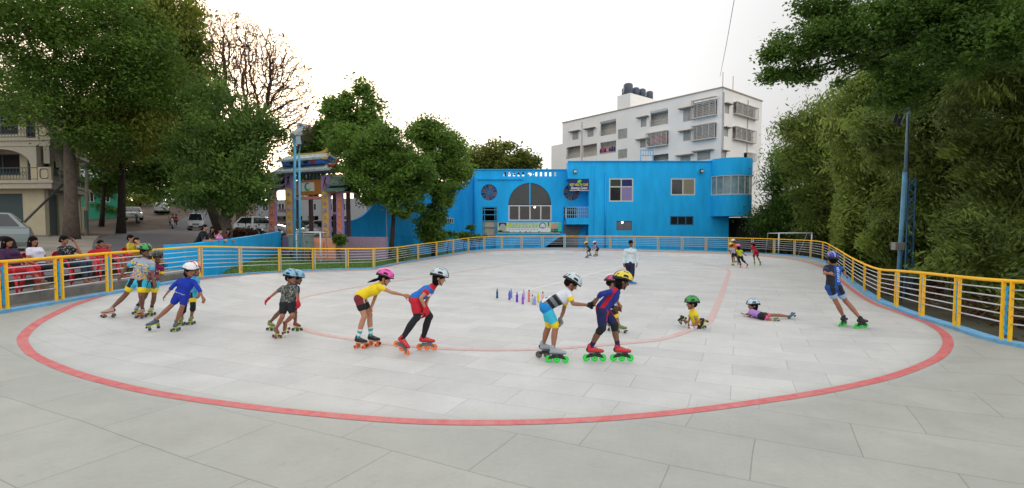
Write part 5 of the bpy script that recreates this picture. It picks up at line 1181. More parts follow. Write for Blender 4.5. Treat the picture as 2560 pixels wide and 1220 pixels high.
def tree(name, label, base, fork, blobs, n, size, lm, r0=.3, bark=None, group=None, nl=14, csize=.5, aspect=.5, shell=.5, droop=.3, tone=(0, 1), trunkpts=None, down=0, cat="tree", stems=1):
    """base, fork: world points; blobs: ellipsoids of the crown"""
    e = empty(name, base, label, cat, group); m = MB(); base = Vector(base); fork = Vector(fork)
    pts = [base - Vector((0, 0, .3))] + [Vector(p) for p in (trunkpts or [])] + [fork]; rs = [r0 * 1.35] + [r0 * (1 - .25 * i / len(pts)) for i in range(1, len(pts))]
    if not trunkpts: pts.insert(1, base.lerp(fork, .25) + Vector((.05, 0, 0))); rs = [r0 * 1.4, r0, r0 * .72]
    m.tube(pts, rs, 10)
    for s in range(1, stems):
        o = Vector((rng.uniform(-.5, .5), rng.uniform(-.3, .3), 0)) * r0 * 4; limb(m, base + o * .5, fork + o, r0 * .6, r0 * .4, .2)
    for b in blobs: limb(m, fork, b[0], r0 * .5, r0 * .14)
    o, cc = leaves("crown", blobs, n, size, lm, e, aspect, csize, droop, shell, tone, down=down)
    cen = [Vector(b[0]) for b in blobs]
    for i in rng.choice(len(cc), min(nl * 4, len(cc)), replace=False):
        q = Vector(cc[i]); c = min(cen, key=lambda v: (v - q).length); limb(m, c, q, r0 * .12, .012, .2, 3, 4)
    m.build("trunk", bark or BARK, e, True, True, recalc=False); return e
def gp(px, py, Y): p = at(px, py, Y); return (p.x, p.y, land_z(p.x, p.y) if inside(p.x, p.y, UPPER) else low_z(p.x, p.y))
# ---- left side
q = hit(178, 600, land_z, 18); YT_ = q.y
tree("large_tree", "big dark leafed tree with a straight grey trunk in front of the cream house", (q.x, q.y, q.z), at(172, 330, YT_),
     [B(60, 70, YT_ - 3, 190, 130), B(250, 70, YT_ - 1, 150, 130), B(190, 220, YT_ - .5, 130, 110), B(300, 230, YT_ + 1, 110, 100), B(70, 190, YT_ + 2, 110, 70), B(20, 262, YT_ - 5, 48, 42), B(250, 345, YT_, 90, 45), B(360, 170, YT_, 90, 90), B(120, 10, YT_ - 2, 200, 90)],
     100000, .165, LF_DARK, .36, csize=.8, shell=.35)
q = gp(300, 545, 40)
tree("spreading_tree", "dark trunked tree with yellowish drooping branch tips over the road", q, at(305, 400, 40),
     [B(360, 60, 34, 120, 110), B(440, 120, 36, 60, 110), B(340, 300, 33, 90, 80), B(395, 350, 32, 55, 45), B(420, 30, 35, 80, 70), B(290, 330, 38, 110, 80)], 46000, .21, LF_OLIVE, .28, BARKD, csize=.8, shell=.3, down=.8)
q = gp(252, 540, 52)
tree("dark_tree", "very dark shady tree behind the yellowish one at the left of the road", q, at(262, 430, 52), [B(330, 370, 52, 140, 90), B(250, 420, 54, 80, 70), B(420, 330, 54, 100, 110), B(420, 430, 50, 80, 60), B(300, 300, 52, 120, 70)], 30000, .42, LF_DARK, .2, BARKD, csize=1.3, shell=.2, tone=(0, .55))
q = gp(565, 590, 30.5)
tree("weeping_tree", "leafy bright green tree with several grey stems beside the gate", q, at(560, 490, 30.5),
     [B(570, 300, 30.5, 90, 90), B(588, 400, 30, 95, 90), B(520, 380, 31, 75, 100), B(560, 485, 29.5, 105, 45), B(628, 465, 29.5, 45, 55), B(480, 475, 30.5, 55, 40), B(640, 330, 31, 55, 65), B(510, 250, 32, 50, 60), B(690, 330, 31, 20, 25)],
     66000, .165, LF_FRESH, .26, BARK, csize=.6, shell=.4, stems=6, down=.7)
q = gp(562, 560, 36)
e = tree("leaning_tree", "dark tree with a long trunk leaning diagonally over the road", q, at(455, 430, 36), [B(400, 240, 37, 110, 120), B(350, 230, 38, 70, 70), B(470, 170, 38, 60, 100), B(470, 330, 38, 60, 80), B(430, 100, 38, 50, 70)], 22000, .26, LF_DARK, .3, BARKD, csize=.9, shell=.3, tone=(0, .8), trunkpts=[at(520, 500, 36)], nl=18)
m = MB(); limb(m, at(455, 430, 36), at(375, 290, 36.5), .33, .16, .1, 8); limb(m, at(480, 460, 36), at(500, 330, 36), .2, .09, .15, 6); m.build("limb", BARKD, e, True, True)
# leafless tree: grows toward points spread through a dome
def bare_tree(name, label, base, fork, blobs, npts, step, r0, m_, fine=.015):
    e = empty(name, base, label, "tree"); A_ = []
    for c, r in blobs:
        k = int(npts / len(blobs)); d = rng.normal(size=(k, 3)); d /= np.linalg.norm(d, axis=1)[:, None]; A_.append(np.array(list(c)) + d * np.array(r) * (rng.uniform(.0, 1, k) ** .42)[:, None])
    A_ = np.vstack(A_); nodes = [np.array(base, float)]; par = [-1]; b = np.array(base, float); f = np.array(list(fork), float); k = int(np.linalg.norm(f - b) / step)
    for i in range(1, k + 1): nodes.append(b + (f - b) * i / k); par.append(len(nodes) - 2)
    from mathutils.kdtree import KDTree
    A_ = [Vector(a) for a in A_]
    for it in range(110):
        if not A_: break
        kd = KDTree(len(nodes)); [kd.insert(Vector(q), i) for i, q in enumerate(nodes)]; kd.balance(); grow = {}; keep = []
        for a in A_:
            co, i, d = kd.find(a)
            if d < step * 1.15: continue
            keep.append(a)
            if d < 16 * step: grow.setdefault(i, []).append((a - co) / d)
        A_ = keep
        if not grow or len(nodes) > 21000: break
        for i, v in grow.items():
            g = sum(v, Vector()) / len(v) + Vector(rng.normal(size=3)) * .2; g = g.normalized(); nodes.append(nodes[i] + np.array(g) * step); par.append(i)
    cnt = np.zeros(len(nodes))
    for i in range(len(nodes) - 1, 0, -1):
        if cnt[i] == 0: cnt[i] = 1
        cnt[par[i]] += cnt[i]
    rad = np.minimum(r0, fine * np.maximum(cnt, 1) ** .42); rad[0] = r0 * 1.3; m = MB()
    for i in range(1, len(nodes)):
        p = par[i]; m.tube([Vector(nodes[p]), Vector(nodes[i])], [min(rad[p], rad[i] * 1.6), rad[i]], 6 if rad[i] > .06 else 3, caps=False)
        if cnt[i] <= 1:
            d = Vector(nodes[i]) - Vector(nodes[p])
            for _ in range(3): q = Vector(nodes[i]) + (d + Vector(rng.normal(size=3)) * step * .7) * rng.uniform(.5, 1.1); m.tube([Vector(nodes[i]), q], [rad[i] * .8, .006], 3, caps=False)
    m.build("trunk", m_, e, True, True, recalc=False); return e, nodes, cnt
q = gp(600, 575, 44)
BTW = mats("twig_brown", 98, 74, 62, rough=.95)
e, nodes, cnt = bare_tree("bare_tree", "large leafless tree with a dome of fine twigs glowing against the sunset", q, at(615, 330, 44), [B(530, 160, 44, 95, 130, 70), B(610, 190, 44, 130, 145, 90), B(700, 235, 44, 95, 110, 70), B(560, 110, 44, 95, 85, 60), B(718, 315, 44, 66, 72, 50), B(650, 140, 44, 90, 75, 60)], 12000, .32, .42, BTW, .02)
tip = [nodes[i] for i in range(len(nodes)) if cnt[i] <= 1]
bl = [(Vector(tip[i]), (.35, .35, .3)) for i in rng.choice(len(tip), 90)]; leaves("dry_leaves", bl, 1800, .2, LF_DRY, e, csize=.25, clumps=150)
# ---- far backdrop trees along the road and behind the gate
far = [("dark wooded tree at the far left end of the road", 240, 480, 85, [(230, 440, 80, 60), (300, 460, 70, 50)], LF_DARK, (0, .5)), ("shady tree closing the top end of the road", 400, 510, 105, [(400, 440, 80, 50), (470, 450, 70, 50), (350, 470, 50, 35), (420, 480, 70, 22), (350, 492, 50, 16), (480, 490, 50, 18)], LF_DARK, (0, .45)),
       ("dark tree on the right bank of the road", 520, 510, 80, [(520, 440, 80, 70), (470, 480, 50, 25), (585, 470, 60, 60)], LF_DARK, (0, .6)), ("soft olive tree filling the gap behind the gate", 790, 520, 70, [(800, 370, 50, 55), (830, 330, 55, 45), (760, 370, 40, 40), (800, 430, 70, 60)], LF_MID, (0, .8)),
       ("tall thin tree with a ragged pointed top behind the round tree", 890, 520, 62, [(885, 300, 55, 60), (900, 235, 22, 32), (855, 285, 40, 30), (925, 300, 25, 60), (880, 360, 70, 50), (820, 260, 18, 20)], LF_MID, (.2, 1)),
       ("round brownish green tree behind the arched blue wing", 1265, 560, 74, [(1262, 378, 55, 32), (1215, 392, 45, 32), (1318, 402, 42, 22), (1270, 410, 85, 30), (1200, 420, 60, 30)], LF_OLIVE, (.0, .75))]
for lab, bx, by, Y, bl, lm, tn in far:
    q = gp(bx, by, Y); tree("background_tree", lab, q, at(bx, bl[0][1] + 40, Y), [B(a, b, Y, c, d) for a, b, c, d in bl], 15000, .5 if Y > 80 else .42, lm, .35, BARKD, "trees in the background", nl=8, csize=1.0, shell=.35, tone=tn)
for lab, px, Y, bl, lm in (("low scrub on the earth bank left of the parked white saloon", 275, 62, [(270, 520, 60, 16), (240, 530, 40, 14)], LF_DARK), ("low hedge beyond the parked cars", 380, 80, [(350, 500, 60, 10), (300, 508, 50, 12)], LF_OLIVE), ("dark hedge along the right of the upper road", 470, 84, [(480, 495, 50, 14), (540, 505, 50, 16)], LF_DARK),
                          ("reddish brown bushes beside the parked motorcycles", 610, 33, [(600, 585, 22, 16), (622, 580, 16, 7)], LF_DRY)):
    bb_ = [B(a, b, Y, c, d) for a, b, c, d in bl]; q = gp(px, 540, Y); e = empty("hedge", q, lab, "hedge"); leaves("foliage", bb_, 5000, .3 if Y > 50 else .14, lm, e, csize=.5 if Y > 50 else .2, shell=.1)
    m = MB(); [limb(m, (b[0].x, b[0].y, q[2] - .1), b[0], .06, .02) for b in bb_]; m.build("stem", BARKD, e, True, recalc=False)
# ---- two trees against the curved blue wall
q = (at(975, 620, 36.2).x, 36.2, .02)
tree("round_tree", "round green mango like tree with a slim brown trunk before the blue wall".replace("mango like ", ""), q, at(985, 520, 36.2),
     [B(930, 400, 36, 85, 60), B(985, 370, 36.5, 60, 45), B(1020, 440, 36, 70, 75), B(940, 460, 35.5, 75, 45), B(908, 440, 36, 42, 48), B(1000, 505, 35.5, 60, 35), B(885, 352, 37, 48, 38), B(960, 340, 37, 35, 25), B(940, 500, 35.8, 30, 18)], 52000, .2, LF_MID, .17, BARKD, csize=.5, shell=.45)
q = (at(1085, 620, 40).x, 40.0, .02)
tree("dense_tree", "dense dark green tree with foliage down to the ground before the blue wall", q, at(1085, 500, 40),
     [B(1075, 350, 40, 50, 50), B(1110, 390, 40.5, 65, 65), B(1085, 450, 40, 70, 60), B(1120, 490, 39.5, 42, 40), B(1080, 545, 39.5, 38, 45), B(1140, 410, 41, 40, 50), B(1050, 330, 40, 25, 30), B(1135, 355, 41, 18, 18), B(1078, 590, 39.5, 30, 25)], 52000, .2, LF_DARK, .2, BARKD, csize=.5, shell=.45, tone=(.1, 1))
for lab, px, Y, bl in (("leafy bush at the foot of the dense tree", 1105, 42, [(1090, 592, 30, 14), (1120, 588, 24, 14)]), ("broad leafy shrub under the stained glass roundel", 1165, 44.5, [(1160, 588, 34, 15), (1178, 570, 10, 12), (1200, 595, 20, 10)]), ("small yellow green shrub behind the railing by the lawn end", 1010, 33, [(1005, 632, 18, 10)]), ("potted plant before the salmon wall", 850, 33, [(850, 600, 9, 11)])):
    bb_ = [B(a, b, Y, c, d) for a, b, c, d in bl]; c0 = bb_[0][0]; e = empty("shrub", (c0.x, c0.y, 0), lab, "shrub"); leaves("foliage", bb_, 3500, .16, LF_MID, e, csize=.22, shell=.1)
    m = MB(); [limb(m, (b[0].x, b[0].y, -.1), b[0], .04, .015) for b in bb_]; m.build("stem", BARKD, e, True, recalc=False)
# ---- the bamboo thicket on the right
bam_old = 0
bam = [("feathery green thicket nearest the blue building", 1930, 47, [(1955, 440, 36, 70), (1975, 520, 55, 60), (1945, 555, 45, 45), (2000, 400, 50, 60)], LF_MID, 30000, .32, (0, .7)),
       ("tall leafy thicket behind the far bend of the railing", 2040, 40, [(2030, 340, 60, 80), (2070, 420, 90, 110), (2075, 520, 75, 75), (2100, 300, 70, 80)], LF_BAMB, 56000, .30, (0, .95)),
       ("olive bamboo thicket left of the floodlight pole", 2160, 27, [(2170, 300, 90, 110), (2180, 450, 110, 130), (2150, 590, 110, 80), (2210, 200, 80, 90), (2200, 660, 80, 40)], LF_BAMB, 76000, .25, (.05, 1)),
       ("dense bamboo thicket behind the lattice mast", 2320, 19.5, [(2330, 200, 130, 130), (2320, 380, 140, 150), (2330, 570, 150, 120), (2400, 680, 130, 60)], LF_BAMB, 88000, .2, (0, .85)),
       ("dark bamboo thicket towering at the right edge", 2500, 15, [(2500, 150, 150, 150), (2520, 350, 130, 150), (2490, 560, 150, 130), (2540, 690, 120, 60), (2600, 300, 120, 260), (2600, 60, 150, 150)], LF_BAMB, 100000, .165, (0, .6))]
CULM = mats("bamboo_culm", 74, 78, 38, rough=.6, var=.25, vscale=6)
for lab, px, Y, bl, lm, n, sz, tn in bam:
    bb_ = [B(a, b, Y, c, d, (c + d) * .35) for a, b, c, d in bl]; bb_ += [B(a + rng.uniform(-1, 1) * c * .95, b + rng.uniform(-1, 1) * d * .95, Y + rng.uniform(-1, 1), c * .45, d * .38, (c + d) * .2) for a, b, c, d in bl for _ in range(3)]; q = at(px, 600, Y); e = empty("bamboo_thicket", (q.x, Y, -.25), lab, "bamboo", "bamboo thickets along the right side")
    leaves("foliage", bb_, n, sz, lm, e, aspect=.27, csize=.5 * Y / 20, shell=.1, down=.6, droop=.3, tone=tn)
    m = MB()
    for k in range(9):
        b = bb_[k % len(bb_)]; x0 = q.x + rng.uniform(-1.5, 1.5); y0 = Y + rng.uniform(-.5, 1.2); t = b[0] + Vector(rng.normal(size=3)) * .8; limb(m, (x0, y0, -.3), t, .028, .01, .12, 7, 5)
    m.build("culm_cluster", CULM, e, True, recalc=False)
# dark undergrowth bank behind the thickets
m = MB(); bk = [at(1890, 600, 50), at(1990, 600, 46), at(2110, 600, 36), at(2260, 600, 28), at(2420, 600, 22), at(2640, 600, 18), at(3000, 600, 13)]
vs = []; NB = 60
for k in range(NB + 1):
    t = k / NB * (len(bk) - 1); i = min(int(t), len(bk) - 2); p = bk[i].lerp(bk[i + 1], t - i)
    for j in range(9): h = j / 8; vs.append((p.x + h * 3.0 + rng.normal() * .3, p.y + h * 2.5 + rng.normal() * .3, -.4 + h * (8.5 - 2.5 * (1 - k / NB)) + rng.normal() * .3))
m.add(vs, [(k * 9 + j, k * 9 + j + 1, (k + 1) * 9 + j + 1, (k + 1) * 9 + j) for k in range(NB) for j in range(8)])
o = m.build("undergrowth", mats("undergrowth_dark", 62, 60, 36, rough=1, var=.5, vscale=1.5, bump=.8, bscale=3)); o['kind'] = 'stuff'
# ---- overhanging tree top right
q = at(2560, 300, 12.5)
e = tree("overhanging_tree", "dark tree whose leafy branches hang over the rink from the top right", (q.x + 3.5, 14, -.25), at(2660, 90, 13),
     [B(2250, 60, 13, 120, 70), B(2120, 90, 13.5, 100, 55), B(2010, 110, 14, 80, 36), B(2350, 40, 12.5, 140, 90), B(2060, 30, 14, 110, 40), B(2150, 170, 14, 80, 45), B(2250, 210, 14, 90, 60), B(1930, 140, 14.5, 40, 20), B(1925, 190, 14.5, 18, 26), B(2000, 180, 14.5, 40, 25), B(2450, 60, 12, 140, 120)],
     64000, .095, LF_MID, .2, BARKD, csize=.26, shell=.2, nl=16, tone=(0, .62))
m = MB(); limb(m, at(2660, 90, 13), at(2290, 40, 12.8), .13, .05, .1, 8); limb(m, at(2660, 90, 13), at(2200, 125, 13.2), .11, .04, .1, 8); limb(m, at(2200, 125, 13.2), at(1960, 120, 14), .04, .015, .1, 8); m.build("limb", BARKD, e, True, True)
# fallen grass tufts on the lawn: one sheet of blades
bl = [B(740, 655, 29, 130, 3), B(870, 660, 29, 90, 3)]
n = 26000; X = rng.uniform(-17, -5.5, n); Y_ = rng.uniform(20.5, 36.5, n); ok = np.array([not inside(x, y, UPPER) and not inside(x, y) and (x < -7.6 or y < 34) for x, y in zip(X, Y_)]); X = X[ok]; Y_ = Y_[ok]; n = len(X)
V = np.empty((n, 3, 3)); Zg = np.array([low_z(x, y) for x, y in zip(X, Y_)]); h = rng.uniform(.04, .11, n); a = rng.uniform(0, 6.28, n)
V[:, 0] = np.stack([X - .02 * np.cos(a), Y_ - .02 * np.sin(a), Zg], 1); V[:, 1] = np.stack([X + .02 * np.cos(a), Y_ + .02 * np.sin(a), Zg], 1); V[:, 2] = np.stack([X + rng.normal(size=n) * .03, Y_ + rng.normal(size=n) * .03, Zg + h], 1)
me = bpy.data.meshes.new("grass"); me.from_pydata(V.reshape(-1, 3).tolist(), [], [(3 * i, 3 * i + 1, 3 * i + 2) for i in range(n)]); me.materials.append(mat("grass_blade", (.11, .22, .035), .7)); o = link("grass", me); o['kind'] = 'stuff'
# low growth and dead leaves on the slope just behind the right hand railing
bl = []
for x, y in ((11.4, 8.6), (11.8, 10.5), (12.2, 12.5), (13.2, 14.5), (14.6, 17), (16, 19.5), (17.6, 22), (19.2, 25), (20.8, 28), (22, 31), (23.2, 35), (13.5, 9.5), (14.5, 12), (16, 15), (18, 19)): bl.append((Vector((x, y, -.1)), (1.5, 1.5, .35)))
o, _ = leaves("leaf_litter", bl, 22000, .13, LF_DRY, None, aspect=.4, csize=.5, shell=.0, droop=.0); o['kind'] = 'stuff'
bl = [(Vector((b[0].x + 1.1, b[0].y + .3, .35)), (1.1, 1.2, .55)) for b in bl]
o, _ = leaves("ground_cover", bl, 30000, .16, LF_BAMB, None, aspect=.3, csize=.45, shell=.0, down=.3); o['kind'] = 'stuff'
from mathutils import noise as mnoise
# ------------------------------------------------------------------ people
SKINS = {'a': mats("skin_light_brown", 182, 132, 104, rough=.55), 'b': mats("skin_brown", 150, 102, 78, rough=.55), 'c': mats("skin_deep_brown", 116, 78, 60, rough=.55)}
HAIR = mats("hair_black", 16, 12, 11, rough=.75, spec=.12, var=.2, vscale=30); EYEW = mats("eye_white", 150, 140, 132, rough=.3); LIP = mats("lip", 120, 62, 55, rough=.5); STRAP = mats("strap_black", 25, 25, 28, rough=.6)
def cm(r, g, b, **k): return mats("cloth_%d_%d_%d" % (r, g, b), r, g, b, rough=.8, var=.1, vscale=9, bump=.75, bscale=11, **k)
GREYM = mats("metal_grey", 120, 122, 126, rough=.35, metal=.6); BOOTB = mats("boot_black", 28, 30, 36, rough=.5)
def V3(t): return Vector(t)
def frame(f, u):
    f = f.normalized(); s = f.cross(u).normalized(); u2 = s.cross(f).normalized()
    return Matrix((( f.x, s.x, u2.x), (f.y, s.y, u2.y), (f.z, s.z, u2.z)))     # columns: forward, right, up
def hand_parts(mb, w, d, n, k, curl=.5, inflate=0, m=None, side=1):
    """w wrist, d direction of hand, n palm normal, k size (hand length)"""
    d = d.normalized(); n = (n - d * n.dot(d)).normalized(); s = d.cross(n).normalized() * side; g = inflate
    for q in (-.3, -.1, .1, .3): mb.cap(w + s * q * k * .55 * .8, w + d * k * .5 + s * q * k * .62, k * .095 + g, k * .085 + g, m, 8)
    for i, (q, ln) in enumerate(((-.36, .42), (-.12, .48), (.12, .46), (.36, .36))):
        b = w + d * k * .5 + s * q * k * .55; a1 = curl * .9 + i * .08; d1 = (d * math.cos(a1) + n * math.sin(a1)).normalized(); a2 = a1 + curl * 1.1; d2 = d * math.cos(a2) + n * math.sin(a2)
        c = b + d1 * k * ln * .55; mb.cap(b, c, k * .055 + g, k * .05 + g, m, 7); mb.cap(c, c + d2 * k * ln * .5, k * .05 + g, k * .04 + g, m, 7)
    b = w + d * k * .15 - s * k * .25; t1 = (d * .75 - s * .6 + n * .25).normalized(); c = b + t1 * k * .28; mb.cap(b, c, k * .07 + g, k * .058 + g, m, 7); mb.cap(c, c + (d * .9 - s * .1 + n * .35).normalized() * k * .25, k * .055 + g, k * .045 + g, m, 7)
def helmet(parent, c, Mh, k, c1, c2, c3=None, band=None, stripe=True):
    """c head centre, Mh columns forward/right/up; shell with raised ribs and dark vents"""
    vs = []; fs = []; mi = []; nu, nv = 64, 22
    for j in range(nv + 1):
        v = j / nv; el = R(-6 + 96 * v)
        for i in range(nu):
            a = 2 * math.pi * i / nu; x = math.cos(a) * math.cos(el); y = math.sin(a) * math.cos(el); z = math.sin(el)
            rx = .136 if x > 0 else .152; rib = 1 + .03 * math.cos(y * 17) * (1 if v < .96 else 0)
            vs.append(c + Mh @ Vector((x * rx * rib, y * .106 * rib, .044 + z * .112 * rib - .03 * max(0, -x) * (1 - v) - .016 * max(0, x) * (1 - v))) * k)
    for j in range(nv):
        el = R(-6 + 96 * (j + .5) / nv)
        for i in range(nu):
            a = j * nu + i; b = j * nu + (i + 1) % nu; fs.append((a, b, b + nu, a + nu)); am = 2 * math.pi * (i + .5) / nu; x = math.cos(am) * math.cos(el); y = math.sin(am) * math.cos(el); z = math.sin(el)
            vent = stripe and math.cos(y * 17) < -.45 and .22 < z < .93 and math.sin(x * 6.5 + 1.0) > -.25
            mi.append(2 if vent else (1 if z < .13 - .1 * x else (3 if (c3 and abs(y) < .2) else 0)))
    fs.append(tuple(range(nv * nu, (nv + 1) * nu))); mi.append(0); fs.append(tuple(range(nu))[::-1]); mi.append(2)
    me = bpy.data.meshes.new("helmet"); me.from_pydata(vs, [], fs)
    for q in (c1, band or BOOTB, c2, c3 or c1): me.materials.append(q)
    me.polygons.foreach_set('material_index', mi); me.polygons.foreach_set('use_smooth', [True] * (len(fs) - 2) + [False] * 2); me.update()
    o = link("helmet", me, parent, True)
    st = MB(); ch = c + Mh @ Vector((.055, 0, -.125)) * k
    for s in (-1, 1): st.tube([c + Mh @ Vector((.02, s * .1, .02)) * k, c + Mh @ Vector((.03, s * .088, -.06)) * k, ch], .006 * k, 5)
    st.build("chin_strap", STRAP, o, True, recalc=False); return o
def skate(parent, g, Mf, k, kind, cb, cw, cp, sole=None):
    """g contact centre under the wheels; Mf columns forward/right/up; returns ankle point"""
    T = lambda x, y, z: g + Mf @ Vector((x, y, z)) * k
    inl = kind == 'inline'; hz = .125 if inl else .105
    b = MB()
    b.cap(T(-.085, 0, hz + .045), T(.02, 0, hz + .04), .044 * k, .040 * k); b.cap(T(.02, 0, hz + .036), T(.115, 0, hz + .026), .041 * k, .027 * k); b.cap(T(-.075, 0, hz + .05), T(-.07, 0, hz + .105), .042 * k, .039 * k); b.cap(T(-.02, 0, hz + .065), T(.06, 0, hz + .04), .032 * k, .026 * k)
    me = blend(b, "skate", .008 * k, 2); me.materials.clear(); me.materials.append(cb); so_ = sole or BOOTB; me.materials.append(so_)
    zc = Mf @ Vector((0, 0, 1)); idx = [1 if (p.center - g).dot(zc) < (hz + .018) * k or (p.center - T(-.11, 0, hz + .05)).length < .036 * k else 0 for p in me.polygons]; me.polygons.foreach_set('material_index', idx)
    o = link("skate", me, parent, True)
    s = MB()
    for q in range(3): x = -.015 + q * .03; s.bar(T(x, -.028, hz + .082 - q * .012), T(x + .012, .028, hz + .08 - q * .012), .009 * k, .006 * k)
    s.build("lace", mats("lace_pale", 190, 190, 190, rough=.8), o, True, recalc=False)
    f = MB()
    if inl:
        f.box((0, 0, 0), (0, 0, 0)) if False else None
        for y in (-.013, .013):
            pts = [T(-.135, y, .062), T(-.1, y, .1), T(.1, y, .1), T(.135, y, .062), T(.1, y, .055), T(0, y, .075), T(-.1, y, .055)]
            f.poly(pts, .004 * k, Mf @ Vector((0, 1, 0)))
        f.bar(T(-.08, 0, .112), T(.09, 0, .112), .04 * k, .012 * k)
        f.build("frame", GREYM if cp is None else cp, o, True)
        for x in (-.122, 0, .122):
            w_ = MB(); c_ = T(x, 0, .052); ax = Mf @ Vector((0, 1, 0)); w_.cyl(c_, ax, .052 * k, .022 * k, 20, cw); w_.cyl(c_, ax, .036 * k, .026 * k, 14, mats("hub_%s" % cw.name, *[int(255 * min(1, v ** .4545 * 1.15)) for v in list(cw.node_tree.nodes['Principled BSDF'].inputs['Base Color'].default_value)[:3]], rough=.4)); w_.cyl(c_, ax, .012 * k, .032 * k, 8, GREYM)
            w_.build("wheel", None, o, True)
    else:
        f.bar(T(-.1, 0, .088), T(.115, 0, .088), .055 * k, .014 * k)
        for x in (-.075, .08): f.bar(T(x, -.05, .036), T(x, .05, .036), .022 * k, .022 * k); f.bar(T(x, 0, .036), T(x, 0, .085), .03 * k, .03 * k)
        f.build("frame", cp or GREYM, o, True)
        for x in (-.08, .085):
            for y in (-.058, .058):
                w_ = MB(); c_ = T(x, y, .034); ax = Mf @ Vector((0, 1, 0)); w_.cyl(c_, ax, .034 * k, .036 * k, 14, cw); w_.cyl(c_, ax, .015 * k, .041 * k, 8, BOOTB); w_.build("wheel", None, o, True)
        t = MB(); t.cyl(T(.135, 0, .06), Mf @ Vector((.4, 0, -1)), .018 * k, .035 * k, 8); t.build("toe_stop", BOOTB, o, True)
    return T(-.06, 0, hz + .085)
def shoe(parent, g, Mf, k, cb, sole=None):
    T = lambda x, y, z: g + Mf @ Vector((x, y, z)) * k; b = MB()
    b.cap(T(-.085, 0, .05), T(.02, 0, .045), .04 * k, .038 * k); b.cap(T(.02, 0, .042), T(.12, 0, .034), .038 * k, .028 * k); b.cap(T(-.075, 0, .05), T(-.07, 0, .085), .038 * k, .036 * k)
    me = blend(b, "shoe", .009 * k, 2); me.materials.clear(); me.materials.append(cb); me.materials.append(sole or BOOTB)
    zc = Mf @ Vector((0, 0, 1)); me.polygons.foreach_set('material_index', [1 if (p.center - g).dot(zc) < .022 * k else 0 for p in me.polygons]); link("shoe", me, parent, True); return T(-.065, 0, .075)
def rigid(yaw, pitch=0, roll=0):
    """forward direction by yaw (0 = picture right, 90 = away), nose up by pitch"""
    f = Vector((math.cos(R(yaw)) * math.cos(R(pitch)), math.sin(R(yaw)) * math.cos(R(pitch)), math.sin(R(pitch))))
    u = Vector((0, 0, 1)); s = f.cross(u).normalized(); u = s.cross(f); Rr = Matrix.Rotation(R(roll), 3, f); return frame(f, Rr @ u)
PEOPLE = {}
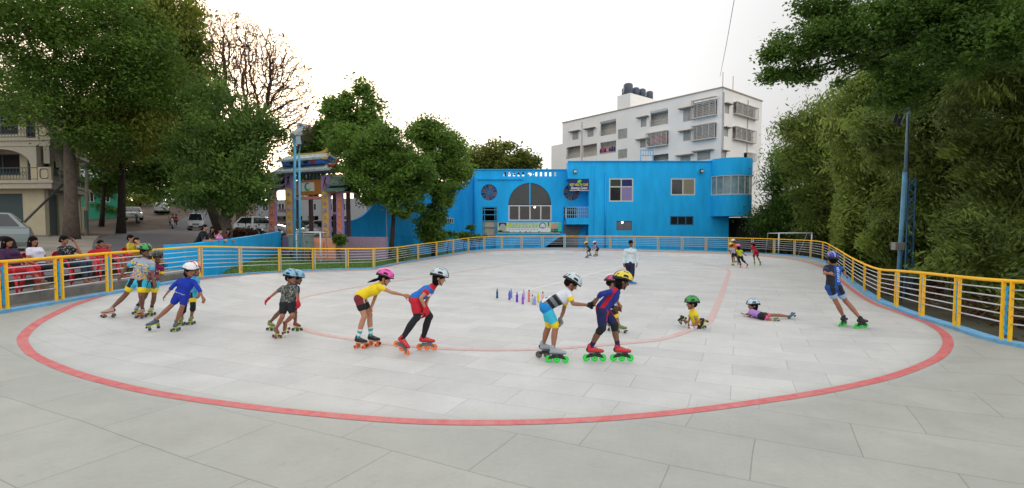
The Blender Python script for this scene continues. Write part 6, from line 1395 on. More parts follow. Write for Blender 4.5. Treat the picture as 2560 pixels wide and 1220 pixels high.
def person(label, z, feet, J, face, S=1.4, skin='b', hel=None, hair='short', shirt=None, sleeve=.5, shorts=None, leg=.55, socks=None, gloves=(None, None), pads=None, Y=None, fine=True, ffn=None, headk=None, group=None, name="person", extra=None, torso_r=1.0, loose=1.0, stripes=None, female=False, handcurl=.5, neckband=None, sit=False, shoulder_w=None):
    """feet: two of (x,y,yaw,pitch,roll,kind,colour boot,wheel,plate[,depth]); J: joints -> (x,y,depth offset); face: (yaw,pitch,roll)"""
    k = S / 1.42; ffn = ffn or rink_z; hk = headk or (1.07 if S < 1.6 else 1.08)
    G = []
    for f in feet:
        if f is None: G.append(None); continue
        px, py = zp(z, f[0], f[1])
        if len(f) > 9 and f[9] is not None: G.append(at(px, py, f[9]))
        else: G.append(hit(px, py, ffn))
    gy = [g.y for g in G if g is not None]; Y0 = Y if Y else sum(gy) / len(gy)
    P = {n: at(*zp(z, v[0], v[1]), Y0 + v[2]) for n, v in J.items()}
    base = Vector((P['pv'].x, Y0, min([g.z for g in G if g is not None] + [P['pv'].z - .3])))
    e = empty(name, base, label, "person", group)
    vox = (.0085 if fine else .014) * k; sk = SKINS[skin]
    ank = []
    for f, g, nm in zip(feet, G, ('n', 'f')):
        if f is None: ank.append(P.get('a' + nm)); continue
        Mf = rigid(f[2], f[3], f[4])
        if f[5] == 'shoe': ank.append(shoe(e, g, Mf, k, f[6], f[7]))
        elif f[5] == 'bare': ank.append(g + Vector((0, 0, .07)))
        else: ank.append(skate(e, g, Mf, k * (1.0 if f[5] == 'inline' else .92), f[5], f[6], f[7], f[8]))
    Mh = rigid(*face); fw, rt, up = Mh.col[0], Mh.col[1], Mh.col[2]; H = P['hd']; hs = hk
    pv, nk = P['pv'], P['nk']; up_t = (nk - pv).normalized()
    sn, sf, hn, hf = P['sn'], P['sf'], P['hn'], P['hf']; ch = (sn + sf) / 2; ax = (sn - sf); ax = ax - up_t * ax.dot(up_t); axn = ax.normalized() if ax.length > .01 else Vector((0, -1, 0))
    fr = up_t.cross(axn)
    def torso(mb, g, top=1.0, low=1.0):
        r1 = .088 * k * torso_r + g; r0 = .086 * k * torso_r + g; w_ = .045 * k
        c0 = pv + up_t * .02 * k; c1 = ch - up_t * .07 * k; mid = c0.lerp(c1, .5)
        for s in (-1, 1):
            mb.cap(c0 + axn * s * w_, mid + axn * s * w_ * .85, r0, .078 * k * torso_r + g); mb.cap(mid + axn * s * w_ * .85, c1 + axn * s * w_ * 1.25, .078 * k * torso_r + g, r1)
        mb.cap(sn.lerp(ch, .15), sf.lerp(ch, .15), .05 * k + g, .05 * k + g); mb.cap(c1, nk - up_t * .02 * k, .075 * k + g, .045 * k + g * .6)
        if female:
            for s in (-1, 1): mb.ell(c1 - up_t * .0 + axn * s * .055 * k + fr * (.07 * k) * (1 if fr.dot(fw) > 0 else -1), (.05 * k + g,) * 3, nu=8, nv=6)
    def hips(mb, g):
        mb.cap(hn, hf, .082 * k + g, .082 * k + g); mb.cap(pv + up_t * .06 * k + axn * .04 * k, pv + axn * .04 * k, .08 * k + g, .085 * k + g); mb.cap(pv + up_t * .06 * k - axn * .04 * k, pv - axn * .04 * k, .08 * k + g, .085 * k + g)
    legs = [(hn, P['kn'], ank[0]), (hf, P['kf'], ank[1])]; arms = [(sn, P['en'], P['wn']), (sf, P['ef'], P['wf'])]
    def legseg(mb, h, kk, a, g, t0, t1, rk=1.0):
        """part of the leg between t0 and t1 (0 hip, 1 knee, 2 ankle)"""
        R_ = lambda t: np.interp(t, [0, .5, .9, 1, 1.15, 1.45, 1.8, 2], [.071, .064, .049, .048, .047, .049, .034, .029]) * k * rk + g
        pt = lambda t: h.lerp(kk, t) if t <= 1 else kk.lerp(a, t - 1)
        cuts = [t0] + [c for c in (.5, .9, 1, 1.15, 1.45, 1.8) if t0 < c < t1] + [t1]
        back = (fr if True else fr) * (-1 if fr.dot(fw) > 0 else 1)
        for a_, b_ in zip(cuts, cuts[1:]):
            oa = back * (.012 * k if 1.1 < a_ < 1.6 else 0); ob = back * (.012 * k if 1.1 < b_ < 1.6 else 0); mb.cap(pt(a_) + oa, pt(b_) + ob, R_(a_), R_(b_))
    def armseg(mb, s, el, wr, g, t0, t1):
        R_ = lambda t: np.interp(t, [0, .4, .95, 1.25, 1.8, 2], [.039, .035, .029, .031, .022, .021]) * k + g
        pt = lambda t: s.lerp(el, t) if t <= 1 else el.lerp(wr, t - 1); cuts = [t0] + [c for c in (.4, 1, 1.25, 1.8) if t0 < c < t1] + [t1]
        for a_, b_ in zip(cuts, cuts[1:]): mb.cap(pt(a_), pt(b_), R_(a_), R_(b_))
    # skin
    b = MB(); b.cap(nk - up_t * .03 * k, H - up * .05 * hs - fw * .015, .043 * k, .04 * hs)
    b.ell(H + up * .018 * hs - fw * .008 * hs, (.092 * hs, .073 * hs, .092 * hs), Mh, 16, 12); b.ell(H + fw * .022 * hs - up * .045 * hs, (.058 * hs, .054 * hs, .066 * hs), Mh, 14, 10); b.cap(H + fw * .055 * hs - up * .085 * hs, H + fw * .03 * hs - up * .082 * hs, .022 * hs, .034 * hs)
    b.cap(H + fw * .082 * hs + up * .0, H + fw * .098 * hs - up * .028 * hs, .009 * hs, .014 * hs, n=8)
    for s in (-1, 1): b.ell(H + rt * s * .074 * hs - up * .008 * hs - fw * .005, (.018 * hs, .010 * hs, .028 * hs), Mh, 8, 6)
    torso(b, -.004); hips(b, -.006)
    for L_ in legs:
        if L_[2] is not None: legseg(b, *L_, 0, 0, 2)
    for A_, nm in zip(arms, ('n', 'f')): armseg(b, *A_, 0, 0, 2)
    hl = .155 * k; HD = []
    for (s_, el, wr), nm in zip(arms, ('n', 'f')):
        d = (wr - el).normalized(); hd_ = P.get('h' + nm + 'd'); d = (hd_ - wr).normalized() if hd_ is not None else d
        n = (pv - wr); n = n if n.length > .1 else -fw
        HD.append((wr, d, n)); hand_parts(b, wr, d, n, hl, handcurl, 0, None, 1 if nm == 'n' else -1)
    for f, g, a, nm in zip(feet, G, ank, ('n', 'f')):
        if f is not None and f[5] == 'bare': Mf = rigid(f[2], f[3], f[4]); b.cap(a, g + Mf @ Vector((.0, 0, .04)) * k, .03 * k, .03 * k); b.cap(g + Mf @ Vector((-.04, 0, .035)) * k, g + Mf @ Vector((.15, 0, .025)) * k, .03 * k, .022 * k)
    me = blend(b, "body", vox if fine else vox * .8, 3, sk); o = link("body", me, e, True)
    # face
    for s in (-1, 1):
        q = MB(); q.ell(H + fw * .081 * hs + rt * s * .03 * hs + up * .012 * hs, (.009 * hs, .014 * hs, .008 * hs), Mh, 8, 6, EYEW); q.ell(H + fw * .088 * hs + rt * s * .03 * hs + up * .012 * hs, (.005 * hs, .006 * hs, .007 * hs), Mh, 6, 5, HAIR)
        q.build("eye", None, o, True, True)
        q = MB(); q.cap(H + fw * .088 * hs + rt * s * .016 * hs + up * .03 * hs, H + fw * .08 * hs + rt * s * .046 * hs + up * .031 * hs, .004 * hs, .003 * hs, None, 6); q.build("eyebrow", HAIR, o, True)
    q = MB(); q.cap(H + fw * .079 * hs - rt * .018 * hs - up * .052 * hs, H + fw * .079 * hs + rt * .018 * hs - up * .052 * hs, .006 * hs, .006 * hs, None, 6); q.build("mouth", LIP, o, True)
    # hair
    q = MB(); C0 = H + up * .026 * hs - fw * .018 * hs
    q.ell(C0 + fw * .006 * hs + up * .006 * hs, (.097 * hs, .083 * hs, .09 * hs), Mh, 16, 12); q.ell(C0 - fw * .03 * hs - up * .03 * hs, (.07 * hs, .074 * hs, .07 * hs), Mh)
    if hair == 'bob': q.ell(H - fw * .045 * hs - up * .05 * hs, (.062 * hs, .086 * hs, .085 * hs), Mh); q.ell(H - fw * .03 * hs - up * .09 * hs, (.05 * hs, .075 * hs, .05 * hs), Mh)
    if hair == 'long': q.ell(H - fw * .05 * hs - up * .05 * hs, (.07 * hs, .09 * hs, .1 * hs), Mh); q.cap(H - fw * .07 * hs - up * .08 * hs, nk - fw * .09 - up * .16, .07 * hs, .05 * hs); q.cap(H + rt * .07 - up * .05, nk + rt * .07 - up * .08, .035, .03); q.cap(H - rt * .07 - up * .05, nk - rt * .07 - up * .08, .035, .03)
    if hair == 'pony': p0 = H - fw * .09 * hs - up * .04 * hs; q.cap(p0, p0 - fw * .07 - up * .05, .026, .03); q.cap(p0 - fw * .07 - up * .05, p0 - fw * .17 - up * .12, .03, .012)
    if hair == 'bun': q.ell(H - fw * .1 * hs - up * .02 * hs, (.045, .045, .045), Mh)
    link("hair", blend(q, "hair", .012, 2, HAIR), e, True)
    if hel: helmet(e, H + up * .012 * hs, Mh, hs * 1.04, *hel)
    # clothes
    if shorts:
        q = MB(); hips(q, .012 * loose)
        for L_ in legs:
            if L_[2] is not None: legseg(q, *L_, .012 * loose, 0, leg, 1 + .06 * loose)
        me = blend(q, "shorts", vox * 1.15, 3, shorts[0])
        if len(shorts) > 1: regions(me, shorts, legs, hn, hf, pv, up_t, axn, leg, fr)
        link("shorts" if leg < 1.3 else "trousers", me, e, True)
    if shirt:
        q = MB(); torso(q, .013 * loose)
        for A_ in arms: armseg(q, *A_, .012 * loose, 0, sleeve)
        me = blend(q, "shirt", vox * 1.15, 3, shirt[0])
        if len(shirt) > 1: shirtmarks(me, shirt, pv, ch, up_t, axn, fr * (1 if fr.dot(fw) > 0 else -1), arms, sleeve, k)
        link("shirt", me, e, True)
    if socks:
        for L_ in legs:
            q = MB(); legseg(q, *L_, .005, socks[1], 2.0); me = blend(q, "sock", vox, 2, socks[0][0])
            if len(socks[0]) > 1:
                for c in socks[0][1:]: me.materials.append(c)
                me.polygons.foreach_set('material_index', [int(((p.center - L_[2]).dot((L_[1] - L_[2]).normalized()) / (.045 * k))) % len(socks[0]) for p in me.polygons])
            link("sock", me, e, True)
    if pads:
        for L_, c in zip(legs, pads[:2]):
            if c: q = MB(); legseg(q, *L_, .012, pads[2] if len(pads) > 2 else .78, pads[3] if len(pads) > 3 else 1.3); link("knee_pad", blend(q, "knee_pad", vox, 2, c), e, True)
    for (wr, d, n), gl, nm in zip(HD, gloves, ('n', 'f')):
        if gl: q = MB(); hand_parts(q, wr, d, n, hl, handcurl, .006, None, 1 if nm == 'n' else -1); q.cap(wr - d * .02, wr + d * .02, .028 * k, .03 * k); link("glove", blend(q, "glove", .006, 1, gl), e, True)
    PEOPLE[label] = dict(e=e, P=P, H=H, Mh=Mh, ank=ank, up=up_t, ax=axn, fr=fr, k=k, HD=HD)
    chk = [round((a - b_).length / k, 2) for a, b_ in ((hn, P['kn']), (P['kn'], ank[0] or P['kn']), (hf, P['kf']), (P['kf'], ank[1] or P['kf']), (sn, P['en']), (P['en'], P['wn']), (sf, P['ef']), (P['ef'], P['wf']), (pv, nk), (nk, H), (sn, sf))]
    print("PERSON", label[:44].ljust(44), "S%.2f" % S, "Y%.1f" % Y0, chk)
    return PEOPLE[label]
def regions(me, ms, legs, hn, hf, pv, up, ax, leg, fr):
    """ms: (main, hem, side[, crotch]) colours painted as cloth panels"""
    for c in ms[1:]: me.materials.append(c)
    idx = []
    for p in me.polygons:
        c = p.center; best = None
        for h, k_, a in legs:
            d = k_ - h; t = (c - h).dot(d) / d.length_squared; r = (c - h - d * t).length
            if best is None or r < best[0]: best = (r, t, c - h - d * max(t, 0), d)
        _, t, off, d = best; i = 0; s = off.dot(ax) / max(off.length, 1e-4)
        if t > leg - .17: i = 1
        elif len(ms) > 2 and (abs(s) < .45 if len(ms) < 5 else s < -.2): i = 2
        elif len(ms) > 3 and t < .15: i = 3
        idx.append(min(i, len(ms) - 1))
    me.polygons.foreach_set('material_index', idx)
def shirtmarks(me, ms, pv, ch, up, ax, fr, arms, sleeve, k):
    """ms: (main, cuff, style, extra colours...)"""
    st = ms[2] if len(ms) > 2 else ''; cols = [c for c in ms[1:] if not isinstance(c, str)]
    for i in range(1, len(me.materials)): pass
    me.materials.clear(); me.materials.append(ms[0])
    for c in cols: me.materials.append(c)
    idx = []; L_ = (ch - pv).length
    for p in me.polygons:
        c = p.center; i = 0; v = (c - pv).dot(up) / L_; s = (c - pv).dot(ax) / (.12 * k); f = (c - pv).dot(fr) / (.1 * k); onarm = None
        for a, b, w_ in arms:
            d = b - a; t = (c - a).dot(d) / d.length_squared; r = (c - a - d * t).length
            if r < .058 * k and t > .25: onarm = t
        if onarm is not None:
            if cols and onarm > sleeve - .2 and sleeve <= 1: i = 1
        elif st == 'print':
            n = mnoise.noise(c * 26) * 3 + mnoise.noise(c * 60) * 1.5
            if n > .75 and .1 < v < .95: i = min(2, len(cols))
            elif n < -1.0 and .1 < v < .95: i = min(3, len(cols))
            elif v < .5 and f > .3 and n > .1: i = min(4, len(cols))
        elif st == 'camo' or st == 'floral':
            n = mnoise.noise(c * 38) * 2.2 + mnoise.noise(c * 85) * .8; lim = .35 if st == 'camo' else .62
            if n > lim: i = min(2, len(cols))
            elif n < -.55 and st == 'camo': i = min(3, len(cols))
        elif st == 'sidestripe':
            if abs(s) > .45 and -.25 < f < .35: i = min(2, len(cols))
        elif st == 'bars':
            if -.15 < v < .62 and s > .1 and f > -.6 and f < 1.3: i = 2 if int((v * 7 + 20)) % 2 else min(3, len(cols))
        elif st == 'halves':
            if s > .1: i = min(2, len(cols))
        elif st == 'belt':
            if -.02 < v < .08: i = min(2, len(cols))
        elif st == 'collar':
            if v > 1.12: i = 1
            elif .7 < v < .9 and f > .5: i = min(2, len(cols))
        idx.append(i)
    if onarm is None: pass
    me.polygons.foreach_set('material_index', idx)
# ---- colours
W_ = cm(215, 220, 228); BK = cm(26, 28, 34); RD = cm(190, 30, 48); YL = cm(235, 205, 30); BL = cm(20, 70, 190); CY = cm(60, 185, 215); NV = cm(24, 34, 82); SKY = cm(20, 130, 205)
wheel = lambda n, r, g, b: mats("wheel_" + n, r, g, b, rough=.35)
WO, WG, WGY, WBR, WMR = wheel("orange", 240, 120, 60), wheel("green", 40, 205, 70), wheel("grey", 62, 80, 88), wheel("brown", 95, 80, 65), wheel("maroon", 120, 60, 66)
PLM = mats("plate_lime", 190, 205, 40, rough=.4); PLO = mats("plate_orange", 225, 120, 50, rough=.4); PLB = mats("plate_black", 40, 42, 46, rough=.4)
hsh = lambda n, r, g, b: mats("helmet_" + n, r, g, b, rough=.25, coat=.5)
HP, HW, HG, HBK, HY, HS, HBL, HLB, HWH = hsh("pink", 225, 80, 165), hsh("silver", 190, 205, 212), hsh("green", 35, 150, 60), hsh("black", 35, 42, 45), hsh("yellow", 225, 205, 60), hsh("steel", 95, 120, 140), hsh("royal", 40, 50, 160), hsh("lightblue", 120, 175, 205), hsh("white", 225, 225, 228)
VENT = mats("vent_dark", 18, 18, 22, rough=.7); SHOER = mats("boot_red", 195, 42, 48, rough=.35); SHOEG = mats("boot_silver", 150, 160, 168, rough=.35); BOL = mats("boot_olive", 110, 125, 75, rough=.5); BMR = mats("boot_maroon", 125, 55, 60, rough=.5); BSL = mats("boot_slate", 75, 92, 105, rough=.5)
FG = "children skating round the rink"
q_, i_ = 'quad', 'inline'
person("girl in yellow top and pink helmet bending forward and holding the blue shirted child", 'C', [(255, 1072, -14, 0, 0, q_, BOOTB, WO, PLO), (412, 1046, -14, 0, 0, q_, BOOTB, WO, PLO)],
       dict(hd=(548, 222, 0), nk=(492, 290, 0), pv=(240, 440, 0), sn=(486, 330, -.13), sf=(474, 325, .13), en=(622, 392, -.24), wn=(790, 432, -.08), ef=(412, 500, .16), wf=(375, 595, .06), hfd=(378, 640, .0), hn=(232, 470, -.08), hf=(262, 468, .08), kn=(300, 690, -.10), kf=(365, 668, .08)),
       (0, -18, 0), 1.46, 'a', (HP, VENT, hsh("pale_pink", 235, 160, 205)), 'pony', (YL, YL), .42, (cm(120, 40, 48), BK, cm(190, 195, 200)), .5, socks=((cm(60, 165, 165), W_), 1.62), group=FG)
person("child in blue top, red shorts and black tights pushing off on red inline skates", 'C', [(738, 1108, -30, -28, 0, i_, SHOER, WO, None, 8.55), (1060, 1096, -4, 0, 0, i_, SHOER, WO, None)],
       dict(hd=(1212, 218, 0), nk=(1162, 300, 0), pv=(915, 475, 0), sn=(1098, 345, -.13), sf=(1118, 350, .13), en=(985, 462, -.2), wn=(1040, 590, -.12), hnd=(1075, 660, -.1), ef=(1052, 515, .18), wf=(1038, 620, .12), hn=(925, 500, -.08), hf=(945, 500, .08), kn=(942, 700, -.12), kf=(1095, 688, .04)),
       (0, -12, 0), 1.5, 'a', (HW, VENT, HS), 'bob', (cm(25, 110, 195), RD, 'collar', W_), .38, (RD,), .62, pads=(BK, BK, .55, 2.0), gloves=(RD, RD), group=FG, loose=1.2)
person("boy in white striped jersey and cyan yellow shorts holding the navy suited skater", 'D', [(340, 1157, -8, 0, 0, i_, SHOEG, WG, PLB), (222, 1102, -8, 0, 0, i_, SHOEG, WBR, PLB)],
       dict(hd=(508, 232, 0), nk=(468, 290, 0), pv=(205, 485, 0), sn=(474, 352, -.14), sf=(460, 345, .13), en=(530, 468, -.22), wn=(712, 482, -.1), hnd=(775, 468, -.05), ef=(415, 560, .16), wf=(376, 655, .02), hfd=(388, 705, -.04), hn=(205, 512, -.08), hf=(230, 510, .08), kn=(330, 735, -.06), kf=(250, 725, .08)),
       (0, -32, 0), 1.52, 'b', (HW, VENT), 'short', (W_, YL, 'bars', BK, cm(110, 118, 126)), .55, (CY, YL, NV, SKY, SKY), .93, gloves=(BK, cm(120, 125, 130)), group=FG, loose=1.15)
person("boy in navy and red suit with a yellow helmet leading on green wheeled skates", 'D', [(780, 1139, 0, 0, 0, i_, SHOER, WG, PLB), (1100, 1139, -2, 0, 0, i_, SHOER, WG, PLB)],
       dict(hd=(1108, 205, 0), nk=(1058, 275, 0), pv=(870, 530, 0), sn=(1010, 320, -.14), sf=(1040, 335, .14), en=(858, 352, -.26), wn=(815, 405, -.12), hnd=(775, 460, -.1), ef=(975, 480, .2), wf=(1010, 515, .05), hfd=(1090, 530, 0), hn=(868, 565, -.08), hf=(905, 565, .08), kn=(872, 755, -.12), kf=(1018, 715, .02)),
       (0, -14, 0), 1.53, 'c', (HY, VENT, hsh("deepblue", 30, 50, 130)), 'bob', (cm(30, 45, 130), NV, 'sidestripe', cm(180, 20, 40)), 1.5, (NV, NV, cm(180, 20, 40)), .75, pads=(BK, BK, .62, 1.2), socks=((NV,), 1.75), group=FG)
person("small child in white shirt half hidden behind the navy suited skater", 'D', [(1098, 806, -15, 0, 0, q_, BOL, WGY, PLM), (985, 782, -15, 0, 0, q_, BOL, WGY, PLM)],
       dict(hd=(985, 222, 0), nk=(982, 290, 0), pv=(1000, 520, 0), sn=(990, 335, -.11), sf=(1005, 330, .11), en=(1040, 425, -.12), wn=(1078, 475, -.1), ef=(1020, 420, .15), wf=(1060, 470, .12), hn=(1010, 545, -.06), hf=(1000, 545, .06), kn=(1045, 655, -.04), kf=(1000, 650, .06)),
       (0, -10, 0), 1.22, 'b', (hsh("rose", 190, 70, 110), VENT, HWH), 'short', (W_, W_, 'print', NV, NV), .5, (BK, YL), .5, group=FG, handcurl=.4)
person("child in camouflage shirt with red gloves and blue silver helmet", 'B', [(1655, 1145, -50, 0, 0, q_, BMR, WMR, PLM), (1765, 1080, -75, -18, 10, q_, BMR, WMR, PLM, 9.95)],
       dict(hd=(1818, 445, 0), nk=(1800, 515, 0), pv=(1772, 725, 0), sn=(1722, 565, -.02), sf=(1872, 562, 0), en=(1640, 615, -.05), wn=(1558, 685, -.1), ef=(1888, 645, -.05), wf=(1900, 720, -.08), hn=(1735, 750, -.02), hf=(1812, 750, 0), kn=(1718, 895, -.1), kf=(1838, 885, -.08)),
       (-18, -5, 0), 1.33, 'b', (HLB, VENT, HS), 'short', (cm(88, 92, 88), cm(88, 92, 88), 'camo', cm(45, 52, 50), cm(140, 142, 135)), .55, (BK,), .62, gloves=(RD, RD), group=FG)
person("child in dark top skating close behind the camouflage shirted child", 'B', [(1590, 1058, -30, 0, 0, q_, BOL, WGY, PLM), (1890, 1062, -30, 0, 0, q_, BMR, WGY, PLM)],
       dict(hd=(1893, 452, .0), nk=(1872, 520, 0), pv=(1800, 705, 0), sn=(1820, 560, -.05), sf=(1895, 565, .08), en=(1830, 650, .05), wn=(1858, 725, 0), ef=(1900, 650, .1), wf=(1905, 720, .05), hn=(1775, 730, -.04), hf=(1830, 735, .06), kn=(1705, 830, -.05), kf=(1868, 850, 0)),
       (-10, -5, 0), 1.3, 'c', (HLB, VENT), 'short', (NV, NV), .5, (BK,), .62, gloves=(BK, BK), group=FG)
person("child in royal blue suit and white helmet leaning into the bend with arms out", 'B', [(215, 1030, 215, -12, -25, q_, BSL, WGY, PLM, 10.5), (465, 1066, -70, 0, 0, q_, BSL, WGY, PLM)],
       dict(hd=(628, 365, 0), nk=(610, 440, 0), pv=(540, 625, 0), sn=(510, 478, -.02), sf=(682, 495, 0), en=(430, 545, -.06), wn=(352, 640, -.12), ef=(742, 580, -.06), wf=(778, 665, -.1), hn=(495, 655, -.02), hf=(578, 660, .0), kn=(428, 755, -.05), kf=(545, 770, -.06)),
       (-30, -5, 0), 1.42, 'b', (HWH, HWH), 'bob', (cm(16, 48, 165), cm(200, 100, 90), 'belt', cm(150, 160, 170)), 1.25, (cm(16, 44, 155),), .68, group=FG)
person("child with black knee pads half hidden behind the royal blue suited child", 'B', [(530, 998, -70, 0, 0, q_, BOL, WGY, PLM), (645, 988, -75, 0, 0, q_, BOL, WGY, PLM)],
       dict(hd=(690, 350, 0), nk=(680, 425, 0), pv=(640, 600, 0), sn=(610, 480, 0), sf=(720, 485, 0), en=(620, 560, .1), wn=(640, 600, .0), ef=(738, 560, 0), wf=(735, 620, -.05), hn=(600, 630, 0), hf=(665, 630, 0), kn=(560, 790, -.05), kf=(668, 760, -.05)),
       (-35, -5, 0), 1.36, 'b', (hsh("coral", 225, 95, 95), VENT, HWH), 'short', (cm(70, 160, 205), YL), .6, (CY, YL, BK), .6, pads=(BK, BK, .85, 1.4), group=FG)
person("taller boy in printed grey jersey and green helmet pushing off with his right leg", 'A', [(1235, 1056, 208, -4, 0, q_, mats("boot_silver_orange", 170, 140, 125, rough=.4), WGY, PLO), (1595, 1060, -80, 0, 0, q_, mats("boot_silver_orange", 170, 140, 125, rough=.4), WGY, PLO)],
       dict(hd=(1642, 308, 0), nk=(1630, 385, 0), pv=(1560, 620, 0), sn=(1525, 415, -.02), sf=(1722, 445, 0), en=(1410, 505, -.04), wn=(1362, 585, -.1), ef=(1722, 565, -.02), wf=(1742, 655, -.06), hn=(1510, 650, -.02), hf=(1605, 655, 0), kn=(1425, 790, -.05), kf=(1592, 810, -.08)),
       (-20, -3, 0), 1.56, 'c', (HG, VENT, HBK), 'short', (cm(160, 168, 180), CY, 'print', YL, cm(60, 90, 150), cm(200, 110, 80)), .5, (CY, YL, BK), .6, group=FG, neckband=BL, loose=1.2)
person("boy in maroon jersey and black helmet skating behind the printed jersey boy", 'A', [(1548, 1014, -70, 0, 0, q_, SHOEG, WGY, PLM), (1705, 1032, -75, 0, 0, q_, mats("boot_cream", 170, 160, 135, rough=.4), WGY, PLM)],
       dict(hd=(1778, 378, 0), nk=(1775, 450, 0), pv=(1715, 650, 0), sn=(1700, 490, 0), sf=(1828, 495, 0), en=(1700, 590, .05), wn=(1760, 590, -.05), ef=(1832, 575, 0), wf=(1745, 590, -.15), hn=(1680, 670, 0), hf=(1755, 670, 0), kn=(1640, 810, -.04), kf=(1740, 815, -.04)),
       (-60, -5, 0), 1.46, 'c', (HBK, VENT, hsh("darkgreen", 60, 85, 65)), 'short', (cm(115, 30, 70), YL, 'print', W_, cm(150, 60, 100)), .7, (CY, YL, BK), .55, socks=((BK,), 1.85), group=FG)
person("skater seen from behind in a black and blue suit and royal blue helmet", 'R', [(365, 1086, 35, 0, 12, i_, BOOTB, WG, PLB, 10.95), (615, 1112, 15, 0, 14, i_, BOOTB, WG, PLB)],
       dict(hd=(228, 165, 0), nk=(235, 228, 0), pv=(238, 510, 0), sn=(140, 275, .02), sf=(335, 280, .02), en=(118, 352, -.12), wn=(172, 352, -.2), hnd=(235, 345, -.2), ef=(392, 330, .0), wf=(392, 368, -.1), hfd=(425, 385, -.08), hn=(190, 548, 0), hf=(300, 548, 0), kn=(272, 738, .04), kf=(412, 738, .02)),
       (75, -4, 0), 1.48, 'b', (HBL, VENT, hsh("white_blue", 150, 160, 215)), 'short', (cm(20, 78, 160), BK, 'halves', cm(34, 36, 46)), .6, (cm(20, 74, 152), cm(150, 175, 200), BK), .62, group=FG)
person("little child in yellow shirt and green helmet sitting on the rink floor facing left", 'F', [(392, 1040, 180, -68, 0, q_, BOOTB, WGY, PLM, 10.75), (140, 1010, 200, -20, 60, q_, BOOTB, WGY, PLM, 10.95)],
       dict(hd=(222, 812, 0), nk=(232, 868, 0), pv=(285, 1062, 0), sn=(262, 912, -.10), sf=(215, 905, .1), en=(278, 1000, -.14), wn=(270, 1072, -.14), hnd=(248, 1100, -.14), ef=(195, 990, .06), wf=(170, 1050, .02), hn=(290, 1080, -.08), hf=(275, 1078, .08), kn=(205, 1085, -.1), kf=(195, 1075, .1)),
       (180, 0, 0), 1.12, 'b', (HG, VENT, HBK), 'short', (YL, cm(150, 160, 90)), .55, (BK, W_), .85, gloves=(cm(200, 195, 200), cm(200, 195, 200)), group=FG)
person("child in lilac top lying stretched out on the rink floor", 'F', [(1170, 1018, -20, 60, 60, q_, BOL, WGY, PLM, 11.7), (1345, 955, -5, 40, 60, q_, cm(60, 110, 140), WGY, PLM, 12.0)],
       dict(hd=(912, 832, .3), nk=(912, 880, .3), pv=(1005, 942, .02), sn=(905, 912, .16), sf=(898, 900, .4), en=(882, 948, .24), wn=(838, 962, .38), hnd=(808, 962, .46), ef=(862, 925, .6), wf=(812, 932, .72), hn=(1015, 952, -.08), hf=(1020, 942, .08), kn=(1082, 978, -.1), kf=(1120, 940, .1)),
       (178, 0, 0), 1.2, 'b', (hsh("icewhite", 190, 210, 225), VENT, HS), 'bob', (cm(175, 130, 205), BK), .55, (BK, cm(230, 90, 140)), .6, group=FG, handcurl=.15)
# far children
def kid(label, z, feet, hd, nk, pv, shl, hips_, el, wr, kn, face, S, **kw):
    a, b = shl; c, d = hips_; person(label, z, feet, dict(hd=(*hd, 0), nk=(*nk, 0), pv=(*pv, 0), sn=(*a, -.08), sf=(*b, .08), en=(*el[0], -.1), wn=(*wr[0], -.1), ef=(*el[1], .1), wf=(*wr[1], .08), hn=(*c, -.05), hf=(*d, .05), kn=(*kn[0], -.05), kf=(*kn[1], .05)), face, S, fine=False, group=FG, **kw)
kid("far child in dark green suit and yellow helmet crouching at the back of the rink", 'Q', [(480, 958, 190, 0, 0, i_, BSL, WGY, None), (610, 880, 190, 0, 0, i_, BSL, WGY, None, 37.5)], (440, 345), (470, 400), (600, 560), ((490, 425), (480, 420)), ((590, 590), (610, 590)), ((410, 490), (520, 520)), ((345, 585), (460, 590)), ((470, 690), (565, 690)), (180, -10, 0), 1.2, hel=(HY, VENT), shirt=(cm(15, 70, 70), BK), sleeve=.6, shorts=(NV,), leg=.6)
kid("far child in white helmet reaching for the crouching child in front", 'Q', [(820, 895, 190, 0, 0, i_, BOL, WGY, PLM), (890, 872, 190, 0, 0, i_, BOL, WGY, PLM)], (820, 315), (870, 400), (960, 540), ((880, 430), (890, 425)), ((950, 560), (970, 560)), ((790, 440), (800, 560)), ((690, 480), (750, 580)), ((850, 660), (925, 665)), (180, -15, 0), 1.25, hel=(HWH, VENT), shirt=(cm(120, 40, 100), W_), sleeve=.5, shorts=(BK,), leg=.7)
kid("far child in orange shirt and white helmet at the back of the far group", 'K', [(490, 892, -100, 0, 0, q_, BOL, WGY, PLM), (600, 890, -100, 0, 0, q_, BOL, WGY, PLM)], (450, 190), (480, 245), (520, 480), ((440, 300), (555, 300)), ((485, 500), (560, 500)), ((430, 390), (570, 390)), ((440, 450), (560, 470)), ((480, 700), (590, 690)), (-150, -5, 0), 1.4, hel=(HWH, HWH), shirt=(cm(225, 120, 30), cm(225, 120, 30)), sleeve=.6, shorts=(BK,), leg=.6)
kid("far child in pale lilac shirt and yellow helmet in front of the orange shirted child", 'K', [(435, 995, -100, 0, 0, q_, PLM, WGY, PLM), (650, 965, -60, 0, 0, q_, BOL, WGY, PLM, 29.6)], (375, 325), (400, 385), (470, 590), ((355, 420), (470, 430)), ((440, 610), (510, 600)), ((340, 490), (470, 510)), ((350, 550), (430, 540)), ((415, 740), (570, 720)), (200, -10, 0), 1.3, hel=(HY, VENT), shirt=(cm(185, 180, 205), W_), sleeve=.5, shorts=(BK,), leg=.6)
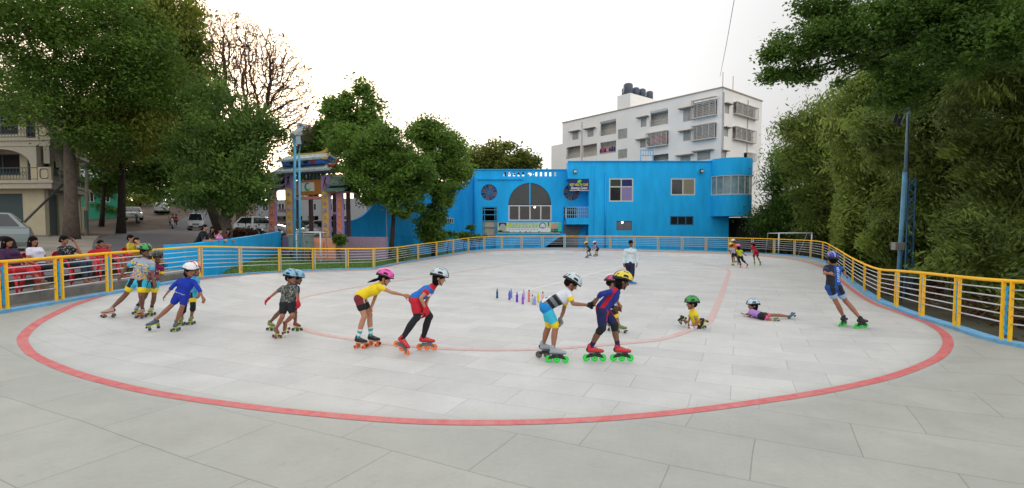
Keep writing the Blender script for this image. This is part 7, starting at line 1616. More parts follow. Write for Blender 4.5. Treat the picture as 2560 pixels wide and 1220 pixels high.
kid("far child in yellow bib and pink helmet skating away with arms spread", 'K', [(690, 1065, 80, 0, 0, i_, cm(190, 110, 90), WO, PLO), (900, 1078, 60, 0, 15, i_, cm(190, 110, 90), WO, PLO)], (622, 385), (640, 445), (675, 690), ((565, 500), (745, 505)), ((635, 710), (730, 710)), ((570, 580), (790, 580)), ((600, 640), (850, 635)), ((635, 820), (770, 830)), (95, 0, 0), 1.3, hel=(HP, HP), hair='bob', shirt=(cm(205, 215, 25), cm(40, 120, 160)), sleeve=.5, shorts=(BK,), leg=1.4)
kid("far skater in a red suit bending with hands behind the back", 'K', [(1175, 998, 60, 0, 0, i_, mats("boot_lime", 90, 190, 50, rough=.4), WG, PLM), (1365, 992, 50, 0, 0, i_, mats("boot_lime", 90, 190, 50, rough=.4), WG, PLM)], (1122, 295), (1120, 340), (1225, 545), ((1065, 370), (1170, 370)), ((1170, 570), (1270, 565)), ((1070, 460), (1190, 460)), ((1130, 470), (1180, 430)), ((1145, 720), (1265, 710)), (120, -10, 0), 1.35, hel=(hsh("darkred", 120, 40, 60), VENT), shirt=(cm(205, 35, 60), cm(60, 40, 90)), sleeve=.8, shorts=(cm(195, 30, 50), BK, BK), leg=.75)
person("coach in a white long sleeved top and dark trousers walking across the rink", 'E', [(1745, 600, -70, 0, 0, 'shoe', cm(40, 120, 190), W_), (1790, 612, -35, 0, 0, 'shoe', cm(40, 120, 190), W_)],
       dict(hd=(1770, 132, 0), nk=(1770, 188, 0), pv=(1757, 368, 0), sn=(1704, 218, 0), sf=(1824, 218, 0), en=(1688, 300, .03), wn=(1688, 365, -.06), ef=(1840, 300, .03), wf=(1842, 368, -.05), hn=(1732, 385, 0), hf=(1784, 385, 0), kn=(1745, 465, .12), kf=(1790, 500, -.08)),
       (-80, -6, 0), 1.72, 'c', None, 'short', (cm(205, 222, 228), cm(205, 222, 228), 'collar', cm(190, 195, 195)), 1.95, (cm(34, 32, 62),), 1.95, loose=1.3, headk=1.06, torso_r=.95)

# lettering down the back of the blue and black suit
def back_text(rec, word, size, u0, v0, colr, vertical=True, side=-1):
    e, ax, up, k = rec['e'], rec['ax'], rec['up'], rec['k']; sh = [c for c in e.children if c.name.startswith('shirt')][0]
    from mathutils.bvhtree import BVHTree
    bv = BVHTree.FromPolygons([v.co for v in sh.data.vertices], [tuple(p.vertices) for p in sh.data.polygons])
    c = bpy.data.curves.new("letters", 'FONT'); c.body = word; c.size = size; c.align_x = 'CENTER'; c.align_y = 'CENTER'; c.extrude = .0015; c.offset = .003
    t = bpy.data.objects.new("t", c); COL.objects.link(t); dg = bpy.context.evaluated_depsgraph_get(); me = bpy.data.meshes.new_from_object(t.evaluated_get(dg)); bpy.data.objects.remove(t)
    fr = up.cross(ax); back = fr if fr.y < 0 else -fr; O = rec['P']['pv'].lerp((rec['P']['sn'] + rec['P']['sf']) / 2, v0) + ax * u0 + back * .4
    rgt = -ax if ax.x < 0 else ax
    for v in me.vertices:
        a, b = (v.co.x, v.co.y); p = O + (up * a - rgt * b if vertical else rgt * a + up * b); h = bv.ray_cast(p, -back); v.co = (h[0] if h[0] is not None else p - back * .3) + back * (.003 + v.co.z)
    me.materials.clear(); me.materials.append(colr); me.name = "letters"; link("letters", me, e, True)
rec = PEOPLE["skater seen from behind in a black and blue suit and royal blue helmet"]
back_text(rec, "CAMPARI", .075, -.055, .62, cm(170, 200, 235))
# ------------------------------------------------------------------ red plastic chairs
REDP = mats("chair_red", 200, 28, 42, rough=.38)
def chair_proto(loc, rz, label):
    e = empty("plastic_chair", loc, label, "chair", "red plastic chairs behind the railing", rz)
    m = MB(); N = 8       # seat: dished
    for i in range(N + 1):
        for j in range(N + 1): x = -.2 + .42 * i / N; y = -.215 + .43 * j / N; m.v.append((x, y, .43 - .02 * math.cos((x - .01) * 6) * math.cos(y * 5) + .02 * (x > .15)))
    m.f = [(i * (N + 1) + j, (i + 1) * (N + 1) + j, (i + 1) * (N + 1) + j + 1, i * (N + 1) + j + 1) for i in range(N) for j in range(N)]; m.m = [0] * len(m.f)
    o = m.build("seat", REDP, e, smooth=True); s = o.modifiers.new("s", 'SOLIDIFY'); s.thickness = .014
    m = MB(); cols = 7
    for k in range(cols):      # curved slatted back
        a = R(-34 + 68 * k / (cols - 1)); r0 = .30; x = -.2 - (math.cos(a) - .83) * .32; y = math.sin(a) * .39; w_ = .017
        m.poly([(x, y - w_, .45), (x, y + w_, .45), (x - .1, (y + w_) * 1.02, .78), (x - .1, (y - w_) * 1.02, .78)], .01, (1, 0, 0))
    prev = None
    for k in range(13):
        a = R(-46 + 92 * k / 12); x = -.3 - (math.cos(a) - .83) * .32; y = math.sin(a) * .39; z = .83 - .12 * abs(math.sin(a)) ** 2.2; p = Vector((x, y, z))
        if prev is not None: m.bar(prev, p, .02, .11)
        prev = p
    m.build("backrest", REDP, e, bevel=.006)
    for s_ in (-1, 1):
        m = MB(); m.tube([(-.27, s_ * .27, .72), (-.1, s_ * .3, .66), (.12, s_ * .29, .64), (.2, s_ * .265, .60)], .024, 8); m.tube([(.2, s_ * .265, .6), (.2, s_ * .25, .43)], .022, 8); m.build("armrest", REDP, e, smooth=True)
        for x, dx in ((.19, .05), (-.2, -.07)): m = MB(); m.tube([(x, s_ * .215, .43), (x + dx, s_ * .245, 0)], [.036, .022], 6); m.build("leg", REDP, e, smooth=True)
    return e
ZT = .636
spots = [(-11.35, 11.75, -8, "red plastic chair at the far left, mostly behind the railing"), (-11.75, 12.75, -4, "red plastic chair under the woman in the white tee shirt"), (-11.85, 13.75, -8, "red plastic chair under the woman talking on her phone"),
         (-11.75, 14.75, -25, "red plastic chair turned sideways between the phone woman and the lounging child"), (-12.1, 15.4, -6, "red plastic chair under the child with hands behind the head"), (-12.2, 16.6, -5, "red plastic chair under the woman in the yellow top")]
c0 = None
for x, y, rz, lab in spots:
    z = max(ZT, land_z(x, y)) if x < -12.0 else ZT
    c0 = chair_proto((x, y, ZT), R(rz), lab) if c0 is None else c0
    if c0['label'] != lab: dup(c0, (x, y, ZT), R(rz), lab)
# ------------------------------------------------------------------ seated spectators
def seat_px(x, y, z, Z='H'):   # world -> zoom pixel
    p = Vector((x, y, z)) - EYE; f = p.y * _c - p.z * _s; u = p.y * _s + p.z * _c; a = ZO[Z]; return ((1280 + 1280 * p.x / f) - a[0]) * a[2], ((637 - 1280 * u / f) - a[1]) * a[2]
GS = "spectators sitting behind the railing"
def sit(label, c, face, S, skin, hair, shirt, sleeve, pants, leg, lean=.08, arms=None, cross=0, head_off=(0, 0), loose=1.15, female=True, feetc=(BK,), knee_spread=.09, skin_feet=True):
    """c: chair centre on the floor; the sitter faces +x"""
    x, y = c; k = S / 1.6; W = lambda dx, dy, dz: (x + dx, y + dy, ZT + dz)
    pts = dict(pv=W(-.08, 0, .54), nk=W(-.08 - lean - .1, 0, .54 + .46 * k), hd=W(-.08 - lean - .04 + head_off[0], head_off[1], .54 + .63 * k), sn=W(-.1 - lean, -.16 * k, .54 + .41 * k), sf=W(-.1 - lean, .16 * k, .54 + .41 * k),
               hn=W(-.06, -.09, .53), hf=W(-.06, .09, .53), kn=W(.36 * k, -knee_spread, .56), kf=W(.36 * k, knee_spread, .56), en=W(-.1, -.24 * k, .68), ef=W(-.1, .24 * k, .68), wn=W(.12, -.12, .64), wf=W(.12, .12, .66))
    for n, v in (arms or {}).items(): pts[n] = W(*v)
    J = {n: (*seat_px(*v), v[1] - y) for n, v in pts.items()}
    def foot(dx, dy, dz, yaw): q = seat_px(*W(dx, dy, dz)); return (q[0], q[1], yaw, 0, 0, 'bare' if skin_feet else 'shoe', BK, BK, None, y + dy)
    fn = foot(.42 + .12 * cross, -.10 + .0 * cross, .02 + .28 * cross, -10); ff = foot(.34, .12, .01, 0)
    return person(label, 'H', [fn, ff], J, face, S, skin, None, hair, shirt, sleeve, pants, leg, Y=y, fine=True, group=GS, female=female, loose=loose, headk=1.0 if S < 1.4 else 1.07, ffn=land_z)
sit("woman in bright red trousers at the left edge sitting with crossed legs", (-11.42, 11.8), (-5, 0, 0), 1.6, 'b', 'long', (cm(60, 30, 70),), .6, (cm(185, 40, 48),), 1.6, arms=dict(wn=(.22, -.06, .72), wf=(.2, .05, .74)), cross=1)
sit("woman with long dark hair in a white tee shirt", (-11.72, 12.75), (-12, 0, 0), 1.6, 'b', 'long', (cm(212, 212, 228),), .4, (cm(48, 52, 68),), 1.75, arms=dict(wn=(.2, -.12, .7)), cross=1)
sit("woman in a black floral top holding a phone to her ear", (-11.82, 13.75), (0, 4, 0), 1.62, 'b', 'bun', (cm(26, 28, 34), cm(26, 28, 34), 'floral', cm(160, 165, 160)), .55, (cm(46, 62, 78),), 1.8, arms=dict(ef=(.12, .12, .82), wf=(.0, .1, 1.12), wn=(.25, -.1, .7)))
r_ = PEOPLE["woman in a black floral top holding a phone to her ear"]; wr, d, n = r_['HD'][1]
pq = wr + d * .09; m = MB(); m.box((-.035, -.006, -.07), (.035, .006, .07), None, Matrix.Translation(pq) @ Matrix.Rotation(R(60), 4, 'Z') @ Matrix.Rotation(R(15), 4, 'X')); props(m.build("mobile_phone", BLK), "black mobile phone held by the woman in the floral top", "phone")
sit("child lounging with both hands behind the head in a red chair", (-12.05, 15.35), (-20, 10, 0), 1.25, 'b', 'short', (cm(150, 30, 45),), .4, (BK,), .6, lean=.16, arms=dict(en=(-.22, -.26, .98), wn=(-.33, -.08, 1.0), ef=(-.2, .28, .98), wf=(-.33, .08, 1.0)), female=False)
sit("woman in a yellow top with a small child resting on her lap", (-12.15, 16.6), (0, 6, 0), 1.6, 'a', 'short', (cm(190, 170, 50),), .4, (cm(110, 90, 70),), 1.7, arms=dict(wn=(.25, -.14, .78), wf=(.22, .1, .8)))
x, y = -12.02, 16.55; pts = dict(pv=(.22, 0, .68), nk=(-.02, -.02, .94), hd=(-.08, -.03, 1.08), sn=(.0, -.12, .9), sf=(.02, .1, .9), hn=(.24, -.06, .67), hf=(.24, .06, .67), kn=(.5, -.06, .64), kf=(.5, .07, .66), en=(.14, -.2, .98), wn=(-.02, -.14, 1.08), ef=(.1, .2, .8), wf=(.22, .14, .8))
J = {n: (*seat_px(x + v[0], y + v[1], ZT + v[2]), v[1]) for n, v in pts.items()}
q1 = seat_px(x + .68, y - .06, ZT + .38); q2 = seat_px(x + .66, y + .08, ZT + .36)
person("small child in pale shirt and khaki shorts lying back on the yellow topped woman", 'H', [(q1[0], q1[1], 0, 0, 0, 'bare', BK, BK, None, y - .06), (q2[0], q2[1], 0, 0, 0, 'bare', BK, BK, None, y + .08)], J, (-10, 15, 0), 1.05, 'a', None, 'short', (cm(205, 205, 205),), .5, (cm(150, 140, 105),), .8, Y=y, group=GS, ffn=land_z)
# handbag and sandals on the ledge
e = empty("handbag", (-11.35, 12.3, ZT), "worn beige handbag standing on the ledge by the women's feet", "bag"); m = MB(); m.add([(-.16, -.07, 0), (.16, -.07, 0), (.16, .07, 0), (-.16, .07, 0), (-.12, -.03, .24), (.12, -.03, .24), (.12, .03, .24), (-.12, .03, .24)], [(0, 3, 2, 1), (4, 5, 6, 7), (0, 1, 5, 4), (1, 2, 6, 5), (2, 3, 7, 6), (3, 0, 4, 7)])
m.build("bag_body", mats("bag_beige", 122, 108, 92, rough=.7, var=.15), e, bevel=.02); m = MB(); m.tube([(-.1, 0, .23), (-.08, 0, .36), (.0, 0, .4), (.08, 0, .36), (.1, 0, .23)], .01, 6); m.build("handle", STRAP, e, smooth=True)
# ------------------------------------------------------------------ women leaning on the low blue wall
def lean(label, px, Y, hpx, skin, hair, shirt, S=1.58, face=(-30, 0, 0), x2=0, pants=None):
    zt = at(px, 604, Y).z; zg = zt - .98; h = at(hpx[0], hpx[1], Y); x = h.x; y = Y
    pts = dict(hd=(x, y, h.z), nk=(x - .06, y + .0, h.z - .17), sn=(x - .08, y - .16, h.z - .24), sf=(x - .1, y + .16, h.z - .24), pv=(x - .36, y + .03, h.z - .66), hn=(x - .37, y - .08, h.z - .68), hf=(x - .38, y + .1, h.z - .68), kn=(x - .34, y - .08, (h.z - .68 + zg) / 2 + .05), kf=(x - .36, y + .1, (h.z - .68 + zg) / 2 + .05),
               en=(x + .03, y - .26, zt + .06), wn=(x + .25, y - .12, zt + .05), ef=(x - .02, y + .24, zt + .06), wf=(x + .2, y + .06, zt + .05))
    J = {n: (*seat_px(*v, 'W'), v[1] - y) for n, v in pts.items()}
    f1 = seat_px(x - .4, y - .08, zg, 'W'); f2 = seat_px(x - .42, y + .1, zg, 'W')
    person(label, 'W', [(f1[0], f1[1], 0, 0, 0, 'shoe', BK, BK, None, y - .08), (f2[0], f2[1], 0, 0, 0, 'shoe', BK, BK, None, y + .1)], J, face, S, skin, None, hair, shirt, .9, pants or (BK,), 1.9, Y=y, fine=True, group="women leaning on the low blue wall", female=True, ffn=land_z, loose=1.25, headk=1.08)
lean("woman in a black top leaning on the blue wall, nearest to the road", 512, 22.3, (513, 568), 'a', 'bun', (cm(24, 24, 28),), face=(-5, 0, 0))
lean("woman in dark clothes standing between the black topped and pink clad women", 528, 23.2, (531, 573), 'b', 'long', (cm(40, 36, 40), cm(150, 120, 40)), face=(-60, 0, 0))
lean("woman in pink and crimson leaning on the blue wall", 549, 24.1, (551, 577), 'a', 'bun', (cm(215, 150, 195), RD, 'sidestripe', cm(190, 25, 75)), face=(-25, 0, 0))
lean("woman in a dark jacket with red and white stripes on the blue wall", 571, 25.5, (571, 577), 'b', 'long', (cm(36, 30, 36), RD, 'floral', cm(190, 60, 75)), face=(-70, 0, 0))
# ------------------------------------------------------------------ water bottles
def bottle(px, py, label, c, cap_, h=.22, clear=False):
    q = hit(px, py, FZ if False else rink_z); e = empty("water_bottle", (q.x, q.y, FZ(q.x, q.y) + .002), label, "bottle", "water bottles standing on the rink floor")
    pr_ = [(0, .0), (.032, .0), (.036, .012), (.036, .06), (.03, .085), (.036, .11), (.036, .15), (.026, .178), (.016, .188), (.016, .2)]
    m = MB(); m.tube([(0, 0, z * h / .22) for r, z in pr_[1:]], [r for r, z in pr_[1:]], 14); m.build("bottle_body", c, e, smooth=True)
    m = MB(); m.tube([(0, 0, .196 * h / .22), (0, 0, .222 * h / .22)], .019, 12); m.build("cap", cap_, e, smooth=True); m = MB(); m.tube([(-.012, 0, .222 * h / .22), (-.012, 0, .24 * h / .22), (.012, 0, .24 * h / .22), (.012, 0, .222 * h / .22)], .004, 5); m.build("loop", cap_, e)
def pm(n, r, g, b): return mats("plastic_" + n, r, g, b, rough=.25)
for px, py, lab, c, cp, h in ((1243, 745.5, "dark teal water bottle standing apart at the left of the row", pm("teal", 15, 95, 130), pm("teal", 15, 95, 130), .27), (1278, 744.5, "cyan water bottle just behind the purple one", pm("cyan", 20, 160, 210), pm("cyan", 20, 160, 210), .26), (1273.5, 749.5, "purple water bottle leaning against the cyan one", pm("purple", 130, 70, 200), pm("purple", 130, 70, 200), .26),
        (1292.5, 755, "deep violet water bottle alone between the purple and lilac ones", pm("violet", 110, 50, 190), pm("violet", 110, 50, 190), .27), (1309.5, 747, "pale lilac water bottle at the back of the row", pm("lilac", 190, 165, 225), pm("lilac", 190, 165, 225), .27), (1307, 760.5, "bright purple water bottle nearest to the camera", pm("bpurple", 150, 85, 205), pm("bpurple", 150, 85, 205), .27),
        (1322.5, 754, "salmon water bottle with a dark cap", pm("salmon", 225, 130, 115), pm("dark", 55, 35, 35), .33), (1331, 760.5, "clear greenish water bottle with a dark cap", pm("clear", 190, 210, 205), pm("dark", 55, 35, 35), .25), (1337, 761.5, "lavender water bottle beside the clear one", pm("lavender", 150, 150, 215), pm("lavender", 150, 150, 215), .22), (1345.5, 755.5, "yellow water bottle near the white jersey boy", pm("yellow", 225, 215, 50), pm("yellow", 225, 215, 50), .27),
        (1357, 757, "peach water bottle with a dark loop cap beside the white jersey", pm("peach", 225, 170, 150), pm("dark", 55, 35, 35), .3)):
    bottle(px, py, lab, c, cp, h)
# ------------------------------------------------------------------ vehicles
TYRE = mats("tyre", 24, 24, 25, rough=.85); RIM = mats("rim", 150, 152, 155, rough=.3, metal=.7); CGL = mats("car_glass", 28, 36, 40, rough=.06, spec=.7); HL = mats("headlight_glass", 215, 220, 225, rough=.1); TL = mats("tail_light", 150, 25, 25, rough=.2); PLATE = mats("number_plate", 215, 215, 205, rough=.5); TRIM = mats("bumper_dark", 45, 47, 50, rough=.6)
def car(label, loc, rz, paint, L_, W_2, prof, cab, lit=False, bump_dark=False, pitch=0, detail=True, cat="car"):
    """prof: (x, top z) of the lower body from nose to tail; cab: (front base x, front top x, rear top x, rear base x, belt z, roof z)"""
    e = empty("parked_car" if not lit else "car", loc, label, cat, "cars along the road", rz); e.rotation_euler = (0, pitch, rz)
    n = len(prof); m = MB(); ring_ = []
    for i, (x, z) in enumerate(prof):
        t = i / (n - 1); w_ = W_2 * (1 - .16 * abs(2 * t - 1) ** 4); zb = .22 if 0 < i < n - 1 else .34
        ring_.append([(L_ / 2 - x, -w_ * .92, zb), (L_ / 2 - x, -w_, .42), (L_ / 2 - x, -w_, z * .72), (L_ / 2 - x, -w_ * .95, z - .05), (L_ / 2 - x, -w_ * .8, z), (L_ / 2 - x, 0, z + .03), (L_ / 2 - x, w_ * .8, z), (L_ / 2 - x, w_ * .95, z - .05), (L_ / 2 - x, w_, z * .72), (L_ / 2 - x, w_, .42), (L_ / 2 - x, w_ * .92, zb)])
    for r_ in ring_: m.v += r_
    c_ = 11
    for i in range(n - 1):
        for j in range(c_): m.f.append((i * c_ + j, i * c_ + (j + 1) % c_, (i + 1) * c_ + (j + 1) % c_, (i + 1) * c_ + j)); m.m.append(0)
    m.f.append(tuple(range(c_))); m.f.append(tuple(range((n - 1) * c_, n * c_))); m.m += [0, 0]
    bo_ = m.build("body", paint, e, smooth=False, bevel=.03)
    xa, xb, xc, xd, zb, zr = cab; X = lambda x: L_ / 2 - x; wb_, wt = W_2 * .93, W_2 * .76; m = MB()
    st = [(xa, zb, wb_), (xb, zr, wt), ((xb + xc) / 2, zr + .03, wt), (xc, zr - .01, wt), (xd, zb, wb_)]
    vs = []
    for x, z, w_ in st: vs += [(X(x), -w_, z), (X(x), w_, z)]
    vs += [(X(xb + .05), -wb_, zb), (X(xb + .05), wb_, zb), (X((xb + xc) / 2), -wb_, zb), (X((xb + xc) / 2), wb_, zb), (X(xc), -wb_, zb), (X(xc), wb_, zb)]
    m.add(vs, [(0, 1, 3, 2), (2, 3, 5, 4), (4, 5, 7, 6), (6, 7, 9, 8), (0, 2, 10), (1, 11, 3), (2, 4, 12, 10), (3, 11, 13, 5), (4, 6, 14, 12), (5, 13, 15, 7), (6, 8, 14), (7, 15, 9)]); m.build("cabin", paint, e, bevel=.03)
    def glass(name, pts, mm=CGL):
        g = MB(); c = sum((Vector(p) for p in pts), Vector()) / len(pts); nn = (Vector(pts[1]) - Vector(pts[0])).cross(Vector(pts[2]) - Vector(pts[0])).normalized(); cc = Vector((X((xa + xd) / 2), 0, zb + .2)); nn = nn if nn.dot(c - cc) > 0 else -nn
        g.poly([Vector(p).lerp(c, .07) + nn * .012 for p in pts], .008, nn); g.build(name, mm, e)
    glass("windscreen", [(X(xa), -wb_ * .97, zb + .03), (X(xa), wb_ * .97, zb + .03), (X(xb), wt * .96, zr - .02), (X(xb), -wt * .96, zr - .02)])
    glass("rear_window", [(X(xd), -wb_ * .93, zb + .06), (X(xd), wb_ * .93, zb + .06), (X(xc), wt * .94, zr - .05), (X(xc), -wt * .94, zr - .05)])
    for s in (-1, 1):
        xm = (xb + xc) / 2
        glass("side_window", [(X(xa + .12), s * wb_, zb + .03), (X(xb + .03), s * (wt + .005), zr - .05), (X(xm - .03), s * (wt + .005), zr - .04), (X(xm - .03), s * wb_, zb + .03)])
        glass("side_window", [(X(xm + .05), s * wb_, zb + .03), (X(xm + .05), s * (wt + .005), zr - .04), (X(xc - .05), s * (wt + .005), zr - .06), (X(xd - .18), s * wb_, zb + .05)])
        for x in (.17 * L_ + .08, .80 * L_):
            g = MB(); g.cyl((X(x), s * (W_2 - .09), .31), (0, 1, 0), .31, .2, 22); wo = g.build("wheel", TYRE, e, bevel=.02); g = MB(); g.cyl((X(x), s * (W_2 + .006), .31), (0, 1, 0), .2, .02, 18)
            for k in range(5): a = k * 1.2566; g.bar((X(x), s * (W_2 + .02), .31), (X(x) + .18 * math.cos(a), s * (W_2 + .02), .31 + .18 * math.sin(a)), .05, .02)
            g.build("rim", RIM, wo)
            g = MB(); g.cyl((X(x), s * (W_2 - .16), .34), (0, 1, 0), .37, .325, 22); g.build("wheel_arch", ROOM, e)
        nz = prof[0][1]; g = MB(); g.box((X(.0) - .12, s * W_2 * .5 - .0, nz - .2) if s > 0 else (X(.0) - .12, -W_2 * .82, nz - .2), (X(0) + .02, s * W_2 * .82, nz - .04) if s > 0 else (X(0) + .02, -W_2 * .5, nz - .04)); g.build("headlight", LAMPE if (lit and s < 0) else HL, e, bevel=.02)
        tz = prof[-1][1]; g = MB(); a, b = (W_2 * .62, W_2 * .84) if s > 0 else (-W_2 * .84, -W_2 * .62); g.box((X(L_) - .02, a, tz - .3), (X(L_) + .12, b, tz - .08)); g.build("tail_light", TL, e, bevel=.02)
        g = MB(); g.ell((X(xa) - .25, s * (W_2 + .07), zb + .08), (.06, .1, .07), nu=8, nv=6); g.build("door_mirror", paint, e, smooth=True)
        g = MB(); g.box((X(xm) + .08, s * W_2 - .0 * s - (.0 if s > 0 else .02), .78), (X(xm) + .26, s * W_2 + (.02 if s > 0 else .0), .81)); g.build("door_handle", TRIM, e)
    for x0, nm in ((X(0) - .06, "front_bumper"), (X(L_) - .06, "rear_bumper")): g = MB(); g.box((x0, -W_2 * .86, .3), (x0 + .14, W_2 * .86, .52)); g.build(nm, TRIM if bump_dark else paint, e, bevel=.04)
    g = MB(); g.box((X(0) + .085, -.25, .36), (X(0) + .095, .25, .47)); g.build("number_plate", PLATE, e)
    g = MB(); g.box((X(0) + .0, -W_2 * .4, prof[0][1] - .17), (X(0) + .035, W_2 * .4, prof[0][1] - .06)); g.build("grille", TRIM, e)
    return e
SILV = mats("paint_silver_blue", 118, 130, 130, rough=.25, metal=.35, coat=.6); WHP = mats("paint_white", 212, 216, 218, rough=.3, coat=.5); SILP = mats("paint_silver", 160, 168, 168, rough=.25, metal=.3, coat=.5)
SED = ([(0, .62), (.08, .74), (1.05, .90), (1.3, .93), (3.3, .97), (3.9, .95), (4.3, .9), (4.36, .62)], (1.05, 1.8, 2.95, 3.65, .92, 1.42)); HAT = ([(0, .62), (.08, .78), (.9, .95), (1.2, .97), (3.3, 1.0), (3.7, .98), (3.75, .7)], (.75, 1.5, 3.2, 3.68, .95, 1.5))
MPV = ([(0, .7), (.08, .88), (.95, 1.02), (1.3, 1.05), (3.6, 1.1), (4.45, 1.1), (4.55, .8)], (.8, 1.65, 3.85, 4.38, 1.07, 1.75)); VAN = ([(0, .8), (.05, 1.0), (.5, 1.08), (1.2, 1.1), (3.0, 1.1), (3.3, 1.1), (3.35, .8)], (.12, .75, 3.15, 3.32, 1.05, 1.82))
def gz(px, py, Y): p = at(px, py, Y); return p.x, p.y, land_z(p.x, p.y)
x, y, z = gz(-92, 625, 22.5); car("silver blue people carrier parked at the left edge beside the cream house", (x, y, z), R(221), SILV, 4.55, .88, *MPV)
x, y, z = gz(333, 550, 57); z = at(333, 550, 57).z; car("white saloon car parked on the left side facing the camera", (x, y, z + .0), R(-52), WHP, 4.36, .84, *SED)
q = hit(406, 533.5, land_z, 40); car("silver car driving away up the road", (q.x, q.y, q.z), R(122), SILP, 4.36, .84, *SED)
q = hit(424, 510, land_z, 60); car("white car with one headlight lit coming down the road", (q.x, q.y, q.z), R(-58), WHP, 4.0, .82, [(a * .92, b) for a, b in SED[0]], tuple(v * .92 if i < 4 else v for i, v in enumerate(SED[1])), lit=True)
q = hit(491, 576.5, land_z, 40); car("small white boxy van coming down the right side of the road", (q.x, q.y, q.z), R(-60), WHP, 3.35, .74, *VAN, bump_dark=True, cat="van")
x, y, z = gz(648, 590, 40); car("white estate car parked left of the gate behind the motorcycles", (x, y, 1.55), R(12), WHP, 4.2, .84, *HAT)
x, y, z = gz(800, 600, 40); car("silver hatchback seen through the middle of the gate", (x, y, 1.28), R(203), SILP, 3.75, .82, *HAT)
x, y, z = gz(852, 590, 46); car("white car partly hidden behind the right pillar of the gate", (x, y, 1.5), R(180), WHP, 4.36, .84, *SED)
x, y, z = gz(745, 590, 47); car("dark grey car in the shade behind the gate", (x, y, 1.5), R(160), mats("paint_dark", 50, 56, 60, rough=.3, coat=.5), 4.36, .84, *SED)
def bike(label, loc, rz, body, scooter=False, sc=1.0, name="motorcycle", roll=8):
    e = empty(name, loc, label, name, "motorcycles and scooters", rz); e.rotation_euler = (R(roll), 0, rz); e.scale = (sc,) * 3
    for x in (-.62, .62):
        m = MB(); N = 20; r_ = .24 if scooter else .3
        m.tube([(x + r_ * math.cos(2 * math.pi * k / N), 0, r_ + .045 + r_ * math.sin(2 * math.pi * k / N)) for k in range(N + 1)], .045, 6); wo = m.build("wheel", TYRE, e, smooth=True); m = MB(); m.cyl((x, 0, r_ + .045), (0, 1, 0), .07, .09, 10)
        for k in range(6): a = k * math.pi / 3; m.bar((x, 0, r_ + .045), (x + r_ * math.cos(a), 0, r_ + .045 + r_ * math.sin(a)), .025)
        m.build("rim", RIM, wo)
    m = MB()
    if scooter:
        m.cap((-.62, 0, .58), (-.1, 0, .55), .17, .13); m.cap((-.1, 0, .3), (.35, 0, .28), .1, .1); m.cap((.42, 0, .32), (.56, 0, .85), .14, .12); m.cap((.62, 0, .5), (.72, 0, .42), .1, .07); m.cap((.52, 0, .95), (.58, 0, 1.0), .11, .1)
    else:
        m.cap((.15, 0, .82), (-.12, 0, .78), .15, .11); m.cap((.1, 0, .4), (-.2, 0, .38), .17, .15); m.cap((-.45, 0, .7), (-.75, 0, .8), .08, .05); m.cap((.52, 0, .95), (.56, 0, .9), .1, .09)
    link("body", blend(m, "body", .03, 2, body), e)
    m = MB(); m.cap((-.55, 0, .8), (.0, 0, .8), .1, .09); m.build("seat", BLK, e, smooth=True)
    m = MB(); m.tube([(.45, -.34, 1.02), (.48, -.1, 1.0), (.48, .1, 1.0), (.45, .34, 1.02)], .018, 6); m.tube([(.5, 0, 1.0), (.62, 0, .3)], .03, 6); m.tube([(.45, -.25, 1.02), (.47, -.3, 1.2)], .01, 5); m.tube([(.45, .25, 1.02), (.47, .3, 1.2)], .01, 5); m.build("handlebar", BLK, e, smooth=True)
    m = MB(); m.ell((.64, 0, .95), (.05, .085, .08), nu=10, nv=6); m.build("headlight", HL, e, smooth=True)
    for s in (-1, 1): m = MB(); m.ell((.47, s * .3, 1.22), (.015, .06, .045), nu=8, nv=6); m.build("mirror", BLK, e, smooth=True)
    return e
bx = mats("bike_black", 35, 37, 40, rough=.35); bw_ = mats("bike_white", 205, 208, 210, rough=.35, coat=.4); bs = mats("bike_silver", 130, 135, 140, rough=.35)
q = hit(432, 573, land_z, 40); bike("white scooter ridden down the road by two people in red", (q.x, q.y, q.z), R(-60), bw_, True, 1.1, "scooter", 0); SX = q
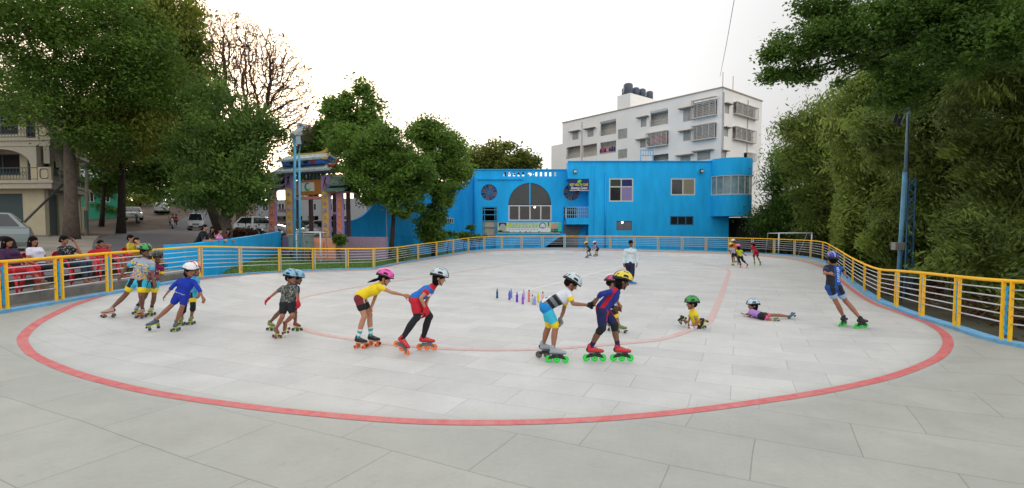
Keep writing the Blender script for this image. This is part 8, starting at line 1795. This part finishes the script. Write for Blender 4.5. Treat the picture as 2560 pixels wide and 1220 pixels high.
for k, (dy, lab) in enumerate(((0, "rider in a red shirt steering the white scooter"), (.38, "second rider in a red shirt sitting behind on the scooter"))):
    x, y, z = SX.x + .03 + k * .05, SX.y + .15 + dy, SX.z; off = -.24 if k == 0 else .18
    pts = dict(pv=(0, 0, .93), nk=(0, -.06, 1.38), hd=(.0 + (.06 if k else -.03), -.1, 1.56), sn=(-.17, -.05, 1.32), sf=(.17, -.05, 1.32), hn=(-.1, 0, .92), hf=(.1, 0, .92), kn=(-.2, -.38, .85), kf=(.2, -.38, .85), en=(-.28, -.2, 1.12), wn=(-.3, -.45, 1.1), ef=(.28, -.2, 1.12), wf=(.3, -.45, 1.1))
    J = {n: (*seat_px(x + v[0], y + v[1], z + v[2], 'W'), v[1]) for n, v in pts.items()}; a = seat_px(x - .2, y - .35, z + .42, 'W'); b = seat_px(x + .2, y - .35, z + .42, 'W')
    person(lab, 'W', [(a[0], a[1], -90, 0, 0, 'shoe', BK, BK, None, y - .35), (b[0], b[1], -90, 0, 0, 'shoe', BK, BK, None, y - .35)], J, (-90, 0, 0), 1.65, 'b', None, 'short', (cm(195, 50, 45),), .6, (BK,), 1.9, Y=y, fine=False, ffn=land_z, group="riders on the scooter")
x, y, z = gz(348, 560, 49); p = at(346, 560, 49); bike("motorcycle parked in front of the white saloon car", (p.x, p.y, p.z), R(-60), bs, False, 1.05)
for k, (px, py, Y, rz, mm, sc_, lab) in enumerate(((622, 577, 36, -100, bw_, 1, "white scooter parked nearest to the leafy tree"), (645, 588, 34, -70, bx, 0, "black motorcycle parked first from the left beyond the blue wall"), (660, 590, 33.5, -60, bx, 0, "black motorcycle parked next to the orange pillar"), (640, 583, 37, -120, bs, 0, "silver motorcycle parked behind the two black ones"), (700, 592, 38, -80, bw_, 1, "white scooter parked between the gate pillars on the left"))):
    p = at(px, py, Y); bike(lab, (p.x, p.y, land_z(p.x, p.y)), R(rz), mm, bool(sc_), 1.0, "scooter" if sc_ else "motorcycle")
# ------------------------------------------------------------------ road and concrete apron
ASPH = mats("asphalt", 92, 92, 96, rough=.9, var=.2, vscale=1.2, bump=.3, bscale=30); CONC = mats("apron_concrete", 150, 143, 132, rough=.9, var=.2, vscale=1.0, bump=.2, bscale=14)
Lx = [(-12.9, 10), (-14.2, 17), (-24.5, 30), (-31, 40), (-36.5, 50), (-38.5, 58), (-43, 69), (-51, 80), (-60, 95), (-75, 120)]
Rx = [(-11.9, 10), (-12.6, 17), (-15.5, 30), (-20.5, 40), (-27.5, 50), (-33, 58), (-38.5, 66), (-46.5, 77), (-54, 90), (-66, 118)]
sheet("road", [Vector((a, b, 0)) for a, b in Lx], [Vector((a, b, 0)) for a, b in Rx], lambda x, y: land_z(x, y), .06, ASPH, 10, 10)
sheet("apron", [Vector((a, b, 0)) for a, b in [(-13.2, 8), (-28, 18), (-40, 27), (-44, 34)]], [Vector((a, b, 0)) for a, b in [(-12.95, 10.5), (-14.25, 17.2), (-24.6, 30.2), (-29, 36)]], lambda x, y: land_z(x, y), .045, CONC, 14, 10)
